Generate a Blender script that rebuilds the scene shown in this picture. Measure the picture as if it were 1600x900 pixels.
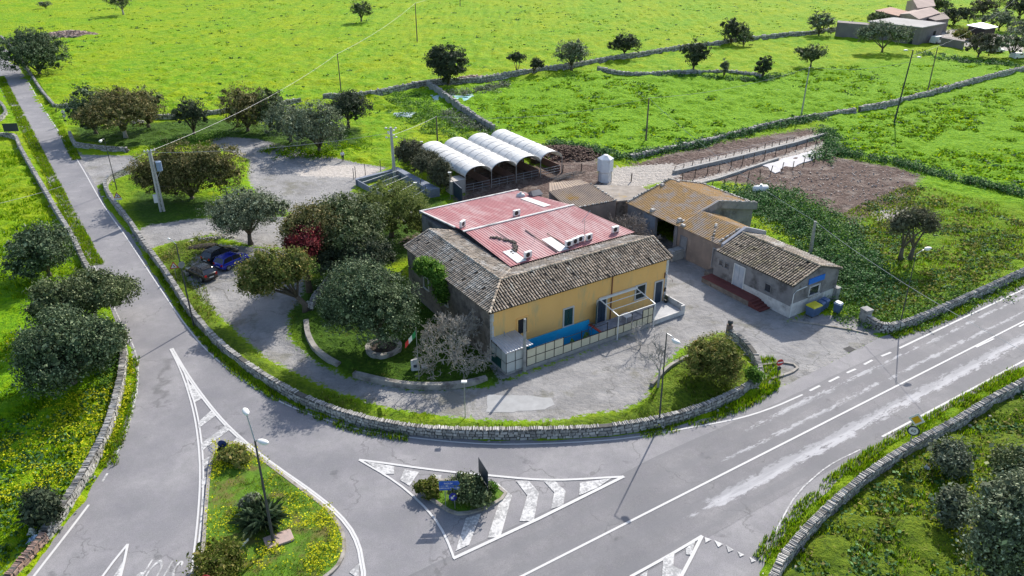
import bpy, bmesh, math, random
import numpy as np
from mathutils import Vector, Matrix
from mathutils.geometry import tessellate_polygon
random.seed(7); RN = np.random.default_rng(11)
R = math.radians; pi = math.pi
for o in list(bpy.data.objects): bpy.data.objects.remove(o)
SC = bpy.context.scene; COL = SC.collection

# ---------------- camera, sky, sun, exposure ----------------
F = 1220.0; TH = math.atan(620/1220.0); H = 38.0
S_, C_ = math.sin(TH), math.cos(TH)
cam = bpy.data.objects.new('camera', bpy.data.cameras.new('camera')); COL.objects.link(cam)
cam.location = (0, 0, H); cam.rotation_euler = (pi/2-TH, 0, 0)
cam.data.sensor_width = 36; cam.data.lens = 36*F/1600; cam.data.clip_end = 3000; cam.data.clip_start = .5
SC.camera = cam
SUN_EL = R(37); SUN_AZ = math.atan2(.41, .91)
W_ = bpy.data.worlds.new('World'); SC.world = W_; W_.use_nodes = True
nt = W_.node_tree; bg = nt.nodes['Background']
sky = nt.nodes.new('ShaderNodeTexSky'); sky.sky_type = 'NISHITA'; sky.sun_disc = False
sky.sun_elevation = SUN_EL; sky.sun_rotation = SUN_AZ; sky.air_density = 1.0; sky.dust_density = 1.5
nt.links.new(sky.outputs[0], bg.inputs[0]); bg.inputs[1].default_value = .15
sl = bpy.data.lights.new('sun', 'SUN'); sl.energy = 4.2; sl.angle = R(.55); sl.color = (1, .945, .86)
sun = bpy.data.objects.new('sun', sl); COL.objects.link(sun)
D_ = Vector((math.sin(SUN_AZ)*math.cos(SUN_EL), math.cos(SUN_AZ)*math.cos(SUN_EL), math.sin(SUN_EL)))
sun.rotation_euler = D_.to_track_quat('Z', 'Y').to_euler(); sun.location = (0, 0, 80)
SC.view_settings.view_transform = 'Standard'; SC.view_settings.look = 'None'
SC.view_settings.exposure = .62; SC.view_settings.gamma = 1
SC.render.engine = 'CYCLES'; SC.cycles.max_bounces = 5; SC.cycles.transparent_max_bounces = 8

# ---------------- helpers ----------------
def G(x, y, z=0.0):                     # point of the plane z seen at photograph pixel (x, y)
    t = (H-z)/(S_+(y-450)/F*C_)
    return ((x-800)/F*t, t*(C_-(y-450)/F*S_))
def GP(pts, z=0.0): return [G(x, y, z) for x, y in pts]
def up(x, y, yt):                       # height of a vertical thing with foot (x,y) and top row yt
    Y = G(x, y)[1]; v = (yt-450)/F
    # (H-h)*C - Y*S = v*(Y*C+(H-h)*S)
    q = (v*Y*C_+Y*S_)/(C_-v*S_)
    return H-q
def depth(x, y):
    return H/(S_+(y-450)/F*C_)
A0 = R(32.756); U = (math.cos(A0), math.sin(A0)); V = (-math.sin(A0), math.cos(A0)); O0 = G(765, 490, 5.3)
def LW(u, v): return (O0[0]+u*U[0]+v*V[0], O0[1]+u*U[1]+v*V[1])
def WL(x, y):
    dx, dy = x-O0[0], y-O0[1]; return (dx*U[0]+dy*U[1], dx*V[0]+dy*V[1])

def tag(o, label=None, cat=None, group=None, kind=None):
    if label: o['label'] = label
    if cat: o['category'] = cat
    if group: o['group'] = group
    if kind: o['kind'] = kind
    return o
def empty(name, loc=(0, 0, 0), rz=0.0, label=None, cat=None, group=None):
    o = bpy.data.objects.new(name, None); COL.objects.link(o); o.location = loc; o.rotation_euler = (0, 0, rz)
    o.empty_display_size = .3
    return tag(o, label, cat, group)
def kids(o): return [c for c in bpy.data.objects if c.parent == o]
def copy_tree(o, parent=None):
    c = o.copy(); COL.objects.link(c)
    if parent: c.parent = parent
    for ch in kids(o): copy_tree(ch, c)
    return c

class MB:
    def __init__(s): s.v = []; s.f = []; s.m = []; s.n = 0; s.mi = 0
    def add(s, verts, faces, mi=None):
        verts = np.asarray(verts, float).reshape(-1, 3)
        s.v.append(verts); k = s.n; s.n += len(verts)
        for f in faces: s.f.append(tuple(i+k for i in f)); s.m.append(s.mi if mi is None else mi)
        return s
    def bulk(s, verts, faces, mi=None):  # faces as an (n,k) array
        verts = np.asarray(verts, float).reshape(-1, 3); faces = np.asarray(faces)+s.n
        s.v.append(verts); s.n += len(verts); s.f.extend(map(tuple, faces.tolist())); s.m.extend([s.mi if mi is None else mi]*len(faces))
        return s
    BF = [(0, 3, 2, 1), (4, 5, 6, 7), (0, 1, 5, 4), (1, 2, 6, 5), (2, 3, 7, 6), (3, 0, 4, 7)]
    def box(s, x0, x1, y0, y1, z0, z1, mi=None):
        return s.add([(x0, y0, z0), (x1, y0, z0), (x1, y1, z0), (x0, y1, z0), (x0, y0, z1), (x1, y0, z1), (x1, y1, z1), (x0, y1, z1)], s.BF, mi)
    def hexa(s, b, t, mi=None): return s.add(list(b)+list(t), s.BF, mi)
    def prism(s, poly, z0, z1, mi=None):
        n = len(poly); ar = sum(poly[i][0]*poly[(i+1) % n][1]-poly[(i+1) % n][0]*poly[i][1] for i in range(n))
        if ar < 0: poly = poly[::-1]
        vs = [(p[0], p[1], z0) for p in poly]+[(p[0], p[1], z1) for p in poly]
        tri = tessellate_polygon([[Vector((p[0], p[1], 0)) for p in poly]])
        fs = []
        for t in tri:
            a, b, c = [Vector((poly[i][0], poly[i][1])) for i in t]
            if (b-a).cross(c-a) < 0: t = t[::-1]
            fs.append(tuple(i+n for i in t)); fs.append(tuple(t[::-1]))
        fs += [(i, (i+1) % n, (i+1) % n+n, i+n) for i in range(n)]
        return s.add(vs, fs, mi)
    def sheet(s, poly, z, mi=None):
        n = len(poly); tri = tessellate_polygon([[Vector((p[0], p[1], 0)) for p in poly]])
        fs = []
        for t in tri:
            a, b, c = [Vector((poly[i][0], poly[i][1])) for i in t]
            if (b-a).cross(c-a) < 0: t = t[::-1]
            fs.append(tuple(t))
        return s.add([(p[0], p[1], z) for p in poly], fs, mi)
    def tube(s, p0, p1, r0, r1=None, n=6, mi=None, cap=True):
        r1 = r0 if r1 is None else r1
        return s.path([p0, p1], [r0, r1], n, mi, cap)
    def path(s, pts, rad, n=6, mi=None, cap=True):
        pts = [Vector(p) for p in pts]
        if not hasattr(rad, '__len__'): rad = [rad]*len(pts)
        vs = []
        for i, p in enumerate(pts):
            d = (pts[min(i+1, len(pts)-1)]-pts[max(i-1, 0)])
            d = d.normalized() if d.length > 1e-9 else Vector((0, 0, 1))
            a = Vector((0, 0, 1)) if abs(d.z) < .9 else Vector((1, 0, 0))
            x = d.cross(a).normalized(); y = d.cross(x)
            for k in range(n):
                t = 2*pi*k/n; vs.append(p+(x*math.cos(t)+y*math.sin(t))*rad[i])
        fs = [(i*n+k, i*n+(k+1) % n, (i+1)*n+(k+1) % n, (i+1)*n+k) for i in range(len(pts)-1) for k in range(n)]
        if cap: fs += [tuple(range(n))[::-1], tuple(range((len(pts)-1)*n, len(pts)*n))]
        return s.add(vs, fs, mi)
    def lathe(s, c, prof, n=16, mi=None):   # prof: (r,z)
        vs = [(c[0]+r*math.cos(2*pi*k/n), c[1]+r*math.sin(2*pi*k/n), c[2]+z) for r, z in prof for k in range(n)]
        fs = [(i*n+k, i*n+(k+1) % n, (i+1)*n+(k+1) % n, (i+1)*n+k) for i in range(len(prof)-1) for k in range(n)]
        return s.add(vs, fs, mi)
    def ell(s, c, r, n=10, m=6, mi=None):
        r = (r, r, r) if not hasattr(r, '__len__') else r
        vs = [(c[0]+r[0]*math.sin(pi*j/m)*math.cos(2*pi*k/n), c[1]+r[1]*math.sin(pi*j/m)*math.sin(2*pi*k/n), c[2]-r[2]*math.cos(pi*j/m)) for j in range(m+1) for k in range(n)]
        return s.add(vs, [(j*n+k, j*n+(k+1) % n, (j+1)*n+(k+1) % n, (j+1)*n+k) for j in range(m) for k in range(n)], mi)
    def xf(s, M, start=0):
        for i in range(start, len(s.v)):
            a = s.v[i]; M3 = np.array(M.to_3x3()); s.v[i] = a@M3.T+np.array(M.translation)
        return s
    def build(s, name, mats, parent=None, smooth=False, label=None, cat=None, group=None, kind=None, bevel=0):
        vs = np.concatenate(s.v) if s.v else np.zeros((0, 3))
        me = bpy.data.meshes.new(name)
        off = np.zeros(3)
        if parent is None and len(vs):
            mn, mx = vs.min(0), vs.max(0); off = np.array([(mn[0]+mx[0])/2, (mn[1]+mx[1])/2, mn[2]])
        vv = vs-off
        me.vertices.add(len(vv)); me.vertices.foreach_set('co', vv.ravel().astype(np.float32))
        cnt = np.array([len(f) for f in s.f]); loops = np.fromiter((i for f in s.f for i in f), dtype=np.int32)
        me.loops.add(len(loops)); me.loops.foreach_set('vertex_index', loops)
        me.polygons.add(len(cnt)); me.polygons.foreach_set('loop_start', np.concatenate([[0], np.cumsum(cnt)[:-1]]).astype(np.int32))
        me.polygons.foreach_set('loop_total', cnt.astype(np.int32))
        me.polygons.foreach_set('material_index', np.array(s.m, dtype=np.int32))
        me.polygons.foreach_set('use_smooth', np.full(len(cnt), bool(smooth)))
        me.update(calc_edges=True); me.validate()
        for m in (mats if isinstance(mats, (list, tuple)) else [mats]): me.materials.append(m)
        o = bpy.data.objects.new(name, me); COL.objects.link(o); o.location = off
        if parent: o.parent = parent
        if bevel:
            b = o.modifiers.new('b', 'BEVEL'); b.width = bevel; b.segments = 2; b.limit_method = 'ANGLE'
        return tag(o, label, cat, group, kind)

def smooth_line(pts, step=.5):
    P = [Vector(p[:2]) for p in pts]; P = [2*P[0]-P[1]]+P+[2*P[-1]-P[-2]]; out = []
    for i in range(1, len(P)-2):
        a, b, c, d = P[i-1:i+3]; n = max(1, int((c-b).length/step))
        for k in range(n):
            t = k/n; out.append(.5*((2*b)+(c-a)*t+(2*a-5*b+4*c-d)*t*t+(3*b-a-3*c+d)*t**3))
    out.append(P[-2]); return [(p.x, p.y) for p in out]
def wobble(poly, step=.6, amp=.15):
    out = []
    for i in range(len(poly)):
        a = Vector(poly[i]); b = Vector(poly[(i+1) % len(poly)]); n = max(1, int((b-a).length/step))
        for k in range(n): p = a.lerp(b, k/n); out.append((p.x+random.uniform(-amp, amp), p.y+random.uniform(-amp, amp)))
    return out

# ---------------- materials ----------------
MATS = {}
def nodes(m):
    m.use_nodes = True; t = m.node_tree; return t, t.nodes, t.links, t.nodes['Principled BSDF']
def ramp(N, L, fac, stops):
    r = N.new('ShaderNodeValToRGB'); L.new(fac, r.inputs[0]); e = r.color_ramp.elements
    while len(e) < len(stops): e.new(.5)
    for i, (p, c) in enumerate(stops): e[i].position = p; e[i].color = (*c, 1) if len(c) == 3 else c
    return r.outputs[0]
def mathn(N, L, op, a, b=None, c=None, clamp=False):
    n = N.new('ShaderNodeMath'); n.operation = op; n.use_clamp = clamp
    for i, q in enumerate((a, b, c)):
        if q is None: continue
        if isinstance(q, (int, float)): n.inputs[i].default_value = q
        else: L.new(q, n.inputs[i])
    return n.outputs[0]
def mixc(N, L, fac, a, b, mode='MIX'):
    n = N.new('ShaderNodeMix'); n.data_type = 'RGBA'; n.blend_type = mode
    for s, q in ((0, fac), (6, a), (7, b)):
        if isinstance(q, (int, float)): n.inputs[s].default_value = q
        elif isinstance(q, tuple): n.inputs[s].default_value = (*q, 1)
        else: L.new(q, n.inputs[s])
    return n.outputs[2]
def noise(N, L, vec, scale, detail=5, rough=.6, dist=0):
    n = N.new('ShaderNodeTexNoise'); n.inputs['Scale'].default_value = scale; n.inputs['Detail'].default_value = detail
    n.inputs['Roughness'].default_value = rough; n.inputs['Distortion'].default_value = dist
    if vec is not None: L.new(vec, n.inputs['Vector'])
    return n.outputs[0]
def mapping(N, L, vec, scale=(1, 1, 1), rot=(0, 0, 0), loc=(0, 0, 0)):
    n = N.new('ShaderNodeMapping'); L.new(vec, n.inputs[0]); n.inputs['Scale'].default_value = scale; n.inputs['Rotation'].default_value = rot; n.inputs['Location'].default_value = loc
    return n.outputs[0]
def bump(N, L, bsdf, h, strength=.5, dist=.05):
    b = N.new('ShaderNodeBump'); b.inputs['Strength'].default_value = strength; b.inputs['Distance'].default_value = dist
    L.new(h, b.inputs['Height']); L.new(b.outputs[0], bsdf.inputs['Normal'])
def pm(name, c1, c2=None, scale=2.0, rough=.85, bmp=.3, bdist=.03, bscale=None, metal=0, stain=None, stain_scale=.4, stain_lo=.5, island=0, spec=.3, stretch=None, world=False):
    if name in MATS: return MATS[name]
    m = bpy.data.materials.new(name); T, N, L, B = nodes(m); MATS[name] = m
    tc = N.new('ShaderNodeTexCoord'); vec = tc.outputs['Object']
    if world: g_ = N.new('ShaderNodeNewGeometry'); vec = g_.outputs['Position']
    if stretch: vec = mapping(N, L, vec, stretch)
    c2 = c2 or tuple(x*.75 for x in c1)
    nz = noise(N, L, vec, scale)
    col = ramp(N, L, nz, [(.3, c2), (.7, c1)])
    if stain:
        n2 = noise(N, L, mapping(N, L, vec, loc=(7, 3, 5)), stain_scale, 6, .65)
        col = mixc(N, L, ramp(N, L, n2, [(stain_lo, (0, 0, 0)), (stain_lo+.14, (1, 1, 1))]), col, stain)
    if island:
        g = N.new('ShaderNodeNewGeometry'); hs = N.new('ShaderNodeHueSaturation')
        hs.inputs['Value'].default_value = 1
        L.new(mathn(N, L, 'MULTIPLY_ADD', g.outputs['Random Per Island'], island*2, 1-island), hs.inputs['Value']); L.new(col, hs.inputs['Color']); col = hs.outputs[0]
    L.new(col, B.inputs['Base Color']); B.inputs['Roughness'].default_value = rough; B.inputs['Metallic'].default_value = metal
    B.inputs['Specular IOR Level'].default_value = spec
    if bmp: bump(N, L, B, noise(N, L, vec, bscale or scale*6, 4), bmp, bdist)
    return m
def leafmat(name, c1, c2, c3=None, transl=.15, island=.35, gloss=.7):
    if name in MATS: return MATS[name]
    m = bpy.data.materials.new(name); T, N, L, B = nodes(m); MATS[name] = m
    tc = N.new('ShaderNodeTexCoord'); g = N.new('ShaderNodeNewGeometry')
    nz = noise(N, L, tc.outputs['Object'], .9, 3)
    col = ramp(N, L, nz, [(.32, c2), (.68, c1)])
    if c3: col = mixc(N, L, ramp(N, L, g.outputs['Random Per Island'], [(.80, (0, 0, 0)), (.84, (1, 1, 1))]), col, c3)
    hs = N.new('ShaderNodeHueSaturation'); L.new(mathn(N, L, 'MULTIPLY_ADD', g.outputs['Random Per Island'], island*2, 1-island), hs.inputs['Value']); L.new(col, hs.inputs['Color'])
    col = hs.outputs[0]
    L.new(col, B.inputs['Base Color']); B.inputs['Roughness'].default_value = gloss; B.inputs['Specular IOR Level'].default_value = .18
    tr = N.new('ShaderNodeBsdfTranslucent'); L.new(col, tr.inputs[0]); mx = N.new('ShaderNodeMixShader'); mx.inputs[0].default_value = transl
    L.new(B.outputs[0], mx.inputs[1]); L.new(tr.outputs[0], mx.inputs[2]); L.new(mx.outputs[0], N['Material Output'].inputs[0])
    return m
def paint(name, c, rough=.5, metal=0, spec=.5):
    return pm(name, c, tuple(x*.86 for x in c), 1.5, rough, .08, .01, 20, metal, spec=spec)
WHITE = paint('white_paint', (.72, .72, .7)); BLACK = paint('black_paint', (.02, .02, .022)); GALV = pm('galvanised_steel', (.42, .43, .44), (.28, .29, .3), 3, .45, .1, .01, metal=.6)
DKMETAL = pm('dark_metal_pole', (.07, .07, .07), (.04, .045, .05), 4, .6, .1, .01)
CONC = pm('weathered_concrete', (.36, .35, .33), (.25, .245, .235), 1.6, .9, .4, .02, 14, stain=(.16, .155, .15), stain_scale=1.1, stain_lo=.55)
STONE = pm('dry_limestone', (.46, .44, .40), (.27, .26, .245), 1.7, .95, .6, .04, 9, stain=(.13, .13, .12), stain_scale=2.2, stain_lo=.55, island=.35, world=True)
STONECORE = pm('stone_rubble_core', (.12, .115, .105), (.07, .068, .06), 5, .95, .6, .05)
BARK = pm('bark', (.16, .13, .10), (.09, .075, .06), 3, .95, .6, .04, 12)
PALEBARK = pm('pale_bark', (.40, .37, .34), (.27, .25, .23), 3, .9, .4, .03, 12)
WOODPOLE = pm('weathered_wood', (.17, .14, .11), (.10, .085, .07), 2, .9, .3, .02, stretch=(4, 4, .6))
GLASSD = pm('dark_window_glass', (.03, .035, .045), (.02, .022, .03), 1, .12, 0, spec=.8)
LEAF = {
 'carob': leafmat('carob_leaves', (0.117, 0.156, 0.055), (0.055, 0.081, 0.034), (0.234, 0.260, 0.130)),
 'olive': leafmat('olive_leaves', (0.169, 0.203, 0.115), (0.081, 0.108, 0.061), (0.297, 0.338, 0.216)),
 'fig': leafmat('brownish_green_leaves', (0.172, 0.172, 0.052), (0.081, 0.092, 0.034), (0.299, 0.241, 0.103), transl=.22),
 'ylw': leafmat('yellowing_leaves', (0.209, 0.237, 0.050), (0.099, 0.132, 0.033), (0.297, 0.242, 0.077), transl=.3),
 'pepper': leafmat('pale_green_leaves', (.18, .23, .05), (.09, .13, .035), (.26, .29, .09), transl=.35),
 'red': leafmat('dark_red_leaves', (.19, .028, .034), (.09, .018, .022), (.28, .05, .05), transl=.25),
 'blue': leafmat('blue_green_leaves', (.095, .145, .062), (.042, .068, .034), (.21, .26, .14)),
 'dark': leafmat('very_dark_leaves', (0.075, 0.099, 0.052), (0.038, 0.052, 0.029)),
 'brown': leafmat('dull_brown_green_needles', (0.145, 0.145, 0.080), (0.080, 0.087, 0.051)),
 'ivy': leafmat('ivy_leaves', (.07, .17, .04), (.032, .085, .026), (.13, .24, .08), transl=.2),
 'lush': leafmat('lush_grass_blades', (.17, .31, .004), (.08, .19, .004), (.27, .36, .006), transl=.5, gloss=.9),
 'dry': leafmat('dry_olive_grass_blades', (.17, .20, .035), (.085, .12, .018), (.27, .24, .08), transl=.45, gloss=.9),
 'flower': leafmat('yellow_petals', (.62, .60, .01), (.42, .44, .01), transl=.3),
 'grey': leafmat('grey_green_weeds', (.16, .19, .12), (.09, .115, .07), (.26, .28, .2), transl=.2),
 'vine': leafmat('bright_vine_leaves', (.12, .25, .03), (.06, .14, .02), (.2, .32, .05), transl=.35),
}
# ---------------- region outlines (photograph pixels -> ground plane) ----------------
ROAD = GP([(0,66),(20,88),(42,125),(68,168),(98,212),(120,245),(152,292),(168,325),(203,366),(245,435),(290,505),(336,553),(400,602),(460,635),(545,662),(650,680),(760,688),(860,688),(960,683),(1040,670),(1110,652),(1165,632),(1200,614),(1250,592),(1320,556),(1375,527),(1440,508),(1520,470),(1600,430),(1800,330),(2000,240),(2250,420),(1800,480),(1600,571),(1500,629),(1400,689),(1320,743),(1262,794),(1222,840),(1192,888),(1150,1000),(1050,1300),(20,1200),(0,960),(34,905),(88,838),(132,782),(172,714),(198,650),(213,600),(205,545),(180,500),(150,440),(122,385),(98,330),(78,290),(52,240),(22,180),(0,140),(-80,40),(-40,20)])
YARD = [
 [LW(*q) for q in ((-.6,-2.6),(21,-3),(29,-9),(31,-9),(31,9),(24,10),(20.5,5),(20,0),(0,0))],
 GP([(100,222),(130,242),(205,243),(232,262),(165,284),(148,292),(118,250)]),
 GP([(335,213),(400,217),(470,234),(560,255),(605,262),(560,285),(548,300),(600,310),(655,330),(640,350),(480,345),(450,330),(400,300),(388,280),(390,250),(330,227)]),
 GP([(460,338),(380,340),(300,342),(232,352),(205,366),(225,392),(262,380),(330,366),(400,385),(470,390),(560,350)]),
 GP([(285,425),(312,395),(330,380),(480,395),(470,470),(450,490),(452,530),(490,565),(540,590),(640,610),(760,606),(800,592),(920,548),(1040,500),(1070,480),(1060,420),(1050,400),(1000,372),(1010,350),(1080,400),(1130,450),(1232,503),(1300,492),(1345,500),(1375,530),(1240,602),(1196,600),(1192,575),(1165,545),(1130,518),(1060,545),(1022,590),(1008,622),(975,640),(925,646),(880,655),(830,658),(760,656),(700,650),(600,636),(510,605),(420,562),(350,500),(318,468)]),
 GP([(1228,505),(1262,490),(1345,497),(1372,520),(1300,560),(1240,560)]),
]
DIRT = [
 [LW(*q) for q in ((5.5,25.3),(20,25.3),(21,17),(20,6),(31,8),(31,18),(44,19),(42,40),(18,40),(16,32),(5.5,30))],
 GP([(1130,282),(1200,268),(1290,245),(1330,250),(1400,262),(1440,275),(1410,320),(1340,345),(1345,378),(1310,365),(1290,350),(1240,335),(1210,300)]),
 GP([(850,226),(915,228),(948,262),(905,292),(800,303),(735,310),(700,285),(720,268),(700,240),(860,262)]),
 GP([(985,258),(1060,238),(1160,218),(1270,200),(1310,238),(1200,285),(1060,285)]),
]
PALE = [
 GP([(958,262),(1052,255),(1062,276),(1005,292),(965,322),(895,312),(898,294),(945,288)]),
 GP([(1360,330),(1418,322),(1410,345),(1375,348)]),
 GP([(1040,262),(1180,232),(1290,205),(1290,214),(1190,242),(1050,272)]),
 GP([(1064,287),(1180,257),(1290,221),(1292,229),(1200,254),(1072,295)]),
 GP([(455,262),(560,257),(600,262),(565,278),(470,275)]),
 GP([(1370,60),(1500,45),(1600,60),(1600,82),(1480,70)]),
]
GRASS_SHADE = [GP([(112,200),(330,186),(420,196),(560,200),(570,226),(500,240),(400,222),(330,222),(240,228),(205,232),(125,222)]), GP([(445,440),(560,425),(700,440),(790,560),(800,600),(690,612),(600,606),(540,590),(480,560),(450,510)]), GP([(560,300),(700,310),(650,400),(560,430),(470,430),(480,340)]), GP([(205,330),(215,300),(330,310),(345,335),(225,360)])]  # lawn and under-tree grass with tree and building shade painted in
VERGE = [
 GP([(1192,905),(1240,830),(1330,755),(1420,690),(1700,540),(1800,960),(1200,960)]),
 GP([(250,388),(300,370),(345,375),(330,400),(310,420),(330,470),(350,510),(420,565),(510,610),(590,640),(690,660),(700,675),(540,650),(420,600),(330,540),(250,430)]),
 GP([(680,655),(800,665),(870,660),(1000,636),(1040,580),(1060,560),(1130,525),(1160,560),(1180,600),(1100,640),(1000,672),(860,680),(700,678)]),
]
DRY = [
 GP([(1180,300),(1290,345),(1420,290),(1610,330),(1610,425),(1500,470),(1400,505),(1345,490),(1310,470),(1320,420)]),
 GP([(160,290),(240,260),(300,310),(330,340),(215,360)]),
 GP([(580,560),(655,548),(690,560),(720,595),(580,590)]),
]
DEEP = [
 GP([(600,150),(700,135),(760,130),(980,112),(1200,118),(1340,100),(1480,90),(1700,120),(1700,350),(1440,300),(1290,230),(1270,190),(1000,245),(880,230),(700,200)]),
 GP([(-300,420),(60,430),(160,480),(215,560),(190,640),(60,700),(-300,760)]),
 GP([(1190,905),(1250,815),(1330,755),(1420,690),(1700,540),(1800,960),(1200,960)]),
]
FLOW = [
 GP([(110,620),(190,600),(170,700),(110,800),(60,890),(-60,960),(-60,830),(60,720)]),
 GP([(0,240),(40,250),(110,350),(40,330),(0,300)]),
 GP([(420,800),(520,790),(535,850),(500,900),(400,900)]),
 GP([(330,690),(400,700),(460,760),(430,770),(340,760)]),
 GP([(1230,850),(1300,790),(1420,700),(1560,700),(1500,860),(1400,780)]),
]
def vnoise(x, y, sc, seed=0):
    x = x*sc+seed*17.3; y = y*sc+seed*9.1; xi = np.floor(x).astype(np.int64); yi = np.floor(y).astype(np.int64); fx = x-xi; fy = y-yi
    fx = fx*fx*(3-2*fx); fy = fy*fy*(3-2*fy)
    def h(a, b): q = (a*374761393+b*668265263+seed*1442695) & 0x7fffffff; q = ((q ^ (q >> 13))*1274126177) & 0x7fffffff; return ((q ^ (q >> 16)) & 0xffff)/65535.
    return (h(xi, yi)*(1-fx)+h(xi+1, yi)*fx)*(1-fy)+(h(xi, yi+1)*(1-fx)+h(xi+1, yi+1)*fx)*fy
def sdist(px, py, poly):                # signed distance, positive inside
    P = np.array(poly); d = np.full(px.shape, 1e9); ins = np.zeros(px.shape, bool)
    for i in range(len(P)):
        a = P[i]; b = P[(i+1) % len(P)]; e = b-a; wx = px-a[0]; wy = py-a[1]
        t = np.clip((wx*e[0]+wy*e[1])/(e@e+1e-12), 0, 1); d = np.minimum(d, (wx-t*e[0])**2+(wy-t*e[1])**2)
        c = ((a[1] > py) != (b[1] > py)); xx = a[0]+(py-a[1])/(b[1]-a[1]+1e-15)*e[0]; ins ^= c & (px < xx)
    d = np.sqrt(d); return np.where(ins, d, -d)
def umask(px, py, polys, soft):
    m = np.full(px.shape, -1e9)
    for p in polys: m = np.maximum(m, sdist(px, py, p))
    return np.clip(.5+m/(2*soft), 0, 1)
# kerbed islands in the junction
ISLE_L = GP([(346,698),(366,694),(392,707),(430,735),(470,765),(508,795),(532,826),(538,858),(528,885),(505,905),(470,925),(312,925),(318,860),(322,800),(327,745),(333,712)])
ISLE_S = GP([(650,760),(662,754),(690,752),(740,752),(780,764),(790,772),(784,781),(750,798),(715,804),(690,792),(668,776)])
def axis(lo, hi, st, far0, far1, gr=1.12):
    a = list(np.arange(lo, hi, st)); s = st; x = a[-1]
    while x < far1: s = min(s*gr, 30); x += s; a.append(x)
    s = st; x = lo; pre = []
    while x > far0: s = min(s*gr, 30); x -= s; pre.append(x)
    return np.array(pre[::-1]+a)
gx = axis(-72, 76, .42, -900, 900, 1.035); gy = axis(30, 150, .42, -60, 1500, 1.03)
X, Y = np.meshgrid(gx, gy); nx, ny = len(gx), len(gy); X = X.ravel(); Y = Y.ravel()
mg = umask(X, Y, YARD, 1.1); md = umask(X, Y, DIRT, 2.0); mp = umask(X, Y, PALE, 1.2); mdry = umask(X, Y, DRY, 2.5); mdeep = umask(X, Y, DEEP, 4); mshade = umask(X, Y, GRASS_SHADE, .8); mverge = umask(X, Y, VERGE, .8); mfl = umask(X, Y, FLOW, 3)
mroad = np.clip(.5+sdist(X, Y, ROAD)/.8, 0, 1)
bl = 1-np.maximum.reduce([mg, mroad, mp]); bl = np.clip(bl*2-1, 0, 1)
base_ok = 1-.0*bl
Z = bl*(.30*vnoise(X, Y, .9, 1)+.22*vnoise(X, Y, 1.9, 2)+.35*np.maximum(0, vnoise(X, Y, .45, 3)-.45)*2-.22)*(1-.55*md)*(1-.4*mdry)
Z = np.where(bl > 0, np.maximum(Z, 0), 0)
Z *= np.where(Y > 150, 1.5, 1)
# lumps stay low where walls, kerbs and buildings stand
uu = (X-O0[0])*U[0]+(Y-O0[1])*U[1]; vv = (X-O0[0])*V[0]+(Y-O0[1])*V[1]
Z = np.where((uu > -1) & (uu < 45) & (vv > -10) & (vv < 57), Z*.3, Z)
Z = np.where((uu > 4.0) & (uu < 10.9) & (vv > -1.78) & (vv < -.02), -1.9, Z)
ii = np.arange(nx*ny).reshape(ny, nx); quads = np.stack([ii[:-1, :-1], ii[:-1, 1:], ii[1:, 1:], ii[1:, :-1]], -1).reshape(-1, 4)
g = MB(); g.bulk(np.stack([X, Y, Z-.03*np.where(mroad > .6, 1, 0)], 1), quads)

mt = bpy.data.materials.new('field_ground'); T, N, L, B = nodes(mt)
ga = N.new('ShaderNodeVertexColor'); ga.layer_name = 'mA'; gb = N.new('ShaderNodeVertexColor'); gb.layer_name = 'mB'
sa = N.new('ShaderNodeSeparateColor'); L.new(ga.outputs[0], sa.inputs[0]); sb = N.new('ShaderNodeSeparateColor'); L.new(gb.outputs[0], sb.inputs[0])
geo = N.new('ShaderNodeNewGeometry'); P = geo.outputs['Position']
nA = noise(N, L, P, .05, 6, .6); nB = noise(N, L, P, .35, 6, .65); nC = noise(N, L, P, 2.3, 5, .7); nD = noise(N, L, P, 9, 4, .7)
PS = mapping(N, L, P, (.25, 1, 1), (0, 0, R(-12))); nS = noise(N, L, PS, 1.1, 5, .65)
# bright far field: yellow green, green, pale streaks
bright = ramp(N, L, nB, [(.28, (.085, .225, .001)), (.45, (.135, .295, .001)), (.6, (.205, .34, .001)), (.78, (.31, .37, .002))])
bright = mixc(N, L, ramp(N, L, nA, [(.42, (0, 0, 0)), (.6, (.75, .75, .75))]), bright, ramp(N, L, nB, [(.3, (.17, .30, .001)), (.6, (.29, .36, .001))]))
bright = mixc(N, L, ramp(N, L, nS, [(.52, (0, 0, 0)), (.75, (.8, .8, .8))]), bright, (.27, .37, .045))
bright = mixc(N, L, ramp(N, L, nC, [(.34, (.75, .75, .75)), (.44, (0, 0, 0))]), bright, (.07, .19, .002))
bright = mixc(N, L, ramp(N, L, noise(N, L, mapping(N, L, P, loc=(50, 9, 3)), .8, 6, .75), [(.55, (0, 0, 0)), (.68, (.75, .75, .75))]), bright, (.36, .41, .006))
deep = ramp(N, L, nC, [(.32, (.04, .13, .001)), (.42, (.10, .25, .001)), (.54, (.165, .33, .001)), (.74, (.26, .385, .001))])
deep = mixc(N, L, ramp(N, L, nA, [(.45, (0, 0, 0)), (.65, (.7, .7, .7))]), deep, ramp(N, L, nC, [(.35, (.09, .24, .001)), (.7, (.22, .38, .002))]))
gcol = mixc(N, L, sb.outputs[1], bright, deep)
dry = ramp(N, L, nC, [(.3, (.065, .14, .006)), (.45, (.12, .22, .004)), (.6, (.19, .27, .008)), (.8, (.24, .24, .05))])
dry = mixc(N, L, ramp(N, L, nB, [(.42, (0, 0, 0)), (.6, (.8, .8, .8))]), dry, ramp(N, L, nC, [(.3, (.055, .16, .002)), (.7, (.15, .28, .002))]))
gcol = mixc(N, L, sb.outputs[0], gcol, dry)
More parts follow.
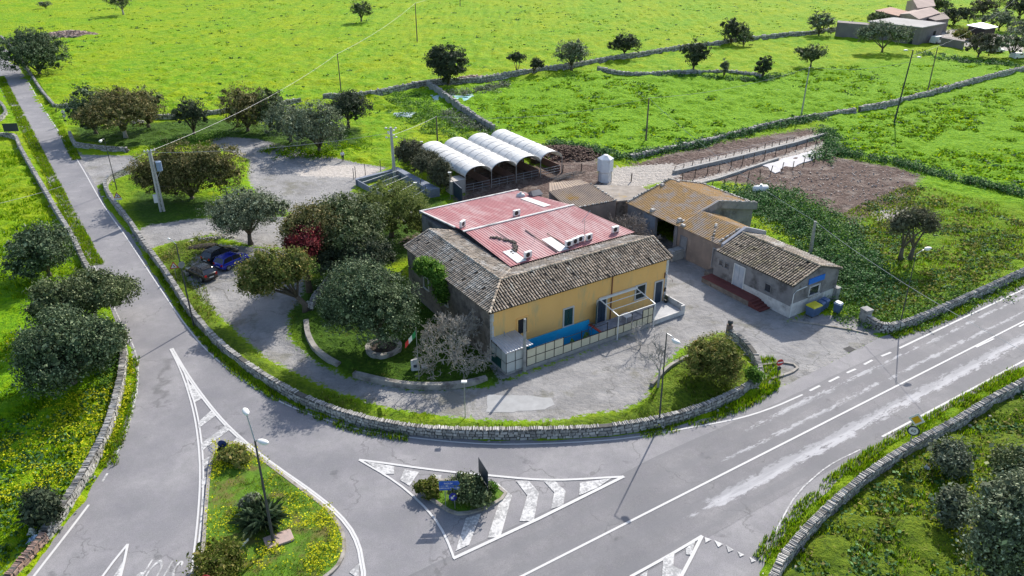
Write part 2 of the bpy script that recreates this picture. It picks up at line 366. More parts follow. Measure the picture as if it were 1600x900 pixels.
gl = N.new('ShaderNodeVertexColor'); gl.layer_name = 'mC'; sl_ = N.new('ShaderNodeSeparateColor'); L.new(gl.outputs[0], sl_.inputs[0]); gcol = mixc(N, L, sl_.outputs[1], gcol, ramp(N, L, nC, [(.3, (.05, .075, .015)), (.45, (.085, .145, .008)), (.60, (.135, .20, .012)), (.74, (.19, .19, .05)), (.82, (.26, .24, .16))]))
gcol = mixc(N, L, sl_.outputs[0], gcol, ramp(N, L, nC, [(.3, (.026, .06, .006)), (.55, (.055, .12, .008)), (.75, (.11, .19, .015))]))  # dark lush green, deepened to paint the shade into the grass colour
fl = mathn(N, L, 'MULTIPLY', sb.outputs[2], ramp(N, L, nD, [(.52, (0, 0, 0)), (.6, (1, 1, 1))]))
gcol = mixc(N, L, mathn(N, L, 'MULTIPLY', fl, .8), gcol, (.36, .37, .01))
dirt = ramp(N, L, nC, [(.28, (.045, .032, .026)), (.42, (.085, .058, .048)), (.56, (.15, .105, .088)), (.76, (.30, .235, .205))])
dirt = mixc(N, L, ramp(N, L, nB, [(.5, (0, 0, 0)), (.62, (.75, .75, .75))]), dirt, ramp(N, L, nC, [(.3, (.17, .13, .11)), (.7, (.33, .28, .24))]))
dirt = mixc(N, L, ramp(N, L, nD, [(.66, (0, 0, 0)), (.72, (1, 1, 1))]), dirt, (.36, .33, .30))
grav = ramp(N, L, nB, [(.25, (.19, .185, .185)), (.5, (.265, .258, .255)), (.75, (.34, .33, .32))])
grav = mixc(N, L, ramp(N, L, noise(N, L, mapping(N, L, P, loc=(9, 4, 0)), .22, 7, .7), [(.5, (0, 0, 0)), (.58, (.8, .8, .8))]), grav, (.20, .195, .19))
grav = mixc(N, L, ramp(N, L, nC, [(.45, (0, 0, 0)), (.8, (.7, .7, .7))]), grav, (.32, .31, .295))
grav = mixc(N, L, ramp(N, L, nD, [(.3, (.6, .6, .6)), (.45, (0, 0, 0))]), grav, (.13, .125, .12))
vo = N.new('ShaderNodeTexVoronoi'); vo.feature = 'DISTANCE_TO_EDGE'; vo.inputs['Scale'].default_value = .16; nv_ = N.new('ShaderNodeTexNoise'); nv_.inputs['Scale'].default_value = .6; nv_.inputs['Detail'].default_value = 6; L.new(P, nv_.inputs['Vector']); vm = N.new('ShaderNodeVectorMath'); vm.operation = 'MULTIPLY_ADD'; L.new(nv_.outputs[1], vm.inputs[0]); vm.inputs[1].default_value = (3.2, 3.2, 0); L.new(P, vm.inputs[2]); L.new(vm.outputs[0], vo.inputs['Vector'])
crack = ramp(N, L, vo.outputs[0], [(0, (1, 1, 1)), (.012, (0, 0, 0))])
grav = mixc(N, L, ramp(N, L, noise(N, L, mapping(N, L, P, loc=(3, 44, 0)), .16, 7, .72), [(.54, (0, 0, 0)), (.62, (.55, .55, .55))]), grav, (.13, .125, .085))
grav = mixc(N, L, mathn(N, L, 'MULTIPLY', mathn(N, L, 'MULTIPLY', crack, .6), ramp(N, L, nA, [(.45, (0, 0, 0)), (.6, (1, 1, 1))])), grav, (.07, .07, .06))
pale = ramp(N, L, nC, [(.25, (.28, .25, .22)), (.55, (.46, .42, .38)), (.8, (.58, .54, .50))])
def thr(mask, w=.5, nn=None):           # ragged edge: mask pushed by noise
    q = mathn(N, L, 'ADD', mask, mathn(N, L, 'MULTIPLY_ADD', nn or nC, w*2, -w))
    return ramp(N, L, q, [(.44, (0, 0, 0)), (.56, (1, 1, 1))])
c = mixc(N, L, thr(sa.outputs[1], .9), gcol, dirt)
c = mixc(N, L, thr(sa.outputs[0], .6), c, grav)
c = mixc(N, L, thr(sa.outputs[2], .9), c, pale)
L.new(c, B.inputs['Base Color']); B.inputs['Roughness'].default_value = .95; B.inputs['Specular IOR Level'].default_value = .15
soft = mathn(N, L, 'MULTIPLY_ADD', sa.outputs[0], -.75, 1)
hb = mathn(N, L, 'MULTIPLY', mathn(N, L, 'ADD', mathn(N, L, 'MULTIPLY', nC, 1.0), mathn(N, L, 'MULTIPLY', nD, .35)), soft)
hb = mathn(N, L, 'ADD', hb, mathn(N, L, 'MULTIPLY', mathn(N, L, 'MULTIPLY', noise(N, L, P, .9, 4, .6), 1.6), soft))
bump(N, L, B, hb, .9, .42)
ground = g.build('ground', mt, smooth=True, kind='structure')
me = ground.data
for nm, a in (('mA', (mg, md, mp)), ('mB', (mdry, mdeep, mfl)), ('mC', (mshade, mverge, mshade))):
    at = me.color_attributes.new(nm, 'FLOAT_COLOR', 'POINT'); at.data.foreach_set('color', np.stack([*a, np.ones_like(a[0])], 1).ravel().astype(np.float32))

# ---------------- asphalt ----------------
ROADA = math.atan2(*(lambda p, q: (q[1]-p[1], q[0]-p[0]))(G(817, 900), G(1600, 502)))
rc0 = G(817, 900)
def roadmat(name, lum, band=False):
    m = bpy.data.materials.new(name); T, N, L, B = nodes(m)
    geo = N.new('ShaderNodeNewGeometry'); P = geo.outputs['Position']
    n1 = noise(N, L, P, .18, 6, .62); n2 = noise(N, L, P, 1.1, 6, .7); n3 = noise(N, L, P, 18, 3, .8)
    c = ramp(N, L, n1, [(.36, tuple(x*lum for x in (.76, .74, .80))), (.5, tuple(x*lum for x in (.97, .93, .98))), (.62, tuple(x*lum for x in (1.19, 1.14, 1.17)))])
    c = mixc(N, L, ramp(N, L, n2, [(.35, (.55, .55, .55)), (.6, (0, 0, 0))]), c, tuple(x*lum*.8 for x in (1, 1, 1)))
    c = mixc(N, L, ramp(N, L, n3, [(.36, (.6, .6, .6)), (.5, (0, 0, 0))]), c, tuple(x*lum*.55 for x in (1, 1, 1)))
    c = mixc(N, L, ramp(N, L, n3, [(.58, (0, 0, 0)), (.7, (.5, .5, .5))]), c, tuple(x*lum*1.6 for x in (1, .99, .98)))
    ns = noise(N, L, mapping(N, L, P, (1, 1, 1), loc=(30, 12, 0)), .33, 4, .6)
    c = mixc(N, L, ramp(N, L, ns, [(.66, (0, 0, 0)), (.72, (.45, .45, .45))]), c, (.06, .06, .065))
    vo = N.new('ShaderNodeTexVoronoi'); vo.feature = 'DISTANCE_TO_EDGE'; vo.inputs['Scale'].default_value = .11; nv_ = N.new('ShaderNodeTexNoise'); nv_.inputs['Scale'].default_value = .8; nv_.inputs['Detail'].default_value = 7; L.new(P, nv_.inputs['Vector']); vm = N.new('ShaderNodeVectorMath'); vm.operation = 'MULTIPLY_ADD'; L.new(nv_.outputs[1], vm.inputs[0]); vm.inputs[1].default_value = (3.5, 3.5, 0); L.new(P, vm.inputs[2]); L.new(vm.outputs[0], vo.inputs['Vector'])
    ck = mathn(N, L, 'MULTIPLY', ramp(N, L, vo.outputs[0], [(0, (1, 1, 1)), (.009, (0, 0, 0))]), ramp(N, L, n1, [(.45, (0, 0, 0)), (.55, (.6, .6, .6))])); c = mixc(N, L, ck, c, (.08, .08, .08))
    if band:
        Q = mapping(N, L, P, (1, 1, 1), (0, 0, 0), (-rc0[0], -rc0[1], 0)); Q = mapping(N, L, Q, (1, 1, 1), (0, 0, -ROADA))
        sx = N.new('ShaderNodeSeparateXYZ'); L.new(Q, sx.inputs[0]); y = sx.outputs[1]
        nl = noise(N, L, mapping(N, L, Q, (.12, 1.3, 1)), 1.0, 6, .72)
        nf = noise(N, L, mapping(N, L, Q, (.35, .9, 1)), 2.2, 6, .8)
        def strip(y0, w, lo, x0=None):
            d = mathn(N, L, 'ABSOLUTE', mathn(N, L, 'SUBTRACT', y, y0)); d = mathn(N, L, 'SUBTRACT', 1, mathn(N, L, 'DIVIDE', d, w), clamp=True)
            d = mathn(N, L, 'MULTIPLY', mathn(N, L, 'POWER', d, .5), mathn(N, L, 'MULTIPLY_ADD', nl, .45, mathn(N, L, 'MULTIPLY', nf, .75)))
            if x0 is not None: d = mathn(N, L, 'MULTIPLY', d, mathn(N, L, 'MULTIPLY_ADD', sx.outputs[0], 1/14, -x0/14, clamp=True))
            return ramp(N, L, d, [(lo, (0, 0, 0)), (lo+.07, (1, 1, 1))])
        c = mixc(N, L, mathn(N, L, 'MULTIPLY', strip(-1.75, 1.45, .465, 2), .58), c, (.56, .555, .57))
        c = mixc(N, L, mathn(N, L, 'MULTIPLY', strip(1.05, .9, .53, 7), .55), c, (.50, .50, .51))
        c = mixc(N, L, mathn(N, L, 'MULTIPLY', strip(2.75, 1.1, .54, 10), .55), c, (.52, .52, .53))
        wl = ramp(N, L, mathn(N, L, 'MULTIPLY_ADD', mathn(N, L, 'SINE', mathn(N, L, 'MULTIPLY', y, 3.5)), .12, nl), [(.45, (0, 0, 0)), (.62, (.5, .5, .5))])
        c = mixc(N, L, wl, c, (.15, .15, .158))
    L.new(c, B.inputs['Base Color']); B.inputs['Roughness'].default_value = .82; B.inputs['Specular IOR Level'].default_value = .3
    bump(N, L, B, mathn(N, L, 'ADD', n3, mathn(N, L, 'MULTIPLY', n2, .5)), .35, .012)
    return m
RM1 = roadmat('pale_worn_asphalt', .235); RM2 = roadmat('grey_bleached_asphalt', .195, True); RM3 = roadmat('forecourt_asphalt', .20)
r = MB(); r.sheet(wobble(ROAD, 1.2, .09), .012); r.build('road', RM1, kind='structure')
# newer wearing course of the straight main road
def rp(x, y):                            # main-road frame: x along, y across (left positive)
    c, s = math.cos(ROADA), math.sin(ROADA); return (rc0[0]+x*c-y*s, rc0[1]+x*s+y*c)
mp_ = [rp(-40, -3.95), rp(0, -3.95), rp(22, -3.9), rp(45, -4.25), rp(80, -4.4), rp(170, -4.4), rp(170, 4.1), rp(60, 4.0), rp(40, 4.0), rp(27, 3.9), rp(16, 4.2), rp(8, 3.9), rp(-2, 3.9), rp(-40, 3.9)]
r = MB(); r.sheet(wobble(mp_, 1.0, .04), .020); r.build('main_road', RM2, kind='structure')

# ---------------- markings ----------------
def worn(name, dens):
    m = bpy.data.materials.new(name); T, N, L, B = nodes(m); geo = N.new('ShaderNodeNewGeometry')
    n = noise(N, L, geo.outputs['Position'], 5, 5, .75); n2 = noise(N, L, geo.outputs['Position'], .8, 3, .6)
    f = ramp(N, L, mathn(N, L, 'MULTIPLY_ADD', n2, .4, mathn(N, L, 'MULTIPLY', n, .8)), [(dens-.06, (0, 0, 0)), (dens+.06, (1, 1, 1))])
    c = mixc(N, L, f, (.27, .268, .268), mixc(N, L, n, (.44, .435, .43), (.60, .59, .575))); L.new(c, B.inputs['Base Color']); B.inputs['Roughness'].default_value = .8
    return m
PAINT = worn('road_paint', .40); PAINTW = worn('worn_road_paint', .60)
ZC = [0]
def ribbon(mb, pts, w, z=.028, dbl=0):
    ZC[0] += 1; z += .0007*ZC[0]
    if dbl <= w: dbl = 0
    P = [Vector(p) for p in pts]; nrm = []
    for i in range(len(P)):
        d = (P[min(i+1, len(P)-1)]-P[max(i-1, 0)]).normalized(); nrm.append(Vector((-d.y, d.x)))
    for off in ((0,) if not dbl else (-dbl/2, dbl/2)):
        vs = []; 
        for p, n in zip(P, nrm): a = p+n*(off+w/2); b = p+n*(off-w/2); vs += [(a.x, a.y, z), (b.x, b.y, z)]
        mb.add(vs, [(2*i, 2*i+1, 2*i+3, 2*i+2) for i in range(len(P)-1)])
def mark(px, w, mat=PAINT, z=.028, dbl=0, smooth=True):
    m = MB(); pts = GP(px); ribbon(m, smooth_line(pts, 1.0) if smooth and len(pts) > 2 else pts, w, z, dbl); return m.build('road_marking', mat, kind='structure')
def mpoly(polys, mat=PAINT, z=.026):
    m = MB()
    for p in polys: ZC[0] += 1; m.sheet(GP(p), z+.0007*ZC[0])
    return m.build('road_marking', mat, kind='structure')
mark([(4,133),(24,176),(58,248),(84,298),(104,335),(130,385),(152,425),(185,495),(208,540),(216,575),(214,612)], .13, PAINTW)
mark([(214,612),(206,645),(196,680)], .16, PAINTW); mark([(188,697),(178,718)], .15, PAINTW); mark([(168,740),(160,753)], .15, PAINTW)
mark([(139,789),(108,830),(52,902),(20,945)], .17)
mark([(42,124),(66,166),(100,218),(128,262),(160,318),(198,372),(243,440),(290,508),(332,556),(400,607),(470,642),(560,671),(660,686),(760,694),(860,693),(950,688),(1010,681)], .13)
mark([(1010,681),(1070,670),(1150,655),(1205,638),(1254,617)], .16)
for a, b in (((1265,611),(1281,603)), ((1295,597),(1311,589)), ((1323,583),(1337,577)), ((1350,570),(1363,563)), ((1377,557),(1392,551))): mark([a, b], .2)
mark([(1405,544.5),(1600,452),(1800,357)], .2, smooth=False)
mark([(700,960),(817,900),(1408,600),(1600,502.3),(1900,350)], .17, smooth=False, z=.03)
mark([(1525,543),(1553,529.5)], .17, smooth=False); mark([(1592,511),(1640,486)], .17, smooth=False)
mark([(1378,683),(1530,602),(1600,564),(1800,455)], .18, smooth=False)
mark([(1344,703),(1300,725),(1270,748),(1240,780),(1205,845),(1192,878)], .1, PAINTW)
# long splitting lines and hatching of the left junction
mark([(268,545),(284,578),(298,618),(308,660),(314,710),(315,760),(311,820),(304,880),(298,940)], .13, dbl=.24)
mark([(268,545),(300,597),(345,655),(395,702),(440,736),(480,764),(520,796),(548,828),(562,860),(568,895),(566,940)], .15, dbl=.17)
mpoly([[(290,598),(305,604),(316,623),(303,630)], [(310,660),(331,641),(337,650),(310,670)], [(314,694),(353,665),(360,671),(316,705)], [(316,720),(328,714),(328,724),(316,731)], [(315,750),(326,744),(325,754),(315,763)], [(315,782),(323,777),(322,788),(314,795)], [(364,691),(371,683),(382,692),(378,697)], [(390,704),(399,712),(392,712)]], PAINTW)
mpoly([[(416,721),(430,730),(428,735),(414,725)], [(443,742),(457,752),(454,756),(441,746)]], PAINTW)
mpoly([[(546,895),(562,880),(560,905)]], PAINTW)
# triangular island
mark([(561,719),(600,724),(680,735),(760,743),(860,750.5),(972,745.5)], .2)
mark([(561,719),(610,748),(645,775),(680,812),(700,848),(710,874)], .16, dbl=.05)
mark([(708,873.5),(840,812),(975,745)], .24, smooth=False, z=.034)
mpoly([[(572,722),(616,729),(616,741),(600,741)], [(632,734),(655,738),(640,760),(625,751)], [(676,742),(690,743),(688,752),(672,750)],
 [(764,757),(778,756),(800,775),(782,840),(762,841),(780,785)], [(806,752),(826,752),(842,770),(834,815),(812,815),(824,775)], [(850,753),(868,753),(884,768),(880,790),(861,796),(866,770)],
 [(906,755),(955,748),(935,762),(905,775)], [(728,810),(752,803),(733,852),(712,862)], [(783,783),(797,776),(787,800)]], PAINTW)
mark([(985,902),(1050,866),(1097,838)], .2, dbl=.1); mark([(1097,838),(1082,868),(1064,902)], .22)
mpoly([[(1071,858),(1086,846),(1080,868),(1072,867)], [(1036,874),(1054,862),(1052,885),(1066,892),(1060,905),(1034,905)], [(1000,900),(1012,892),(1010,905)], [(1101,840),(1112,844),(1102,849)], [(1116,845),(1130,851),(1122,856)], [(1134,852),(1146,860),(1138,864)], [(1152,862),(1163,868),(1156,871)], [(1171,871),(1181,877),(1174,880)]], PAINTW)
mark([(200,851),(178,878),(158,905)], .16); mark([(200,851),(194,880),(188,905)], .16); mpoly([[(196,872),(190,905),(176,905)]], PAINTW)
# road lettering read by drivers coming from the other side
def text(name, body, size, mat, loc, rot, parent=None, ext=.004, scale=(1, 1, 1), align='CENTER', label=None, kind=None):
    c = bpy.data.curves.new(name, 'FONT'); c.body = body; c.size = size; c.extrude = ext; c.align_x = align; c.align_y = 'CENTER'
    t_ = bpy.data.objects.new(name, c); COL.objects.link(t_); dg = bpy.context.evaluated_depsgraph_get(); dg.update(); me_ = bpy.data.meshes.new_from_object(t_.evaluated_get(dg)); bpy.data.objects.remove(t_)
    o = bpy.data.objects.new(name, me_); me_.materials.clear(); COL.objects.link(o); o.location = loc; o.rotation_euler = rot; o.scale = scale; me_.materials.append(mat)
    if parent: o.parent = parent
    return tag(o, label, kind=kind)
# ---------------- kerbs and islands ----------------
KERB = pm('kerb_stone', (.37, .34, .30), (.25, .23, .205), 2, .9, .3, .02, 10, stain=(.17, .15, .12), stain_scale=1.3)
def ring(mb, pts, w, z0, z1, closed=True):
    P = [Vector(p) for p in pts]; n = len(P); vs = []
    for i in range(n):
        a = P[(i-1) % n] if closed else P[max(i-1, 0)]; b = P[(i+1) % n] if closed else P[min(i+1, n-1)]
        d = (b-a).normalized(); q = Vector((-d.y, d.x))*w/2
        A = P[i]+q; Bq = P[i]-q; vs += [(A.x, A.y, z0), (Bq.x, Bq.y, z0), (Bq.x, Bq.y, z1), (A.x, A.y, z1)]
    m = n if closed else n-1; fs = []
    for i in range(m):
        j = (i+1) % n
        for k in range(4): fs.append((4*i+k, 4*i+(k+1) % 4, 4*j+(k+1) % 4, 4*j+k))
    if not closed: fs += [(0, 1, 2, 3), (4*n-1, 4*n-2, 4*n-3, 4*n-4)]
    mb.add(vs, fs)
SOIL = pm('island_turf', (.11, .22, .010), (.06, .12, .012), 1.3, .95, .6, .06, 6, stain=(.13, .12, .03), stain_scale=.7, world=True)
for nm, P_ in (('traffic_island', ISLE_L), ('traffic_island', ISLE_S)):
    m = MB(); m.mi = 0; m.prism(P_, .0, .13); m.mi = 1; ring(m, smooth_line(P_+[P_[0]], .6)[:-1], .24, 0, .16); m.build(nm, [SOIL, KERB], kind='structure')
m = MB(); ring(m, smooth_line(GP([(1168,568),(1190,571),(1222,567),(1240,570),(1246,576),(1238,582),(1206,593)]), .5), .22, 0, .14, False); m.build('kerb', KERB, kind='structure')
m = MB(); ring(m, smooth_line(GP([(1238,502),(1280,508),(1330,516),(1356,522)]), 1), .2, 0, .12, False); m.build('kerb', KERB, kind='structure')
# ---------------- dry-stone walls ----------------
def boxes_bulk(mb, cen, half, ax, ay, az, jit=.12, mi=0):
    """many jittered stones: cen (n,3), half (n,3), axes (n,3)"""
    n = len(cen); sg = np.array([(-1,-1,-1),(1,-1,-1),(1,1,-1),(-1,1,-1),(-1,-1,1),(1,-1,1),(1,1,1),(-1,1,1)], float)
    q = sg[None]*half[:, None]*(1-RN.uniform(0, 2*jit, (n, 8, 3)))
    v = cen[:, None]+q[..., :1]*ax[:, None]+q[..., 1:2]*ay[:, None]+q[..., 2:]*az[:, None]
    f = (np.arange(n)*8)[:, None, None]+np.array(MB.BF)[None]; mb.bulk(v.reshape(-1, 3), f.reshape(-1, 4), mi)
def stone_wall(px, h=1.0, w=.55, label='', group='dry stone walls', zpx=0.0, st=1.0, coping=True, mats=None, name='stone_wall', side=0, rough=1.0):
    pts = smooth_line(GP(px, zpx), .35) if len(px) > 2 else smooth_line([GP(px, zpx)[0], tuple(Vector(GP(px, zpx)[0]).lerp(Vector(GP(px, zpx)[1]), .5)), GP(px, zpx)[1]], .35)
    P = np.array(pts); d = np.gradient(P, axis=0); d /= np.linalg.norm(d, axis=1)[:, None]+1e-9; nrm = np.stack([-d[:, 1], d[:, 0]], 1)
    P = P+nrm*side*w/2
    s = np.concatenate([[0], np.cumsum(np.linalg.norm(np.diff(P, axis=0), axis=1))]); Ltot = s[-1]
    def at(t): return np.stack([np.interp(t, s, P[:, 0]), np.interp(t, s, P[:, 1])], 1), np.stack([np.interp(t, s, d[:, 0]), np.interp(t, s, d[:, 1])], 1)
    mb = MB(); t = np.arange(0, Ltot, .5); t = np.append(t, Ltot); c, dd = at(t); nn = np.stack([-dd[:, 1], dd[:, 0]], 1); k = len(t)
    hh = h*(1-.05*rough*vnoise(t*1.0, t*0, .9, 5)-.12*rough*vnoise(t*1.0, t*0, .16, 7))
    wb, wt = w/2-.03, w/2*.86-.03
    vs = np.zeros((k, 4, 3)); vs[:, 0, :2] = c+nn*wb; vs[:, 1, :2] = c-nn*wb; vs[:, 2, :2] = c-nn*wt; vs[:, 3, :2] = c+nn*wt; vs[:, :2, 2] = -.05; vs[:, 2:, 2] = (hh-.04)[:, None]
    fs = [(4*i+a, 4*(i+1)+a, 4*(i+1)+(a+1) % 4, 4*i+(a+1) % 4) for i in range(k-1) for a in range(4)]+[(3, 2, 1, 0), (4*k-4, 4*k-3, 4*k-2, 4*k-1)]
    mb.add(vs.reshape(-1, 3), fs, 1)
    top = h-(.22*st if coping else 0); nc = max(2, int(top/(.2*st))); ch = top/nc
    for sd in (1, -1):
        for r in range(nc):
            ln = RN.uniform(.16, .66, int(Ltot/(.34*st))+2)*st; tt = np.cumsum(ln)-ln/2; keep = tt < Ltot; tt = tt[keep]; ln = ln[keep]; n = len(tt)
            if not n: continue
            c, dd = at(tt); nn = np.stack([-dd[:, 1], dd[:, 0]], 1)*sd
            z = (r+.5)*ch+RN.uniform(-.03, .03, n); off = (w/2)*(1-.14*(r+.5)/nc)-.06+RN.uniform(-.035, .035, n)
            cen = np.zeros((n, 3)); cen[:, :2] = c+nn*off[:, None]; cen[:, 2] = z
            half = np.stack([ln/2*.96, RN.uniform(.07, .11, n), ch/2*RN.uniform(.8, 1.02, n)], 1)
            ax = np.c_[dd, RN.uniform(-.08, .08, n)]; ay = np.c_[nn, np.zeros(n)]; az = np.tile([0, 0, 1.], (n, 1))
            boxes_bulk(mb, cen, half, ax, ay, az, .14)
    if coping:
        th = .14*st; n = int(Ltot/th); tt0 = (np.arange(n)+.5)*th+RN.uniform(-.03, .03, n); tt = tt0[(RN.uniform(0, 1, n) > .04) & (vnoise(tt0, tt0*0, .35, 12) > .12)]; n = len(tt); c, dd = at(tt); nn = np.stack([-dd[:, 1], dd[:, 0]], 1)
        tilt = .35+RN.uniform(-.18, .18, n)
        cen = np.zeros((n, 3)); cen[:, :2] = c+nn*RN.uniform(-.03, .03, (n, 1)); cen[:, 2] = np.interp(tt, t, hh)-.10*st+RN.uniform(-.03, .04, n)
        half = np.stack([np.full(n, th*.46)*RN.uniform(.6, 1.05, n), w/2*.95*RN.uniform(.85, 1.05, n), .135*st*RN.uniform(.75, 1.15, n)], 1)
        ax = np.c_[dd*np.cos(tilt)[:, None], -np.sin(tilt)]; az = np.c_[dd*np.sin(tilt)[:, None], np.cos(tilt)]; ay = np.c_[nn, np.zeros(n)]
        boxes_bulk(mb, cen, half, ax, ay, az, .16)
    else:
        n = int(Ltot/.3*1.6/st); tt = RN.uniform(0, Ltot, n); c, dd = at(tt); nn = np.stack([-dd[:, 1], dd[:, 0]], 1)
        cen = np.zeros((n, 3)); cen[:, :2] = c+nn*RN.uniform(-.8, .8, (n, 1))*w/2; cen[:, 2] = np.interp(tt, t, hh)-.04+RN.uniform(-.08, .06, n)*st
        half = RN.uniform(.08, .19, (n, 3))*st; boxes_bulk(mb, cen, half, np.c_[dd, np.zeros(n)], np.c_[nn, np.zeros(n)], np.tile([0, 0, 1.], (n, 1)), .2)
    k_ = int(Ltot*.5)
    if k_:
        tt = RN.uniform(0, Ltot, k_); c, dd = at(tt); nn = np.stack([-dd[:, 1], dd[:, 0]], 1); cen = np.zeros((k_, 3)); cen[:, :2] = c+nn*((w/2+np.abs(RN.normal(size=(k_, 1)))*.25+.05)*RN.choice([-1, 1], (k_, 1))); cen[:, 2] = .07; an = RN.uniform(0, pi, k_); boxes_bulk(mb, cen, RN.uniform(.06, .16, (k_, 3))*st, np.stack([np.cos(an), np.sin(an), np.zeros(k_)], 1), np.stack([-np.sin(an), np.cos(an), np.zeros(k_)], 1), np.tile([0, 0, 1.], (k_, 1)), .2)
    return mb.build(name, mats or [STONE, STONECORE], label=label, cat='wall', group=group)
stone_wall([(209,266),(186,275),(168,284),(163,296),(174,318),(200,352),(222,385),(258,435),(300,500),(345,549),(404,594),(474,634),(562,665),(660,682),(760,687),(860,686),(960,680),(1040,666),(1106,645),(1156,622),(1184,603),(1190,586),(1180,560),(1158,536),(1138,524)], .98, .55,
    'long curving grey stone wall with tilted cope stones round the car park and restaurant', side=.9)
stone_wall([(-30,216),(22,216),(34,234),(52,266),(72,300),(92,335),(118,378),(134,412),(150,440)], .95, .55, 'stone wall left of the road, its upper stretch from the dark road sign to the roadside trees', side=-.5)
stone_wall([(190,525),(196,556),(194,590),(186,628),(172,676),(146,730),(118,778),(92,818),(74,842)], 1.0, .6, 'wide grey stone wall with tilted cope stones left of the junction, passing the lone round bush', side=-.2)
BRICKST = pm('reddish_coping_stone', (.42, .26, .19), (.26, .19, .16), 1.5, .95, .5, .03, island=.35, world=True)
stone_wall([(72,845),(50,872),(24,902),(-10,945)], .85, .5, 'short reddish stretch of roadside wall at the lower left corner below the litter', mats=[BRICKST, STONECORE])
stone_wall([(-20,150),(0,163),(10,180),(-6,192),(-30,196)], .9, .5, 'short stone corner wall at the left edge of the picture above the dark road sign')
stone_wall([(2,60),(22,80),(44,112),(64,143),(86,170)], .9, .5, 'stone wall along the far right side of the road under the large roadside carob', side=.3, st=1.2)
stone_wall([(87,170),(120,170),(160,174),(215,184),(270,186),(345,178),(420,168),(470,160)], .9, .5, 'field wall running right from the road behind the row of dark trees', st=1.5, coping=False)
stone_wall([(110,212),(118,228),(135,232),(168,236),(200,238)], .9, .55, 'short low whitish stone wall at the dirt entrance beside the thin street lamp')
stone_wall([(505,157),(570,153),(625,143),(668,134),(712,132),(760,128),(800,121),(846,114),(900,106),(950,97),(992,90)], 1.3, .7, 'far grey field wall running right from the dark trees past the big round carob', st=1.9, coping=False)
stone_wall([(992,90),(1040,82),(1080,76),(1112,73),(1150,67),(1210,60),(1262,55),(1308,50)], 1.2, .7, 'farthest field wall climbing to the grey farmhouse at the upper right', st=2.1, coping=False)
stone_wall([(668,136),(690,152),(714,170),(745,192),(772,208)], 1.5, .45, 'straight grey wall slanting down from the big round carob towards the white tunnels', mats=[CONC, CONC], st=2, coping=False)
stone_wall([(934,110),(968,117),(1010,119),(1060,116),(1100,116),(1150,117),(1190,122)], .9, .8, 'tumbled low wall of loose stones in the field under the two dark round trees', st=1.8, coping=False)
stone_wall([(985,250),(1040,238),(1090,228),(1150,213),(1210,197),(1270,186),(1336,176)], .9, .7, 'long overgrown field wall above the narrow feeding yards', st=1.5, coping=False)
stone_wall([(1342,175),(1380,168),(1402,163),(1440,153),(1470,145),(1530,128),(1620,106)], 1.1, .65, 'clean grey field wall running to the right edge behind the two tall poles', st=1.8, coping=False)
stone_wall([(1352,506),(1370,517),(1386,520),(1410,515),(1450,500),(1500,478),(1550,455),(1620,422)], 1.05, .55, 'whitish stone wall along the far side of the main road at the right, with a square end pillar', side=.5)
stone_wall([(1196,925),(1209,898),(1228,862),(1268,815),(1322,764),(1376,722),(1440,682),(1500,650),(1560,613),(1620,582)], 1.05, .6, 'curving stone wall with tilted cope stones at the lower right beside the yellow diamond sign', zpx=1.0)
stone_wall([(485,488),(492,470),(508,450),(524,432),(540,415)], .7, .5, 'low mossy stone garden wall under the dark trees of the car park', coping=False)
p = GP([(1350, 503)])[0]
m = MB(); m.box(-.4, .4, -.4, .4, 0, 1.35); m.box(-.46, .46, -.46, .46, 1.35, 1.5); m.xf(Matrix.Translation((*p, 0))@Matrix.Rotation(.4, 4, 'Z')); m.build('gate_pillar', CONC, label='square weathered pillar at the end of the whitish roadside wall', cat='pillar', bevel=.03)
p = G(1303, 470)
m = MB(); m.box(-.3, .3, -.3, .3, 0, 1.5); m.box(-.34, .34, -.34, .34, 1.5, 1.62); m.xf(Matrix.Translation((*p, 0))@Matrix.Rotation(A0, 4, 'Z')); m.build('gate_pillar', CONC, label='square pillar behind the blue bins at the corner of the tiled cottage', cat='pillar', bevel=.03)

# rendered garden kerbs round the restaurant lawn
def low_wall(px, z, w, h, label, mat=None):
    m = MB(); ring(m, smooth_line(GP(px, z), .5), w, -.02, h, False); return m.build('garden_wall', mat or GARD, label=label, cat='wall', group='low rendered garden walls', bevel=.02)
GARD = pm('aged_render', (.36, .34, .30), (.22, .21, .19), 1.4, .9, .4, .02, 12, stain=(.13, .12, .11), stain_scale=.9, stain_lo=.5)
low_wall([(478,499),(481,520),(492,541),(510,556),(529,567)], .5, .5, .5, 'curved low garden wall at the left edge of the shaded lawn')
low_wall([(553,581),(600,592),(640,598),(690,599),(730,595),(760,588)], .5, .5, .5, 'long low garden wall in front of the lawn with the flag')
low_wall([(1018,600),(1045,572),(1075,556),(1092,550)], .3, .3, .35, 'thin low kerb wall between the yard and the yellowing shrub')
c = G(600, 548)
m = MB(); m.lathe((0, 0, 0), [(1.65, 0), (1.7, .55), (1.25, .55), (1.22, .3)], 32); m.xf(Matrix.Translation((c[0], c[1], 0)))
o = m.build('ring_planter', GARD, label='round raised stone planter ring at the foot of the big blue green tree', cat='planter')
m = MB(); m.lathe((0, 0, 0), [(.001, .34), (1.23, .32)], 24); m.build('soil', pm('dark_soil', (.06, .045, .035), (.03, .025, .02), 3), o)
for a in np.linspace(0, 6, 9):
    pass

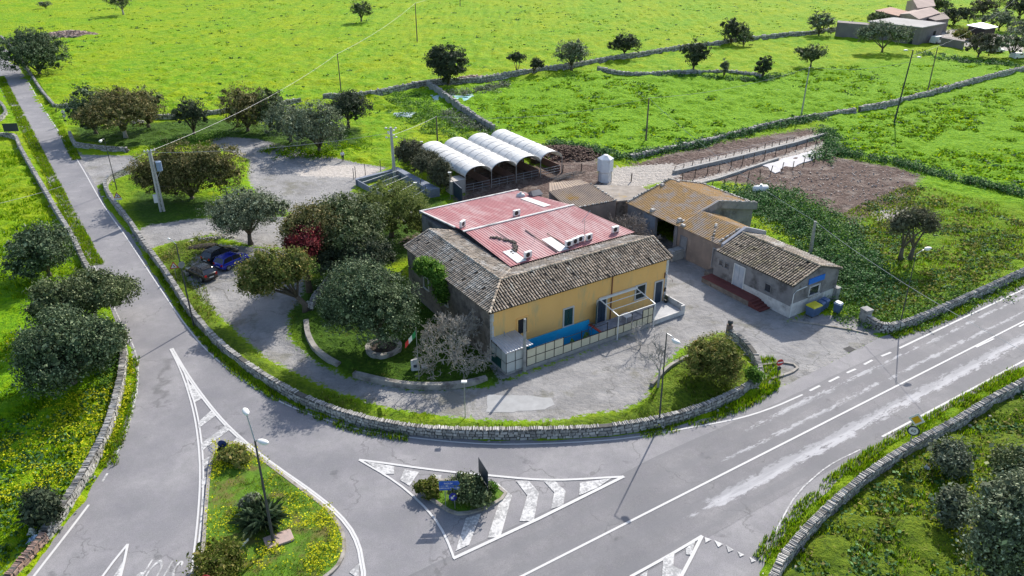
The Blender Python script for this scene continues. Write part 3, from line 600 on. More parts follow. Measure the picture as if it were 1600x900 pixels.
# ---------------- vegetation ----------------
def leaf_bulk(mb, pts, size, nrm=None, jit=.6, aspect=.6, mi=0, droop=0):
    n = len(pts)
    if not n: return
    a = RN.normal(size=(n, 3))
    if nrm is not None: a = nrm+a*jit
    a /= np.linalg.norm(a, axis=1)[:, None]+1e-9
    b = RN.normal(size=(n, 3)); b[:, 2] -= droop; b -= (b*a).sum(1)[:, None]*a; b /= np.linalg.norm(b, axis=1)[:, None]+1e-9; c = np.cross(a, b)
    s = (size*RN.uniform(.6, 1.35, n))[:, None]
    v = np.stack([pts-b*s*.5, pts+c*s*aspect*.5+b*s*.05, pts+b*s*.5, pts-c*s*aspect*.5+b*s*.05], 1)
    mb.bulk(v.reshape(-1, 3), np.arange(n*4).reshape(n, 4), mi)
def crown_pts(lobes, n, clump=.45, shell=.55, zmin=None):
    """leaf positions in uneven clumps near the surface of overlapping lobes"""
    w = np.array([l[3]*l[4]+l[3]*l[5]+l[4]*l[5] for l in lobes]); w = w/w.sum(); per = 26; nc = max(4, n//per)
    k = RN.choice(len(lobes), nc, p=w); Lb = np.array(lobes); dv = RN.normal(size=(nc, 3)); dv[:, 2] = dv[:, 2]*.9+.14; dv /= np.linalg.norm(dv, axis=1)[:, None]
    rr = shell+(1.06-shell)*RN.uniform(0, 1, nc)**.55; rr *= 1+.10*np.sin(dv[:, 0]*7+k)*np.cos(dv[:, 1]*6)
    C = Lb[k, :3]+dv*Lb[k, 3:6]*rr[:, None]
    cs = clump*RN.uniform(.55, 1.3, nc); pts = np.repeat(C, per, 0)+RN.normal(size=(nc*per, 3))*np.repeat(cs, per)[:, None]*np.array([.5, .5, .36]); nr = np.repeat(dv, per, 0)
    if zmin is not None: ok = pts[:, 2] > zmin; pts = pts[ok]; nr = nr[ok]
    return pts, nr
def branch(mb, p, d, L_, r, depth_, spread=.7, mi=0, grav=0, minr=.012, kink=.25, nseg=3):
    p = Vector(p); d = Vector(d).normalized(); pts = [p.copy()]; rad = [r]
    for i in range(nseg):
        d = (d+Vector([random.gauss(0, kink) for _ in range(3)])*.5+Vector((0, 0, grav))).normalized(); p = p+d*L_/nseg; pts.append(p.copy()); rad.append(max(minr, r*(1-.45*(i+1)/nseg)))
    mb.path(pts, rad, 5 if r > .05 else 3, mi, cap=False)
    if depth_ <= 0: return
    for k in range(random.choice((2, 3, 3))):
        q = pts[random.choice((-1, -1, -2))]; dd = (d+Vector([random.gauss(0, spread) for _ in range(3)])).normalized()
        branch(mb, q, dd, L_*random.uniform(.6, .85), max(minr, r*.56), depth_-1, spread, mi, grav, minr, kink, nseg)
def tree(px, base_y, top_y, wpx, leaf, n, label, cat='tree', name='tree', group=None, size=.2, lobes=None, trunk=True, bark=None, depth_px=1.0, low=.25, clump=.5, nl=6, tx=None, asp=.6, trunks=1, hscale=1.0, wz=1.0, droop=0, shell=.55, base=None):
    bx, by = base or G(px, base_y); h = up(px, base_y, top_y)*hscale
    dp = depth(px, base_y); rw = wpx/2/F*dp*.93; low = low*.55 if group == 'trees in the far fields' else low; dx = 0 if tx is None else (tx-px)/F*dp
    root = empty(name, (bx, by, 0), random.uniform(0, 0), label, cat, group)
    ry = rw*depth_px
    if lobes is None:
        lobes = []; zc = h*(low+1)/2; rz = h*(1-low)/2
        for k in range(nl):
            a = 2*pi*k/nl+random.uniform(-.4, .4); f = random.uniform(.40, .68); rs = random.uniform(.36, .62)
            lobes.append((dx+math.cos(a)*rw*f, math.sin(a)*ry*f, zc+random.uniform(-.3, .25)*rz, rw*rs, ry*rs, rz*random.uniform(.5, .75)*wz))
        lobes.append((dx, 0, zc+rz*.2, rw*.62, ry*.62, rz*.8*wz))
    else:
        lobes = [(dx+a*rw, b*ry, c*h, r*rw, r*ry, (rz_*h)) for a, b, c, r, rz_ in lobes]
    n = int(n*1.7); mb = MB(); pts, nr = crown_pts(lobes, n, clump*min(1.3, rw/3+.25), shell, zmin=.12); leaf_bulk(mb, pts, size, nr, .8, asp, droop=droop)
    inner = [(a, b, c, r1*.86, r2*.86, r3*.86) for a, b, c, r1, r2, r3 in lobes]; ip, inr = crown_pts(inner, max(300, n//4), clump*.7, .2, zmin=.12); leaf_bulk(mb, ip, size*2.2, inr, .8, .8)
    mb.build('crown', LEAF[leaf], root)
    if trunk:
        tb = MB(); r0 = max(.1, h*.038)
        for t in range(trunks):
            ox = (t-(trunks-1)/2)*rw*.35; fz = h*low*.9+.1
            tb.path([(ox*1.0, 0, -.1), (ox*1.1+random.uniform(-.05, .05), .02, fz*.5), (ox*1.2+dx*.3, 0, fz)], [r0*1.45, r0*1.0, r0*.85], 8)
            for l in lobes[::(1 if trunks == 1 else 2)]:
                m_ = Vector((ox*1.2+dx*.3, 0, fz)); e_ = Vector(l[:3]); mid = m_.lerp(e_, .5)+Vector((random.uniform(-.2, .2), random.uniform(-.2, .2), .15*h*.3))
                tb.path([m_, mid, e_], [r0*.6, r0*.35, r0*.12], 5)
                for q in range(2): tb.path([mid, mid.lerp(e_, .6)+Vector([random.uniform(-.4, .4)*rw for _ in range(2)]+[random.uniform(.0, .4)]), ], [r0*.25, r0*.08], 4)
        tb.build('trunk', bark or BARK, root, smooth=True)
    return root
FT = 'trees in the far fields'; RT = 'trees round the restaurant car park'; LT = 'trees beside the left road'
# far field trees
tree(565,35,-4,36,'carob',1500,'small dark round tree alone in the top field with a dark shadow to its left',group=FT,size=.35,low=.3)
tree(193,24,-14,52,'carob',1600,'wide tree at the top edge with a pale flared trunk standing in the far field',group=FT,size=.35,low=.45,bark=PALEBARK)
tree(72,14,2,22,'grey',500,'low grey bush at the top edge left of the pale trunked tree',cat='bush',name='bush',group=None,size=.3,low=.1)
tree(62,116,44,112,'blue',12000,'large spreading carob beside the road at the upper left, next to the rubble heap',group=LT,size=.3,low=.04,nl=9)
tree(150,210,132,88,'blue',4500,'grey green tree at the left end of the upper tree row',group=RT,size=.26,low=.08,nl=8)
tree(197,216,138,132,'fig',8000,'wide brownish green tree with a pale forked trunk beside the low whitish wall',group=RT,size=.28,low=.22,nl=9,bark=PALEBARK)
tree(233,200,132,62,'carob',2600,'dark tree standing just behind the pale trunked wide tree',group=RT,size=.26,low=.1)
tree(304,212,152,58,'dark',3200,'small round purplish dark tree in the middle of the upper tree row',group=RT,size=.22,low=.12)
tree(388,206,130,92,'fig',5200,'brownish green round tree behind the yard, left of the olive',group=RT,size=.27,low=.08,nl=8)
tree(424,206,136,64,'carob',2800,'dark tree touching the brownish round tree at its right side',group=RT,size=.27,low=.08,nl=8)
tree(455,224,154,92,'olive',5000,'grey green olive in the row above the shaded yard',group=RT,size=.22,low=.15)
tree(500,240,158,104,'olive',6500,'largest grey green olive, its crown hanging over the yard edge near the standing person',group=RT,size=.22,low=.12,nl=8)
tree(545,200,142,74,'dark',4200,'dark green carob at the right end of the upper tree row',group=RT,size=.26,low=.25,tx=544)
tree(702,136,68,68,'dark',5500,'big dark round carob where the far field walls meet',group=FT,size=.36,low=.12,nl=8,tx=697)
tree(808,118,82,40,'dark',900,'small windswept tree leaning left on the far field wall',group=FT,size=.33,lobes=[(-.3,0,.8,.5,.14),(.3,0,.75,.5,.16),(0,0,.85,.45,.14)])
tree(832,118,90,24,'dark',500,'tiny stunted tree with a leaning trunk right of the windswept one',group=FT,size=.3,low=.4,tx=838)
tree(893,110,60,62,'olive',2600,'grey olive on the far wall, second tree left of the sawn stump-like dark tree',group=FT,size=.32,low=.3)
tree(975,92,52,58,'dark',2200,'flat topped dark tree on the far wall between the grey olive and the tall one',group=FT,size=.34,low=.45)
tree(1083,112,62,44,'dark',2200,'dark upright tree standing in the field in front of the far wall',group=FT,size=.33,low=.25)
tree(1142,70,26,44,'dark',1800,'tall narrow dark tree on the far wall seen above the upright field tree',group=FT,size=.36,low=.15)
tree(1162,72,42,34,'carob',900,'low bushy tree touching the tall narrow dark tree',group=FT,size=.36,low=.05)
tree(1131,120,88,18,'grey',600,'small conical grey green tree on the tumbled wall',group=FT,size=.3,low=.05)
tree(1192,122,86,28,'dark',1100,'small oval dark tree on the tumbled wall, right of the conical one',group=FT,size=.32,low=.12)
tree(1279,56,18,46,'olive',1500,'round grey olive left of the far farmhouse wall',group=FT,size=.4,low=.12)
tree(1266,106,70,56,'carob',1800,'wide low umbrella shaped tree in the green field with a bare underside',group=FT,size=.34,low=.45)
tree(1378,82,36,96,'olive',3400,'broad two lobed tree in front of the grey farmhouse',group=FT,size=.36,lobes=[(-.55,0,.68,.42,.26),(-.1,.2,.8,.4,.24),(.55,0,.62,.4,.30),(.2,-.2,.7,.36,.25),(-.75,0,.6,.25,.18)])
for x, y, t, w, lf, lb in ((1372,42,20,36,'carob','bushy dark tree at the back corner of the grey farmhouse'),(1490,40,8,60,'dark','dark broad tree right of the farmhouse roofs'),
    (1462,22,-8,50,'carob','dark tree behind the farmhouse at the top edge'),(1528,90,50,56,'brown','olive brown tree in front of the low metal shed at the far right'),
    (1578,92,42,66,'olive','thin trunked grey tree at the right edge near the far farm'),(1560,48,14,60,'olive','pale olive tree behind the metal shed at the far right'),
    (1535,26,-4,44,'brown','yellowish green tree at the top right corner of the farm'),(1592,30,-6,60,'dark','dark tree in the top right corner'),(1500,62,46,30,'ylw','small yellowish tree between farmhouse and parked van'),
    (1600,62,30,50,'grey','grey bushy tree cut by the right edge of the picture'),(1562,4,-12,70,'dark','distant dark tree line tree at the top right')):
    tree(x,y,t,w,lf,1500,lb,group='trees round the far farm',size=.42,low=.12)
# left road trees
tree(78,432,352,104,'blue',8000,'dark bushy tree by the left road wall, the upper one of the roadside group',group=LT,size=.22,low=.08,tx=76)
tree(150,500,428,130,'carob',11000,'dark tree overhanging the left road, right part of the roadside group',group=LT,size=.21,low=.22,tx=158)
tree(102,520,436,96,'carob',9000,'dark tree on the field side of the left road, behind the overhanging one',group=LT,size=.21,low=.12)
tree(118,604,492,158,'blue',17000,'largest blue green tree of the left roadside group, lowest in the picture',group=LT,size=.21,low=.08,nl=9,tx=118)
tree(172,560,505,70,'carob',4200,'small dark tree squeezed against the left road wall below the overhanging one',group=LT,size=.2,low=.1)
tree(75,820,768,58,'dark',3600,'lone round dark bush beside the wide stone wall at the lower left',cat='bush',name='bush',size=.16,low=.02,trunk=False,clump=.7,shell=.35)
# car park trees
tree(300,311,220,188,'fig',21000,'very wide brownish green tree behind the concrete pole with the transformer',group=RT,size=.22,low=.04,nl=10,depth_px=.45,tx=299)
tree(392,382,296,124,'olive',13000,'round grey green olive standing between the driveway and the parked cars',group=RT,size=.18,low=.2,nl=8)
tree(478,488,382,126,'ylw',6500,'yellowing carob with a forked trunk hanging over the car park beside the blue car',group=RT,size=.22,lobes=[(-.65,-.1,.62,.34,.17),(-.25,.1,.72,.4,.2),(.2,-.15,.66,.42,.2),(-.75,-.2,.46,.22,.12),(.5,.1,.68,.4,.22),(-.3,-.45,.52,.3,.15)],tx=442,nl=7)
tree(484,458,354,58,'red',3200,'small tree with dark red leaves among the car park trees',group=RT,size=.18,low=.62,tx=485,clump=.8,shell=.3)
tree(560,425,306,150,'carob',16000,'tall dark carob left of the restaurant roof, behind the big blue green tree',group=RT,size=.21,low=.2,nl=9,tx=538)
tree(520,440,318,110,'fig',8000,'brownish green tree between the red leaved tree and the tall dark carob',group=RT,size=.21,low=.3,nl=7,tx=500)
tree(612,370,278,132,'pepper',15000,'pale green weeping pepper tree behind the restaurant roof',group=RT,size=.17,low=.12,nl=9,droop=1.2,asp=.4,tx=615)
tree(660,372,322,56,'pepper',3600,'small pale green tree touching the corner of the red metal roof',group=RT,size=.17,low=.1,droop=1,asp=.4,tx=662)
tree(565,450,372,120,'dark',8000,'very dark tree in the shade between the tall carob and the planter tree',group=RT,size=.2,low=.15)
tree(600,546,408,170,'blue',26000,'big round blue green tree growing out of the ring planter on the lawn',group=RT,size=.17,low=.17,nl=11,tx=577,clump=.42)
tree(676,500,404,60,'vine',5500,'bright green climber against the left wall of the restaurant',cat='climber',name='climbing_plant',size=.2,lobes=[(-.4,.4,.84,.45,.12),(.15,.0,.82,.5,.12),(.6,-.5,.72,.45,.14),(.7,-.8,.55,.3,.14)],droop=.6,trunk=False)
tree(1112,596,524,96,'ylw',9000,'dense yellowing shrub behind the round end of the curving wall',cat='shrub',name='shrub',size=.17,low=.02,nl=9,clump=.4,depth_px=.95,trunk=False)
tree(1424,410,330,88,'brown',3400,'olive with two thick trunks in the rough lot beside the main road',group=None,size=.2,lobes=[(-.35,0,.76,.45,.22),(.3,0,.78,.5,.2),(.65,0,.7,.32,.16),(-.6,0,.66,.3,.17),(0,.1,.84,.4,.16)],trunks=2,base=G(1414,406),clump=.7,shell=.3)
tree(1562,905,742,150,'olive',17000,'large grey green olive at the lower right corner',size=.19,low=.05,nl=10,tx=1566)
tree(1482,818,768,50,'grey',2600,'dark grey bush touching the left side of the large corner olive',cat='bush',name='bush',size=.17,low=.0,trunk=False,clump=.8,shell=.25)
tree(1482,738,694,60,'grey',2600,'low round weedy bush behind the lower right stone wall',cat='bush',name='bush',size=.17,low=.0,trunk=False,clump=.8,shell=.25)
tree(1572,758,704,70,'carob',3200,'dark bush near the right edge above the large corner olive',cat='bush',name='bush',size=.17,low=.0,trunk=False,clump=.8,shell=.25)
tree(1175,604,572,28,'vine',900,'small bright green bush inside the round end of the curving wall',cat='bush',name='bush',size=.16,low=.02,trunk=False)
# dark shrubs by the tunnels
HB='dark hedge shrubs beside the white tunnels'
for x, y, t, w, lb in ((640,262,214,46,'leftmost dark shrub of the row between concrete pole and tunnels'),(668,282,232,46,'middle brown green shrub of the row left of the tunnels'),(690,300,246,38,'lowest brown green shrub of the row, nearest the small white lamp'),(655,250,226,40,'dark rear shrub behind the row left of the tunnels')):
    tree(x,y,t,w,'brown',3800,lb,cat='shrub',name='shrub',group=HB,size=.2,low=.03,trunk=False)
# junction islands
tree(733,784,744,70,'carob',5500,'dense dark bush on the small triangular traffic island behind the blue signs',cat='bush',name='bush',size=.15,low=.0,trunk=False,clump=.6,shell=.35,nl=9,depth_px=.8)
tree(672,772,752,44,'dry',1600,'low yellowish clump at the left tip of the small traffic island',cat='bush',name='bush',size=.15,low=.0,trunk=False,clump=.3)
tree(762,776,756,38,'vine',1400,'low leafy green clump at the right end of the small traffic island',cat='bush',name='bush',size=.16,low=.0,trunk=False,clump=.3)
tree(366,722,700,64,'ylw',1500,'flowering low bush at the tip of the large traffic island',cat='bush',name='bush',size=.13,low=.0,trunk=False,clump=.3)
tree(345,892,862,90,'dry',2600,'dry brownish bush at the bottom of the large traffic island',cat='bush',name='bush',size=.14,low=.0,trunk=False,clump=.75,shell=.1,nl=9)
tree(392,800,775,46,'grey',700,'grey shrub behind the dwarf palm on the large traffic island',cat='bush',name='bush',size=.15,low=.0,trunk=False,clump=.3)
# dwarf palm of arching blades
b_ = G(408, 822); m = MB()
for k in range(460):
    a = random.uniform(0, 2*pi); e = random.uniform(.15, 1.35); l = random.uniform(1.0, 1.9); d = Vector((math.cos(a)*math.cos(e), math.sin(a)*math.cos(e), math.sin(e))); s = Vector((-math.sin(a), math.cos(a), 0))*.035
    o_ = Vector((b_[0]+random.uniform(-.7, .7), b_[1]+random.uniform(-.6, .6), .25+random.uniform(0, .5))); p1 = o_+d*l*.6; p2 = o_+d*l-Vector((0, 0, .28*l))
    m.add([o_-s, o_+s, p1+s, p2, p1-s], [(0, 1, 2, 3, 4)])
m.build('dwarf_palm', LEAF['blue'], label='spiky dwarf palm clump beside the tall street lamp on the large island', cat='palm')
# bare trees
def bare(px, py, top, w, label, depth_, r, mat, kinks=.3, n0=5, spread=.7, minr=.012, flat=.5, L_=None, name='bare_tree', group=None, trunk_h=.12, base=None, hh=None):
    bx, by = base or G(px, py); h = hh or up(px, py, top); root = empty(name, (bx, by, 0), 0, label, 'tree', group); m = MB(); m.path([(0, 0, -.05), (0, 0, h*trunk_h)], [r*1.3, r], 7)
    m.build('trunk', mat, root); m = MB(); rw = w/2/F*depth(px, py)
    for k in range(n0):
        a = 2*pi*k/n0+random.uniform(-.3, .3); e = random.uniform(flat*.5, 1.4)
        branch(m, (0, 0, h*trunk_h), (math.cos(a)*math.cos(e)*rw/h*1.3, math.sin(a)*math.cos(e)*rw/h*1.3, math.sin(e)), L_ or h*.42, r*.6, depth_, spread, minr=minr, kink=kinks, grav=.03)
    m.build('crown', mat, root); return root
FIGB = pm('pale_fig_bark', (.38, .35, .30), (.24, .22, .19), 3, .9, .2, .01)
bare(712,572,478,112,'bare pale grey fig tree with dense twisting twigs against the left restaurant wall',6,.13,FIGB,n0=10,spread=.5,minr=.016,flat=.1,L_=1.5,kinks=.32,)
bare(1028,606,520,56,'slim bare sapling beside the street lamp near the yellowing shrub',4,.09,PALEBARK,n0=5,spread=.42,minr=.017,flat=.9,trunk_h=.3,L_=1.0)
bare(948,386,330,110,'leafless thicket tree between the red roof and the rusty barn',5,.12,pm('dark_twigs',(.27,.23,.20),(.16,.14,.12),3,.9,.2,.01),n0=16,spread=.6,minr=.024,flat=.05,L_=1.5,base=LW(26.6,12.6),hh=5.4)
bare(1000,545,508,50,'low heap of bare branches against the terrace wall',3,.05,PALEBARK,n0=8,spread=.6,minr=.014,flat=.0,name='brush_heap')

# ---------------- ground cover ----------------
def inside(px, py, poly): return sdist(px, py, poly) > 0
def blades(polys, dens, leaf, h, w=.05, label='', name='grass', per=4, avoid=(), lean=.5):
    mb = MB()
    allp = []
    for P_ in polys:
        A = np.array(P_); lo = A.min(0); hi = A.max(0); n = int((hi-lo).prod()*dens); x = RN.uniform(lo[0], hi[0], n); y = RN.uniform(lo[1], hi[1], n)
        ok = inside(x, y, P_)
        for q in avoid: ok &= ~inside(x, y, q)
        ok &= vnoise(x, y, .5, 4)+.5*vnoise(x, y, 1.7, 6)+RN.uniform(0, .5, n) > .72
        allp.append(np.stack([x[ok], y[ok]], 1))
    p = np.concatenate(allp); n = len(p)*per; p = np.repeat(p, per, 0)+RN.normal(size=(n, 2))*.09
    a = RN.uniform(0, 2*pi, n); hh = h*RN.uniform(.5, 1.4, n)*(.6+.8*vnoise(p[:, 0], p[:, 1], .6, 8)); l = RN.uniform(0, lean, n)*hh
    d = np.stack([np.cos(a), np.sin(a)], 1); s = np.stack([-d[:, 1], d[:, 0]], 1)*w
    z0 = np.full(n, .0); v = np.zeros((n, 3, 3)); v[:, 0, :2] = p-s; v[:, 1, :2] = p+s; v[:, 2, :2] = p+d*l[:, None]; v[:, 2, 2] = hh
    mb.bulk(v.reshape(-1, 3), np.arange(n*3).reshape(n, 3)); return mb.build(name, LEAF[leaf], label=label, cat='grass', kind='stuff')
def scatter_flowers(polys, dens, size, label, z=.3, leaf='flower', name='wildflowers', thr=.62, onroad=False):
    mb = MB(); out = []
    for P_ in polys:
        A = np.array(P_); lo = A.min(0); hi = A.max(0); n = int((hi-lo).prod()*dens); x = RN.uniform(lo[0], hi[0], n); y = RN.uniform(lo[1], hi[1], n)
        ok = inside(x, y, P_) & (vnoise(x, y, .22, 14)*.55+.25*vnoise(x, y, .8, 3)+.2*vnoise(x, y, 2.2, 5)+RN.uniform(-.08, .08, n) > thr+.04) & (onroad | ~inside(x, y, ROAD)); out.append(np.stack([x[ok], y[ok]], 1))
    p = np.concatenate(out); n = len(p); pts = np.c_[p, z*RN.uniform(.6, 1.3, n)]; leaf_bulk(mb, pts, size, np.tile([0, -.25, 1.], (n, 1)), .5, .95); return mb.build(name, LEAF[leaf], label=label, cat='flowers', kind='stuff')
NEARL = GP([(-60,560),(60,500),(180,560),(190,600),(178,660),(150,722),(118,775),(86,820),(50,868),(0,930),(-120,960)])
LEFT2 = GP([(-40,232),(30,238),(62,300),(110,385),(140,440),(60,470),(-60,470)])
BR = GP([(1235,905),(1255,850),(1330,778),(1400,730),(1620,605),(1620,960),(1230,960)])
LOT = DRY[0]
VERGE_IN = VERGE[1:3]
blades([NEARL], 15, 'lush', .32, .05, 'lush green meadow grass left of the road wall')
blades([LEFT2], 7, 'lush', .35, .07, 'green crop grass in the upper left field beside the road')
blades([BR], 6, 'dry', .3, .05, 'rough olive grass behind the lower right wall', per=2)
blades([BR], 14, 'lush', .28, .05, 'fresh green grass behind the lower right wall', per=3)
blades([LOT], 6, 'dry', .28, .06, 'rough grass of the lot beside the main road', per=3)
blades([LOT], 6, 'lush', .25, .06, 'green weeds of the lot beside the main road', per=3)
blades(VERGE_IN, 12, 'dry', .2, .04, 'dry verge grass inside the long curving wall', per=3, avoid=YARD[3:4])
blades(VERGE_IN, 2.5, 'lush', .2, .04, 'green verge grass inside the long curving wall', per=3, avoid=YARD[3:4])
ISG = [GP([(346,704),(366,700),(392,712),(430,742),(470,772),(504,800),(526,832),(530,858),(518,885),(495,905),(320,915),(330,850),(334,750)]), GP([(656,762),(690,757),(740,757),(776,768),(745,794),(715,799),(690,788)])]
blades(ISG, 40, 'lush', .2, .035, 'green turf of the two traffic islands', per=4)
blades(ISG, 20, 'dry', .22, .035, 'olive tufts on the two traffic islands', per=3)
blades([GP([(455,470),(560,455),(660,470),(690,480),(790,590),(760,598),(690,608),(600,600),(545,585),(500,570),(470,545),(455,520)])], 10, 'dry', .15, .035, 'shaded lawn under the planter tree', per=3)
# weedy strips at the feet of the walls
def strip(px, w, z=0): 
    m = MB(); P_ = smooth_line(GP(px, z), 1.0); a = []; b = []
    for i in range(len(P_)):
        d = (Vector(P_[min(i+1, len(P_)-1)])-Vector(P_[max(i-1, 0)])).normalized(); q = Vector((-d.y, d.x))*w/2; p = Vector(P_[i]); a.append(tuple(p+q)); b.append(tuple(p-q))
    return a+b[::-1]
ST = [strip([(232,398),(270,455),(312,520),(352,565),(410,608),(480,644),(560,672),(640,686)], .8), strip([(96,205),(120,250)], 1.2), strip([(0,120),(30,180),(60,240),(90,300),(110,340),(134,385),(150,415)], 1.6), strip([(205,560),(202,600),(196,640),(182,690),(168,730)], 1.2), strip([(1000,678),(1050,668),(1110,652),(1160,632),(1200,610)], 1.2), strip([(1196,880),(1215,850),(1262,800),(1320,748),(1400,695),(1500,637),(1600,580)], 1.7), strip([(1390,524),(1450,505),(1520,474),(1610,432)], 1.5), strip([(42,105),(70,150),(96,200)], .9), strip([(1196,560),(1208,585),(1200,610)], 1.4)]
blades(ST, 34, 'lush', .3, .04, 'weeds along the feet of the roadside walls', per=4)
blades(ST, 18, 'dry', .25, .04, 'dry tufts along the feet of the roadside walls', per=3)
scatter_flowers([NEARL, FLOW[0]], 26, .13, 'yellow wildflowers in the meadow left of the junction', .36, thr=.55)
scatter_flowers([FLOW[2], FLOW[3], ISLE_L], 60, .11, 'yellow wildflowers on the large traffic island', .36, thr=.46, onroad=True)
scatter_flowers([GP([(700,790),(760,785),(776,770),(745,798),(715,804)])], 60, .12, 'yellow flowers at the front of the small traffic island', .4, thr=.4, onroad=True)
scatter_flowers([FLOW[4]], 30, .13, 'yellow wildflowers behind the lower right wall', .34, thr=.54)
scatter_flowers([strip([(975,672),(1000,672),(1048,662)], .9), ST[3], ST[2]], 50, .13, 'yellow flowering weeds at the feet of the walls', .4, thr=.45)
# leafy undergrowth masses
def mass(px, n, leaf, label, w, h, size=.22, name='undergrowth', kindw=None, z=0):
    P_ = np.array(smooth_line(GP(px, z), .8)); k = RN.integers(0, len(P_), n//24); C = np.zeros((len(k), 3)); C[:, :2] = P_[k]+RN.normal(size=(len(k), 2))*w/2.4; C[:, 2] = h*RN.uniform(.1, .9, len(k))*np.exp(-((RN.normal(size=len(k))*.5)**2))
    pts = np.repeat(C, 24, 0)+RN.normal(size=(len(k)*24, 3))*np.array([.38, .38, .2]); pts[:, 2] = np.abs(pts[:, 2])+.03
    mb = MB(); leaf_bulk(mb, pts, size, np.tile([0, 0, 1.], (len(pts), 1)), .8, .7); return mb.build(name, LEAF[leaf], label=label, cat='undergrowth', kind='stuff')
mass([(1185,322),(1192,310),(1225,330),(1262,352),(1290,372),(1312,395),(1322,425),(1322,455)], 46000, 'ivy', 'thick ivy bank behind the rusty barn and the tiled cottage', 5.6, 1.2, .26)
mass([(1215,318),(1260,338),(1296,366),(1325,410)], 15000, 'vine', 'brighter weeds over the ivy bank behind the barn', 3.6, 1.2)
mass([(985,246),(1030,240),(1090,228),(1150,214),(1210,199),(1280,188)], 9000, 'ivy', 'dark weeds smothering the field wall above the feeding yards', 1.6, 1.1, .3)
mass([(1290,236),(1330,244),(1400,256),(1470,276),(1540,292),(1610,310)], 6500, 'ivy', 'dark hedge strip along the lower edge of the right field', 1.6, .9, .3)
mass([(1290,205),(1300,235),(1280,250)], 4000, 'ivy', 'weeds at the far end of the feeding yards', 3, .9, .3)
mass([(862,226),(930,236),(985,252)], 3500, 'ivy', 'leafy strip between the white tank and the green field', 1.5, .9, .3)
mass([(700,178),(730,196),(770,205)], 3500, 'grey', 'grey thistles at the foot of the slanting grey wall', 3.5, .8, .3)
mass([(620,150),(660,175),(700,205),(740,215)], 7000, 'vine', 'rank green weeds left of the slanting grey wall', 6, .8, .32)
mass([(250,228),(300,222),(345,212)], 3500, 'vine', 'bright weeds behind the wide tree by the transformer pole', 3, .7, .25)
mass([(700,150),(740,145),(790,133)], 3000, 'grey', 'grey weeds at the foot of the far wall by the big carob', 3, .8, .32)
mass([(1395,50),(1500,30),(1600,10),(1650,0)], 3500, 'carob', 'dark scrub around the far farm', 14, 1.6, .5)
mass([(1440,86),(1500,96),(1560,102),(1620,106)], 2600, 'ivy', 'dark weeds in front of the far farm yard', 4, .9, .4)
mass([(1020,118),(1100,122),(1180,126),(1230,116)], 2600, 'ivy', 'weeds at the foot of the tumbled wall', 2.5, .7, .36)
mass([(420,236),(500,240),(560,225)], 3500, 'lush', 'tall grass under the upper tree row', 4, .5, .28)
mass([(168,540),(176,565),(174,600)], 2500, 'vine', 'weeds between the left trees and the wide stone wall', 1.0, .7, .2)
mass([(1320,455),(1330,490),(1380,508),(1450,488),(1560,440)], 5000, 'vine', 'bright weeds behind the whitish roadside wall', 2.6, .6, .22)
mass([(300,380),(260,400),(300,395),(325,372)], 2600, 'ylw', 'yellowish weeds on the verge behind the parked cars', 2.2, .35, .16)

# tussocks: darker clumps standing out of the meadows
def tussocks(polys, n, leaf, label, s=.34, avoid=()):
    out = []
    for P_, k in zip(polys, n):
        A = np.array(P_); lo = A.min(0); hi = A.max(0); x = RN.uniform(lo[0], hi[0], k*3); y = RN.uniform(lo[1], hi[1], k*3); ok = inside(x, y, P_) & (vnoise(x, y, .06, 2)*.5+vnoise(x, y, .3, 9)*.5 > .45)
        for q in avoid: ok &= ~inside(x, y, q)
        out.append(np.stack([x[ok], y[ok]], 1)[:k])
    c = np.concatenate(out); k = 9; r = np.repeat(RN.uniform(.2, .75, len(c)), k); pts = np.zeros((len(c)*k, 3)); pts[:, :2] = np.repeat(c, k, 0)+RN.normal(size=(len(c)*k, 2))*r[:, None]*np.array([.9, .5]); pts[:, 2] = .12+RN.uniform(0, .35, len(pts))*r
    mb = MB(); leaf_bulk(mb, pts, s, np.tile([0, 0, 1.], (len(pts), 1)), .7, .8); mb.build('grass_tussocks', LEAF[leaf], label=label, cat='grass', kind='stuff')
TOPF = GP([(10,-60),(1800,-60),(1500,10),(1300,45),(1100,68),(940,90),(720,118),(500,150),(300,165),(120,160)])
MIDF = GP([(720,140),(800,128),(930,112),(1100,122),(1300,105),(1480,100),(1600,112),(1440,155),(1290,182),(1130,212),(1000,238),(880,222),(780,200)])
RGTF = GP([(1300,190),(1440,165),(1620,120),(1640,300),(1450,262),(1320,232)])
tussocks([TOPF], [1500], 'ivy', 'dark weed tufts dotted over the far yellow green field', .5)
tussocks([MIDF, RGTF], [350, 200], 'ivy', 'darker grass clumps in the two green fields behind the barn', .42)
tussocks([TOPF, MIDF, RGTF], [3500, 2600, 1800], 'lush', 'bright grass clumps over the fields', .4)
tussocks([LOT, NEARL, BR], [500, 500, 300], 'ivy', 'weed clumps in the rough lots and the left meadow', .28)
tussocks([LOT, BR], [900, 250], 'dry', 'dry weed clumps in the rough lots', .28)
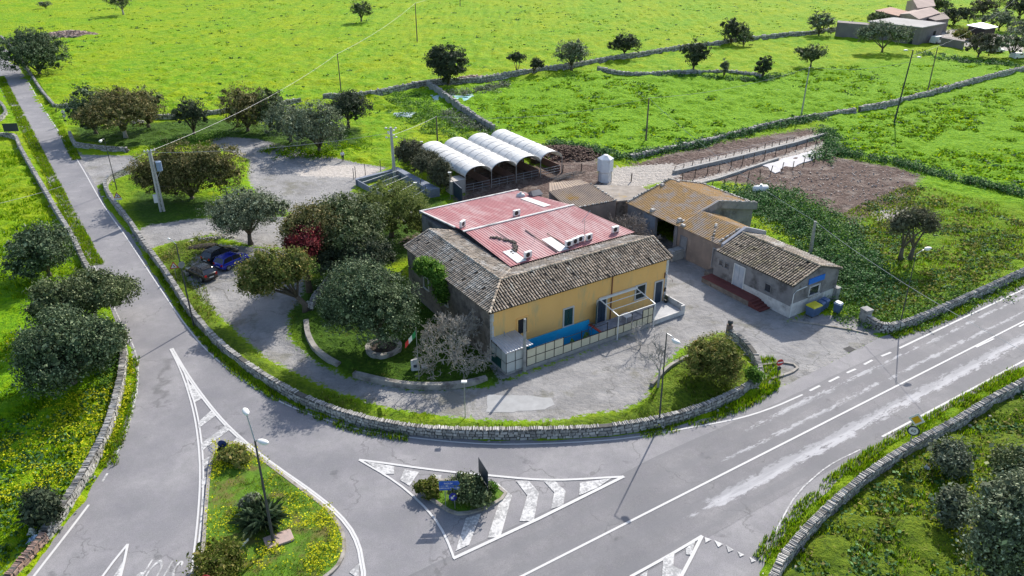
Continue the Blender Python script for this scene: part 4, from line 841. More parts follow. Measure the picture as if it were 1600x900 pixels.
# ---------------- roofs ----------------
def roof_frame(o, e_pt, up_pt):
    o = Vector(o); e = (Vector(e_pt)-o).normalized(); f = Vector(up_pt)-o; f = (f-e*f.dot(e)).normalized(); n = e.cross(f)
    if n.z < 0: n = -n
    return o, e, f, n
def trange(poly, s):
    ts = []
    for i in range(len(poly)):
        a, b = poly[i], poly[(i+1) % len(poly)]
        if (a[0] > s) != (b[0] > s): ts.append(a[1]+(s-a[0])/(b[0]-a[0])*(b[1]-a[1]))
    return (min(ts), max(ts)) if len(ts) >= 2 else None
def tiled(mb, o, e_pt, up_pt, corners, pitch=.29, tl=.42, r=.078, th=.05, miss=.016):
    """barrel-tile roof plane: corners are 3-D points of its outline"""
    o, e, f, n = roof_frame(o, e_pt, up_pt)
    poly = [((Vector(c)-o).dot(e), (Vector(c)-o).dot(f)) for c in corners]
    P = [o+e*a+f*b for a, b in poly]; k = len(P)
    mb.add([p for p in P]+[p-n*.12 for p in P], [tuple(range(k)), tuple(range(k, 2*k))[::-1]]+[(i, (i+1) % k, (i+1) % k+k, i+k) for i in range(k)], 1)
    s0 = min(a for a, b in poly); s1 = max(a for a, b in poly); cols = int((s1-s0)/pitch); ang = np.linspace(0, pi, 5)
    for c in range(cols):
        s = s0+(c+.5)*pitch+random.uniform(-.012, .012); tr = trange(poly, s)
        if not tr: continue
        t = tr[0]-.05
        while t < tr[1]-.1:
            t1 = min(t+tl*random.uniform(.97, 1.1), tr[1])
            if random.random() > miss:
                w = random.gauss(0, .016); r0 = r*random.uniform(.95, 1.1); lift = random.uniform(0, .02); vs = []
                for q, tt, rr, dz in ((0, t, r0, .035+lift), (1, t1+.03, r0*random.uniform(.74, .9), random.uniform(0, .02))):
                    for a in ang: vs.append(o+e*(s+w*(1-q)+math.cos(a)*rr)+f*tt+n*(math.sin(a)*rr+dz))
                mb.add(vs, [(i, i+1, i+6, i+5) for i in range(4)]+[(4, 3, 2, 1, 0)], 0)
            t = t1
def caps(mb, a, b, r=.11, tl=.42, mi=0):
    a = Vector(a); b = Vector(b); n = max(1, int((b-a).length/tl))
    for i in range(n):
        p = a.lerp(b, i/n); q = a.lerp(b, (i+1.12)/n if i < n-1 else 1); j = Vector((0, 0, random.uniform(-.01, .02)))
        d = (q-p).normalized(); x = d.cross(Vector((0, 0, 1))).normalized(); y = x.cross(d); vs = []
        for P_, rr in ((p+j+Vector((0, 0, .03)), r*1.05), (q+j, r*.85)):
            for t in np.linspace(-.2, pi+.2, 6): vs.append(P_+x*math.cos(t)*rr+y*math.sin(t)*rr)
        mb.add(vs, [(k, k+1, k+7, k+6) for k in range(5)], mi)
def corrug(mb, a, b, c, d, pitch=.3, h=.04, th=.0, mi=0, seg=1):
    """ribbed metal sheet; a->b along the eave, a->d up the slope"""
    a, b, c, d = map(Vector, (a, b, c, d)); n = (b-a).cross(d-a).normalized(); n = n if n.z > 0 else -n
    k = max(2, int((b-a).length/pitch)); pr = [(0, 0), (.35, 0), (.5, 1), (.8, 1), (.95, 0)]; vs = []; m = 0
    for i in range(k):
        for q, hh in pr:
            t = (i+q)/k; vs += [a.lerp(b, t)+n*hh*h, d.lerp(c, t)+n*hh*h]; m += 1
    vs += [b, c]; m += 1
    mb.add(vs, [(2*i, 2*i+2, 2*i+3, 2*i+1) for i in range(m-1)], mi)
TILE = pm('lichen_barrel_tiles', (.50, .405, .305), (.29, .23, .175), 1.2, .95, .4, .02, 14, stain=(.54, .50, .42), stain_scale=.7, stain_lo=.55, island=.4)
TILEG = pm('grey_lichened_tiles', (.49, .41, .325), (.31, .26, .205), 1.0, .95, .5, .03, 12, stain=(.56, .52, .46), stain_scale=.5, stain_lo=.5, island=.3)
TUNDER = pm('dark_tile_channels', (.045, .036, .028), (.025, .02, .017), 3, .95, .4, .03)  # dark brown underlay showing in the gaps between cover tiles
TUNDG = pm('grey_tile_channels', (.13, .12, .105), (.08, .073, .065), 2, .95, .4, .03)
RED = pm('faded_red_sheet', (.40, .145, .15), (.34, .14, .145), .35, .65, .1, .01, 20, stain=(.45, .27, .265), stain_scale=.3, stain_lo=.46, stretch=(2.2, .5, 1), spec=.25)
YEL = pm('yellow_render', (.85, .495, .17), (.79, .45, .15), .5, .9, .25, .01, 18, stain=(.60, .42, .19), stain_scale=.7, stain_lo=.54, stretch=(1, 1, .3))
RUBBLE = pm('old_rubble_wall', (.24, .205, .175), (.13, .11, .095), 1.8, .95, .7, .05, 7, stain=(.09, .08, .07), stain_scale=1.2)
GREYR = pm('stained_grey_render', (.26, .25, .25), (.17, .165, .17), .8, .9, .4, .02, 12, stain=(.10, .095, .095), stain_scale=.6, stain_lo=.5)
BROWNR = pm('stained_brown_render', (.29, .225, .185), (.20, .16, .135), .6, .92, .4, .02, 12, stain=(.38, .30, .25), stain_scale=.55, stain_lo=.55)
WHITER = pm('peeling_whitewash', (.62, .61, .59), (.42, .41, .40), 1.6, .9, .4, .02, 12, stain=(.22, .21, .205), stain_scale=.9, stain_lo=.56)
RUST = pm('lichen_orange_fibre_cement', (.44, .27, .10), (.30, .20, .11), 2.4, .95, .5, .03, 10, stain=(.34, .28, .23), stain_scale=.6, stain_lo=.48)
TEAL = paint('dark_teal_shutter', (.008, .055, .055)); NAVY = paint('dark_blue_door', (.02, .04, .07)); FRAMEW = paint('pale_stone_surround', (.55, .53, .50), .8)
BLUEP = pm('blue_pool_paint', (.03, .44, .74), (.02, .35, .62), .8, .45, .1, .01, 8, stain=(.06, .32, .55), stain_scale=1.2, stain_lo=.58)
PATIO = pm('grey_patio_tiles', (.28, .30, .34), (.20, .215, .25), 2.2, .6, .1, .01, 6, stain=(.40, .40, .42), stain_scale=1.4)
CREAM = pm('cream_panel', (.62, .57, .42), (.56, .51, .37), 1.5, .7, .1, .01, 10)
REDTILE = pm('dark_red_tiles', (.16, .045, .04), (.10, .03, .028), 2, .7, .3, .01, 9)
ZINC = pm('ribbed_zinc_sheet', (.55, .57, .60), (.38, .40, .43), .8, .4, .1, .01, metal=.4)

def bldg(name, u, v, label, cat='building'): return empty(name, (*LW(u, v), 0), A0, label, cat)
ZE, ZR, ZI = 5.3, 6.5, 5.55
M_ = bldg('restaurant', 0, 0, 'large yellow fronted old building with grey tiled wings round a faded red metal roof')
m = MB(); m.box(.3, 21.2, .302, 6.0, 0, ZE-.1); m.build('wall', YEL, M_)
m = MB(); m.box(.28, .303, .25, 16.9, 0, ZE-.1); m.box(.3, 6.0, 6.0, 16.9, 0, ZE-.1)
for vv in (16.9,): m.add([(.3, vv, ZE-.1), (6, vv, ZE-.1), (3.1, vv, ZR-.15), (.3, vv-.2, ZE-.1), (6, vv-.2, ZE-.1), (3.1, vv-.2, ZR-.15)], [(0, 1, 2), (5, 4, 3), (0, 3, 4, 1), (1, 4, 5, 2), (2, 5, 3, 0)])
m.build('wall', RUBBLE, M_, label='dark rubble left wall')
m = MB(); m.box(21.19, 21.24, .3, 6.1, 0, ZE-.1); m.add([(21.2, .3, ZE-.1), (21.2, 6.1, ZE-.1), (21.2, 3.1, ZR-.12), (21.0, .3, ZE-.1), (21.0, 6.1, ZE-.1), (21.0, 3.1, ZR-.12)], [(0, 1, 2), (5, 4, 3), (0, 3, 4, 1), (1, 4, 5, 2), (2, 5, 3, 0)])
for z in np.arange(0, 5.0, .42): m.box(20.95, 21.26, .27, .5, z, z+.38)
m.build('quoin', WHITER, M_, label='whitish gable wall and corner stones'); m = MB()
for z in np.arange(0, 5.0, .42): m.box(.26, .30+.3*random.uniform(.6, 1), .275, .4, z, z+.38)
m.build('quoin', WHITER, M_)
m = MB(); m.box(6.0, 20.2, 6.0, 24.9, 0, 4.95); m.build('courtyard_wall', GREYR, M_)
# tiled wings
rf = MB(); W1 = 3.0
A_, B_ = (0, 0, ZE), (21.45, 0, ZE)
tiled(rf, A_, B_, (0, W1, ZR), [A_, B_, (21.45, W1, ZR), (W1, W1, ZR)])
caps(rf, (W1, W1, ZR+.05), (21.45, W1, ZR+.05)); caps(rf, (0, 0, ZE+.05), (W1, W1, ZR+.07)); caps(rf, (21.38, 0, ZE+.07), (21.38, W1, ZR+.07)); 
r1 = rf.build('roof', [TILE, TUNDER], M_, label='dark and pale striped tiled front slope')
rf = MB(); tiled(rf, (W1, 6.15, ZI), (21.45, 6.15, ZI), (W1, W1, ZR), [(6.1, 6.15, ZI), (21.45, 6.15, ZI), (21.45, W1, ZR), (W1, W1, ZR)][::1])
tiled(rf, (6.1, W1, ZI), (6.1, 17.1, ZI), (W1, W1, ZR), [(6.1, 6.15, ZI), (6.1, 17.1, ZI), (W1, 17.1, ZR), (W1, W1, ZR)])
caps(rf, (W1, W1, ZR), (6.1, 6.1, ZI+.02), r=.07)
rf.build('roof', [TILEG, TUNDG], M_, label='grey lichened inner roof slopes')
rf = MB(); tiled(rf, (0, 0, ZE), (0, 17.1, ZE), (W1, 0, ZR), [(0, 0, ZE), (0, 17.1, ZE), (W1, 17.1, ZR), (W1, W1, ZR)], pitch=.29)
caps(rf, (W1, W1, ZR+.05), (W1, 17.1, ZR+.05)); caps(rf, (0, 17.0, ZE+.06), (W1, 17.0, ZR+.07)); caps(rf, (W1, 17.0, ZR+.07), (6.1, 17.0, ZI+.07))
rf.build('roof', [TILEG, TUNDER], M_, label='brown grey tiled slope of the left wing')
# red sheets
rr = MB(); zf, zr_, zb = 5.72, 6.25, 5.15
corrug(rr, (6.2, 6.3, zf), (21.9, 6.3, zf), (20.3, 15.1, zr_), (6.2, 15.1, zr_), .34, .038)
corrug(rr, (20.3, 15.1, zr_), (6.2, 15.1, zr_), (6.2, 25.3, zb), (19.3, 25.3, zb), .34, .038)
rr.build('metal_roof', RED, M_, label='faded red ribbed metal roof in two slopes')
m = MB(); m.hexa([(6.0, 15.0, zr_+.02), (20.4, 15.0, zr_+.02), (20.4, 15.3, zr_+.02), (6.0, 15.3, zr_+.02)], [(6.0, 15.0, zr_+.12), (20.4, 15.0, zr_+.12), (20.4, 15.3, zr_+.12), (6.0, 15.3, zr_+.12)])
m.hexa([(6.0, 25.2, zb-.2), (19.5, 25.2, zb-.2), (19.5, 25.45, zb-.2), (6.0, 25.45, zb-.2)], [(6.0, 25.2, zb+.12), (19.5, 25.2, zb+.12), (19.5, 25.45, zb+.12), (6.0, 25.45, zb+.12)])
m.hexa([(6.0, 17.1, 6.0), (6.2, 17.1, 6.0), (6.2, 25.3, zb), (6.0, 25.3, zb)], [(6.0, 17.1, 6.15), (6.2, 17.1, 6.15), (6.2, 25.3, zb+.12), (6.0, 25.3, zb+.12)])
m.build('ridge_flashing', WHITER, M_)
SKY_ = pm('whitish_fibreglass', (.62, .62, .6), (.5, .5, .48), 2, .6, .1, .01)
def onred(u, v): return (zf+(zr_-zf)*(v-6.3)/8.8 if v < 15.1 else zr_-(zr_-zb)*(v-15.1)/10.2)+.06
def rpatch(u0, u1, v0, v1, mb, mi=0, h=.02):
    mb.hexa([(u0, v0, onred(u0, v0)), (u1, v0, onred(u1, v0)), (u1, v1, onred(u1, v1)), (u0, v1, onred(u0, v1))], [(u0, v0, onred(u0, v0)+h), (u1, v0, onred(u1, v0)+h), (u1, v1, onred(u1, v1)+h), (u0, v1, onred(u0, v1)+h)], mi)
for q in ((7.1, 8.2, 6.5, 9.2), (12.1, 13.3, 6.5, 9.6), (17.4, 18.4, 16.8, 21.6)): m = MB(); rpatch(*q, m); m.build('skylight_strip', SKY_, M_)
m = MB(); rpatch(11.8, 11.88, 6.5, 12.2, m, h=.05); rpatch(13.4, 13.48, 6.5, 10.5, m, h=.05); rpatch(9.0, 9.06, 10.5, 14, m, h=.03)
for k in range(60):
    t = k/60; u = 7.7+1.4*math.sin(t*3.0)+random.uniform(-.2, .2); v = 12.6-4.2*t+random.uniform(-.2, .2); s = random.uniform(.04, .13); z = onred(u, v); m.box(u-s, u+s, v-s, v+s, z, z+s)
m.build('roof_debris', pm('dark_roof_debris', (.09, .075, .065), (.04, .035, .03), 5), M_, label='dark snake shaped streak of leaves and debris')
m = MB(); m.tube((0.0, .18, ZE-.12), (21.3, .18, ZE-.12), .05, n=8); m.tube((13.95, .24, .4), (13.95, .24, ZE-.1), .06, n=8); m.build('gutter', paint('brown_downpipe', (.19, .06, .03)), M_)
for q in (((16, 7.5, 5.8), (16, 7.5, 8.1), .025), ((18.2, 11.0, 5.9), (19.9, 11.5, 6.9), .03), ((11.2, 9.6, 5.8), (11.2, 9.6, 6.7), .02)): m = MB(); m.tube(*q); m.build('antenna', GALV, M_)
def opening(parent, u0, u1, z0, z1, v, name, leafmat_, frame=FRAMEW, ft=.14, split=1, bars=False, axis='v', out=-1):
    """framed opening on a wall facing -v (axis v) or -u (axis u)"""
    f = MB(); g_ = MB(); s = out
    def bx(mb, a0, a1, z0, z1, d0, d1):
        d0, d1 = sorted((v+s*d0, v+s*d1))
        mb.box(*((a0, a1, d0, d1) if axis == 'v' else (d0, d1, a0, a1)), z0, z1)
    bx(f, u0-ft, u0, z0, z1+ft, .0, .09); bx(f, u1, u1+ft, z0, z1+ft, 0, .09); bx(f, u0, u1, z1, z1+ft, 0, .088)
    if name == 'window': bx(f, u0-ft-.05, u1+ft+.05, z0-.1, z0, 0, .14)
    w = (u1-u0)/split
    for i in range(split): bx(g_, u0+i*w+.015, u0+(i+1)*w-.015, z0+.01, z1-.01, .0, .035)
    o = g_.build(name, leafmat_, parent)
    for i in range(split):
        h_ = MB(); bx(h_, u0+i*w+.09, u0+(i+1)*w-.09, z0+(z1-z0)*.55, z1-.12, .035, .05); bx(h_, u0+i*w+.09, u0+(i+1)*w-.09, z0+.12, z0+(z1-z0)*.48, .035, .05)
        h_.build('panel', leafmat_, o)
    f.build('frame', frame, o)
    if bars:
        b = MB()
        for i in range(5): t = u0+(u1-u0)*(i+.5)/5; bx(b, t-.012, t+.012, z0, z1, .07, .09)
        b.build('bar', BLACK, o)
    return o
opening(M_, 3.1, 4.1, 2.1, 3.6, .3, 'window', GLASSD, bars=True, frame=YEL)
opening(M_, 8.3, 9.3, 1.3, 3.1, .3, 'window', TEAL, split=2)
o_ = opening(M_, 12.3, 13.3, .42, 2.9, .3, 'door', NAVY, split=2); m = MB(); m.hexa([(12.22, .2, .42), (12.27, .22, .42), (11.55, -.45, .42), (11.5, -.48, .42)], [(12.22, .2, 2.8), (12.27, .22, 2.8), (11.55, -.45, 2.8), (11.5, -.48, 2.8)]); m.build('open_leaf', TEAL, o_)
opening(M_, 17.1, 18.3, 1.7, 3.1, .3, 'window', pm('dark_shutter', (.03, .04, .04)), split=2)
opening(M_, 19.7, 20.6, .42, 2.85, .3, 'door', NAVY)
m = MB(); m.path([(20.85, .25, 3.5), (20.85, -.1, 3.55), (20.9, -.75, 3.35), (20.9, -.9, 3.1)], .022, 6); m.box(20.8, 20.9, .2, .29, 3.1, 3.7); m.build('wall_bracket', paint('rusty_bracket', (.14, .05, .03)), M_)
m = MB(); m.box(20.95, 21.15, .2, .3, 1.5, 1.95); m.build('meter_box', BLACK, M_)
opening(M_, 12.3, 13.2, 2.2, 3.4, .3, 'window', GLASSD, axis='u')
opening(M_, 8.3, 9.2, 2.2, 3.4, .3, 'window', GLASSD, axis='u')
# air conditioners on the roof
def ac(u, v, z, rot, label, d=1):
    x, y = LW(u, v); r_ = empty('air_conditioner', (x, y, z), A0+rot, label, 'air conditioner', 'outdoor air conditioning units on the roof')
    m = MB(); m.box(-.42, .42, -.16, .16, .1, .72); m.build('casing', WHITE, r_, bevel=.03)
    m = MB(); m.lathe((0, 0, 0), [(.001, .006), (.23, .006), (.25, 0)], 18); m.xf(Matrix.Translation((-.1, -.166, .42))@Matrix.Rotation(pi/2, 4, 'X')); m.build('fan_grille', BLACK, r_)
    m = MB(); m.box(-.36, -.3, -.18, .18, 0, .1); m.box(.3, .36, -.18, .18, 0, .1); m.build('foot', GALV, r_)
for u, v, rt, lb in ((6.75, 16.6, .5, 'single air conditioning unit by the left end of the white ridge flashing'), (13.2, 16.0, 0, 'air conditioning unit just behind the middle of the white ridge flashing'),
    (8.6, 6.9, .1, 'lone front air conditioning unit between the two whitish roof strips'), (13.6, 6.9, 0, 'leftmost unit of the row of four along the tiled ridge'), (14.5, 7.05, .1, 'second unit from the left in the row of four along the ridge'),
    (15.3, 7.2, .0, 'third unit from the left in the row of four along the ridge'), (16.3, 7.1, .1, 'rightmost unit of the row of four along the ridge'), (19.9, 7.2, 0, 'air conditioning unit alone at the right corner of the red roof')):
    ac(u, v, onred(u, v)-.02, rt, lb)
x, y = LW(13.9, 24.8)
c_ = LW(19.7, 21.9); m = MB(); m.box(-.6, .6, -.5, .5, 4.8, 5.7); m.add([(-.75, -.65, 5.7), (.75, -.65, 5.7), (.75, .65, 5.7), (-.75, .65, 5.7), (-.6, 0, 6.15), (.6, 0, 6.15)], [(0, 1, 5, 4), (2, 3, 4, 5), (1, 2, 5), (3, 0, 4), (0, 3, 2, 1)]); m.xf(Matrix.Translation((*c_, 0))@Matrix.Rotation(A0, 4, 'Z')); m.build('chimney_stack', GREYR, label='grey chimney hut with a small pitched cap at the back corner of the red roof', cat='chimney')
c_ = LW(18.1, 22.6); m = MB(); m.ell((0, 0, 5.55), (.55, .45, .35), 14, 8); m.tube((0, 0, 5.8), (0, 0, 6.0), .15, n=10); m.xf(Matrix.Translation((*c_, 0))); m.build('water_tank', pm('grey_tank_plastic', (.5, .52, .53), (.38, .4, .41), 2, .5), smooth=True, label='small round grey water tank lying on the back corner of the red roof', cat='tank')
c_ = LW(22.5, 25.6)

# ---------------- terrace, pool, shed ----------------
T_ = bldg('terrace', 0, 0, 'raised tiled terrace with a whitewashed ramp in front of the yellow wall', 'terrace')
ZT = .4
m = MB(); m.box(2.6, 3.7, -2.3, .28, -.05, ZT-.1); m.box(11.25, 17.15, -2.3, .28, -.05, ZT-.01); m.box(3.7, 11.25, -2.3, -2.06, -1.6, ZT-.05); m.box(3.7, 11.25, .16, .28, -1.6, 1.2); m.build('base', CONC, T_)
m = MB(); m.box(11.3, 17.15, -2.28, .27, ZT-.008, ZT+.004)
for i in range(15):
    pass
m.build('floor', PATIO, T_)
m = MB(); m.box(17.15, 21.2, -2.3, .28, -.05, ZT+.05); m.build('ramp', pm('pale_ramp_concrete', (.47, .47, .47), (.36, .36, .37), 1, .85, .2, .01), T_)
m = MB(); m.box(17.15, 21.25, -2.45, -2.3, -.05, ZT+.1); m.box(21.25, 21.4, -2.45, .3, -.05, 1.05); m.box(20.9, 21.25, -2.45, -2.3, ZT+.1, 1.05); m.build('parapet', WHITER, T_)
Pl = bldg('swimming_pool', 0, 0, 'empty bright blue painted pool between the yellow wall and the cream panels', 'pool')
m = MB(); m.box(3.75, 11.2, -2.05, .15, -1.25, -1.15); m.box(3.75, 11.2, .06, .158, -1.15, 1.25); m.box(3.75, 3.84, -2.05, .06, -1.15, 1.05); m.box(3.84, 11.1, -2.06, -1.97, -1.15, .62); m.box(11.1, 11.2, -1.97, .06, -1.15, .72); m.build('basin', BLUEP, Pl)
m = MB(); m.box(11.05, 11.32, -2.0, .06, .73, .80); m.box(11.21, 11.32, -2.0, .06, .38, .73); m.build('rim', paint('red_rim', (.35, .05, .035)), Pl)
m = MB()
for s in (-.22, .22): m.path([(11.5, -.4+s, .4), (11.45, -.4+s, .95), (11.15, -.4+s, 1.1), (10.95, -.4+s, .8), (10.98, -.4+s, -.2)], .022, 6)
m.build('ladder_rail', GALV, Pl)
Fn = bldg('panel_fence', 0, 0, 'fence of cream panels in black frames along the terrace edge', 'fence')
us = [2.35, 3.32, 4.33, 5.32, 6.34, 7.3, 8.4, 9.4, 10.45, 11.45, 12.45, 13.45, 14.45, 15.1, 15.8, 16.5, 17.1]; vf = -2.36
m = MB(); m.box(2.2, 17.2, vf-.08, -2.302, -.06, .34); m.build('plinth', CONC, Fn)
for i, u in enumerate(us):
    tall = i <= 4 or i >= 14; m = MB(); m.box(u-.03, u+.03, vf-.03, vf+.03, .3, 2.1 if tall or i in (6, 9, 12) else 1.22); m.build('post', BLACK, Fn)
for i in range(len(us)-1):
    for r_ in range(2 if (i < 4 or i >= 14) else 1):
        m = MB(); z0 = .38+r_*.86; m.box(us[i]+.035, us[i+1]-.035, vf-.012, vf+.012, z0, z0+.78); m.build('panel', CREAM, Fn)
m = MB(); m.box(2.35, 17.1, vf-.02, vf+.02, .34, .38); m.box(2.35, 17.1, vf-.02, vf+.02, 1.165, 1.235); m.box(2.35, 6.34, vf-.02, vf+.02, 2.02, 2.07); m.box(6.34, 11.45, vf-.018, vf+.018, 1.95, 1.99); m.box(15.8, 17.1, vf-.02, vf+.02, 2.02, 2.07); m.build('rail', BLACK, Fn)
Pg = bldg('pergola', 0, 0, 'white metal pergola frame without cover over the terrace', 'pergola'); m = MB()
a_, b_, z1, z2 = 12.45, 17.0, 2.55, 3.05
for u in (a_, b_):
    m = MB(); m.box(u-.038, u+.038, -2.74, -2.66, 0, z1); m.build('leg', WHITE, Pg)
    m = MB(); m.hexa([(u-.04, -2.7, z1-.03), (u+.04, -2.7, z1-.03), (u+.04, .2, z2-.03), (u-.04, .2, z2-.03)], [(u-.04, -2.7, z1+.05), (u+.04, -2.7, z1+.05), (u+.04, .2, z2+.05), (u-.04, .2, z2+.05)]); m.build('rafter', WHITE, Pg)
for t in (0, .36, .7): m = MB(); v_ = -2.7+2.9*t; z_ = z1+(z2-z1)*t; m.box(a_, b_, v_-.03, v_+.03, z_-.01, z_+.045); m.build('crossbar', WHITE, Pg)
m = MB(); m.box(a_-.1, b_+.1, .02, .24, z2-.05, z2+.15); m.build('awning_box', WHITE, Pg)
Sh = bldg('lean_to_shed', .3, -2.2, 'small panelled shed with a ribbed metal roof at the left end of the terrace', 'shed')
m = MB(); m.box(0, 1.9, 0, 2.45, 0, .25); m.build('base', CONC, Sh)
m = MB()
for i in range(2):
    for k in range(2): m.box(.04+i*.92, .04+i*.92+.86, -.01, .015, .28+k*1.0, 1.22+k*.98)
m.build('front_panel', pm('pale_grey_panel', (.52, .53, .51), (.45, .46, .44), 1.5, .7, .1, .01), Sh)
m = MB()
for i in range(3):
    for k in range(1 if i > 0 else 2): z0 = .28+(1.0 if i > 0 else k*1.0); m.box(-.012, .012, .04+i*.82, .04+i*.82+.76, z0, z0+.93)
m.build('side_panel', pm('pale_grey_panel2', (.44, .46, .45), (.36, .38, .37), 1.5, .7, .1, .01), Sh)
m = MB(); m.box(-.012, .012, .86, 2.44, .28, 1.24); m.build('lower_panel', TEAL, Sh)
m = MB()
for u in (0, .94, 1.88): m.box(u-.02, u+.02, -.02, .02, .25, 2.3)
for v in (.82, 1.64, 2.45): m.box(-.02, .02, v-.02, v+.02, .25, 2.4)
m.box(-.015, 1.9, -.018, .018, 1.22, 1.27); m.build('frame', BLACK, Sh)
m = MB(); m.box(.05, 1.85, 2.35, 2.4, .25, 2.3); m.box(1.84, 1.88, .02, 2.4, .25, 2.3); m.build('back_panel', WHITE, Sh)
m = MB(); corrug(m, (-.1, -.12, 2.32), (2.75, -.12, 2.38), (2.55, 2.5, 2.62), (-.1, 2.5, 2.6), .26, .05); o = m.build('roof', ZINC, Sh); sd = o.modifiers.new('s', 'SOLIDIFY'); sd.thickness = .02; sd.offset = -1
m = MB(); m.tube((1.2, 2.2, 2.5), (1.2, 2.2, 3.0), .06, n=8); m.build('flue', GALV, Sh)
c_ = LW(2.05, -2.45); m = MB(); m.path([(0, 0, 0), (0, 0, 5.3)], [.16, .12], 8); m.xf(Matrix.Translation((*c_, 0))); m.build('concrete_stub_pole', CONC, label='plain concrete pole standing at the corner of the metal roofed shed', cat='pole')
c_ = LW(21.0, -.0); m = MB(); m.lathe((0, 0, 0), [(.16, 0), (.22, .35), (.18, .35), (.17, .3), (.001, .3)], 14); m.xf(Matrix.Translation((*LW(20.95, -.15), ZT+.05))); pt = m.build('plant_pot', paint('dark_pot', (.03, .035, .03)), label='dark potted shrub beside the blue door of the yellow wall', cat='plant pot')
m = MB(); pts, nr = crown_pts([(0, 0, .55, .25, .25, .3)], 300, .15); leaf_bulk(m, pts, .09, nr); m.build('foliage', LEAF['dark'], pt)
# terrace clutter
m = MB(); m.box(0, .9, 0, .9, .68, .72)
for a in (.05, .85):
    for b in (.05, .85): m.box(a-.03, a+.03, b-.03, b+.03, 0, .68)
m.xf(Matrix.Translation((*LW(14.6, -1.4), ZT+.005))@Matrix.Rotation(A0, 4, 'Z')); m.build('garden_table', WHITE, label='square table under the white pergola', cat='table')

# ---------------- barn, second shed, cottage ----------------
B1 = bldg('barn', 30.8, 9, 'big barn with an orange lichened roof and a dark open doorway', 'barn')
L1 = 8.7
m = MB(); m.box(0, .35, -.1, .4, 0, 3.65); m.box(0, .35, 3.6, L1, 0, 3.65); m.box(0, .35, .4, 3.6, 3.45, 3.65); m.build('wall', GREYR, B1, label='grey blue stained front wall')
m = MB(); m.box(12.3, 12.65, -.1, L1, 0, 3.6); m.box(.35, 12.3, L1-.35, L1, 0, 3.6); m.box(.35, 12.3, -.1, .25, 0, 3.6)
for v in (-.1, L1-.3): m.add([(0, v, 3.6), (12.65, v, 3.6), (6.45, v, 5.25), (0, v+.3, 3.6), (12.65, v+.3, 3.6), (6.45, v+.3, 5.25)], [(0, 2, 1), (3, 4, 5), (0, 1, 4, 3), (1, 2, 5, 4), (2, 0, 3, 5)])
m.build('wall', GREYR, B1)
m = MB(); corrug(m, (-.25, L1+.15, 3.62), (-.25, -.25, 3.62), (6.45, -.25, 5.32), (6.45, L1+.15, 5.32), .3, .06); corrug(m, (12.9, -.25, 3.55), (12.9, L1+.15, 3.55), (6.45, L1+.15, 5.32), (6.45, -.25, 5.32), .3, .06)
o = m.build('roof', RUST, B1); sd = o.modifiers.new('s', 'SOLIDIFY'); sd.thickness = .03; sd.offset = -1
m = MB()
m.hexa([(6.0, -.5, 4.6), (12.9, -.5, 3.0), (12.9, -.2, 3.0), (6.0, -.2, 4.6)], [(6.0, -.5, 5.55), (12.9, -.5, 3.95), (12.9, -.2, 3.95), (6.0, -.2, 5.55)])
m.hexa([(3.0, -.5, 4.0), (6.0, -.5, 4.6), (6.0, -.2, 4.6), (3.0, -.2, 4.0)], [(3.0, -.5, 4.75), (6.0, -.5, 5.55), (6.0, -.2, 5.55), (3.0, -.2, 4.75)]); m.build('parapet', GREYR, B1)
m = MB()
def stones_on(mb, a, b, n, s=.2, mi=0):
    a = Vector(a); b = Vector(b)
    for i in range(n):
        p = a.lerp(b, (i+random.uniform(.1, .9))/n); q = s*random.uniform(.6, 1.2); k = len(mb.v)
        mb.hexa([(p.x-q, p.y-q*.8, p.z), (p.x+q, p.y-q*.7, p.z), (p.x+q, p.y+q*.8, p.z), (p.x-q, p.y+q*.7, p.z)], [(p.x-q*.8, p.y-q*.7, p.z+q), (p.x+q*.8, p.y-q*.6, p.z+q*.9), (p.x+q*.9, p.y+q*.7, p.z+q), (p.x-q*.8, p.y+q*.6, p.z+q*1.1)], mi)
stones_on(m, (-.1, L1, 3.7), (6.4, L1, 5.4), 26, .17); stones_on(m, (6.5, L1, 5.4), (12.8, L1, 3.65), 26, .17); stones_on(m, (12.75, -.2, 3.65), (12.75, L1, 3.65), 26, .17); stones_on(m, (6.5, -.35, 5.4), (12.6, -.35, 4.0), 16, .14)
m.build('verge_stones', STONE, B1, kind='stuff')
for p in ((.3, .2, 3.78), (.7, -.1, 3.9), (.6, .4, 3.9), (.2, 4.6, 3.75), (.35, 4.9, 3.8), (5.0, 8.2, 5.0), (7.5, 8.0, 5.05)): m = MB(); stones_on(m, p, (p[0]+.2, p[1], p[2]), 1, .26); m.build('stone', STONE, B1)
m = MB(); m.box(-.02, .0, 3.65, 4.6, 0, 3.3); m.box(-.02, .0, 4.65, 5.6, 0, 3.3); m.build('door', pm('blue_grey_metal_door', (.22, .26, .31), (.16, .19, .23), 1, .6, .1, .01), B1)
m = MB(); m.box(3.5, 6.5, 2.5, 4.0, 0, .9); m.box(4, 6, 2.6, 3.9, .9, 1.5); m.build('stored_machine', pm('dull_blue_grey_machine', (.10, .12, .16), (.05, .06, .08), 2), B1)
B2 = bldg('outbuilding', 30.8, 1.9, 'middle outbuilding with a low rusty lichened roof between barn and cottage', 'outbuilding'); L2 = 6.9
m = MB(); m.box(0, .35, 0, L2, 0, 3.62); m.box(.35, 6.1, 0, L2, 0, 3.55); m.add([(0, 0, 3.6), (6.2, 0, 3.6), (3.1, 0, 4.75), (0, .3, 3.6), (6.2, .3, 3.6), (3.1, .3, 4.75)], [(0, 2, 1), (3, 4, 5), (0, 1, 4, 3), (1, 2, 5, 4), (2, 0, 3, 5)]); m.build('wall', BROWNR, B2)
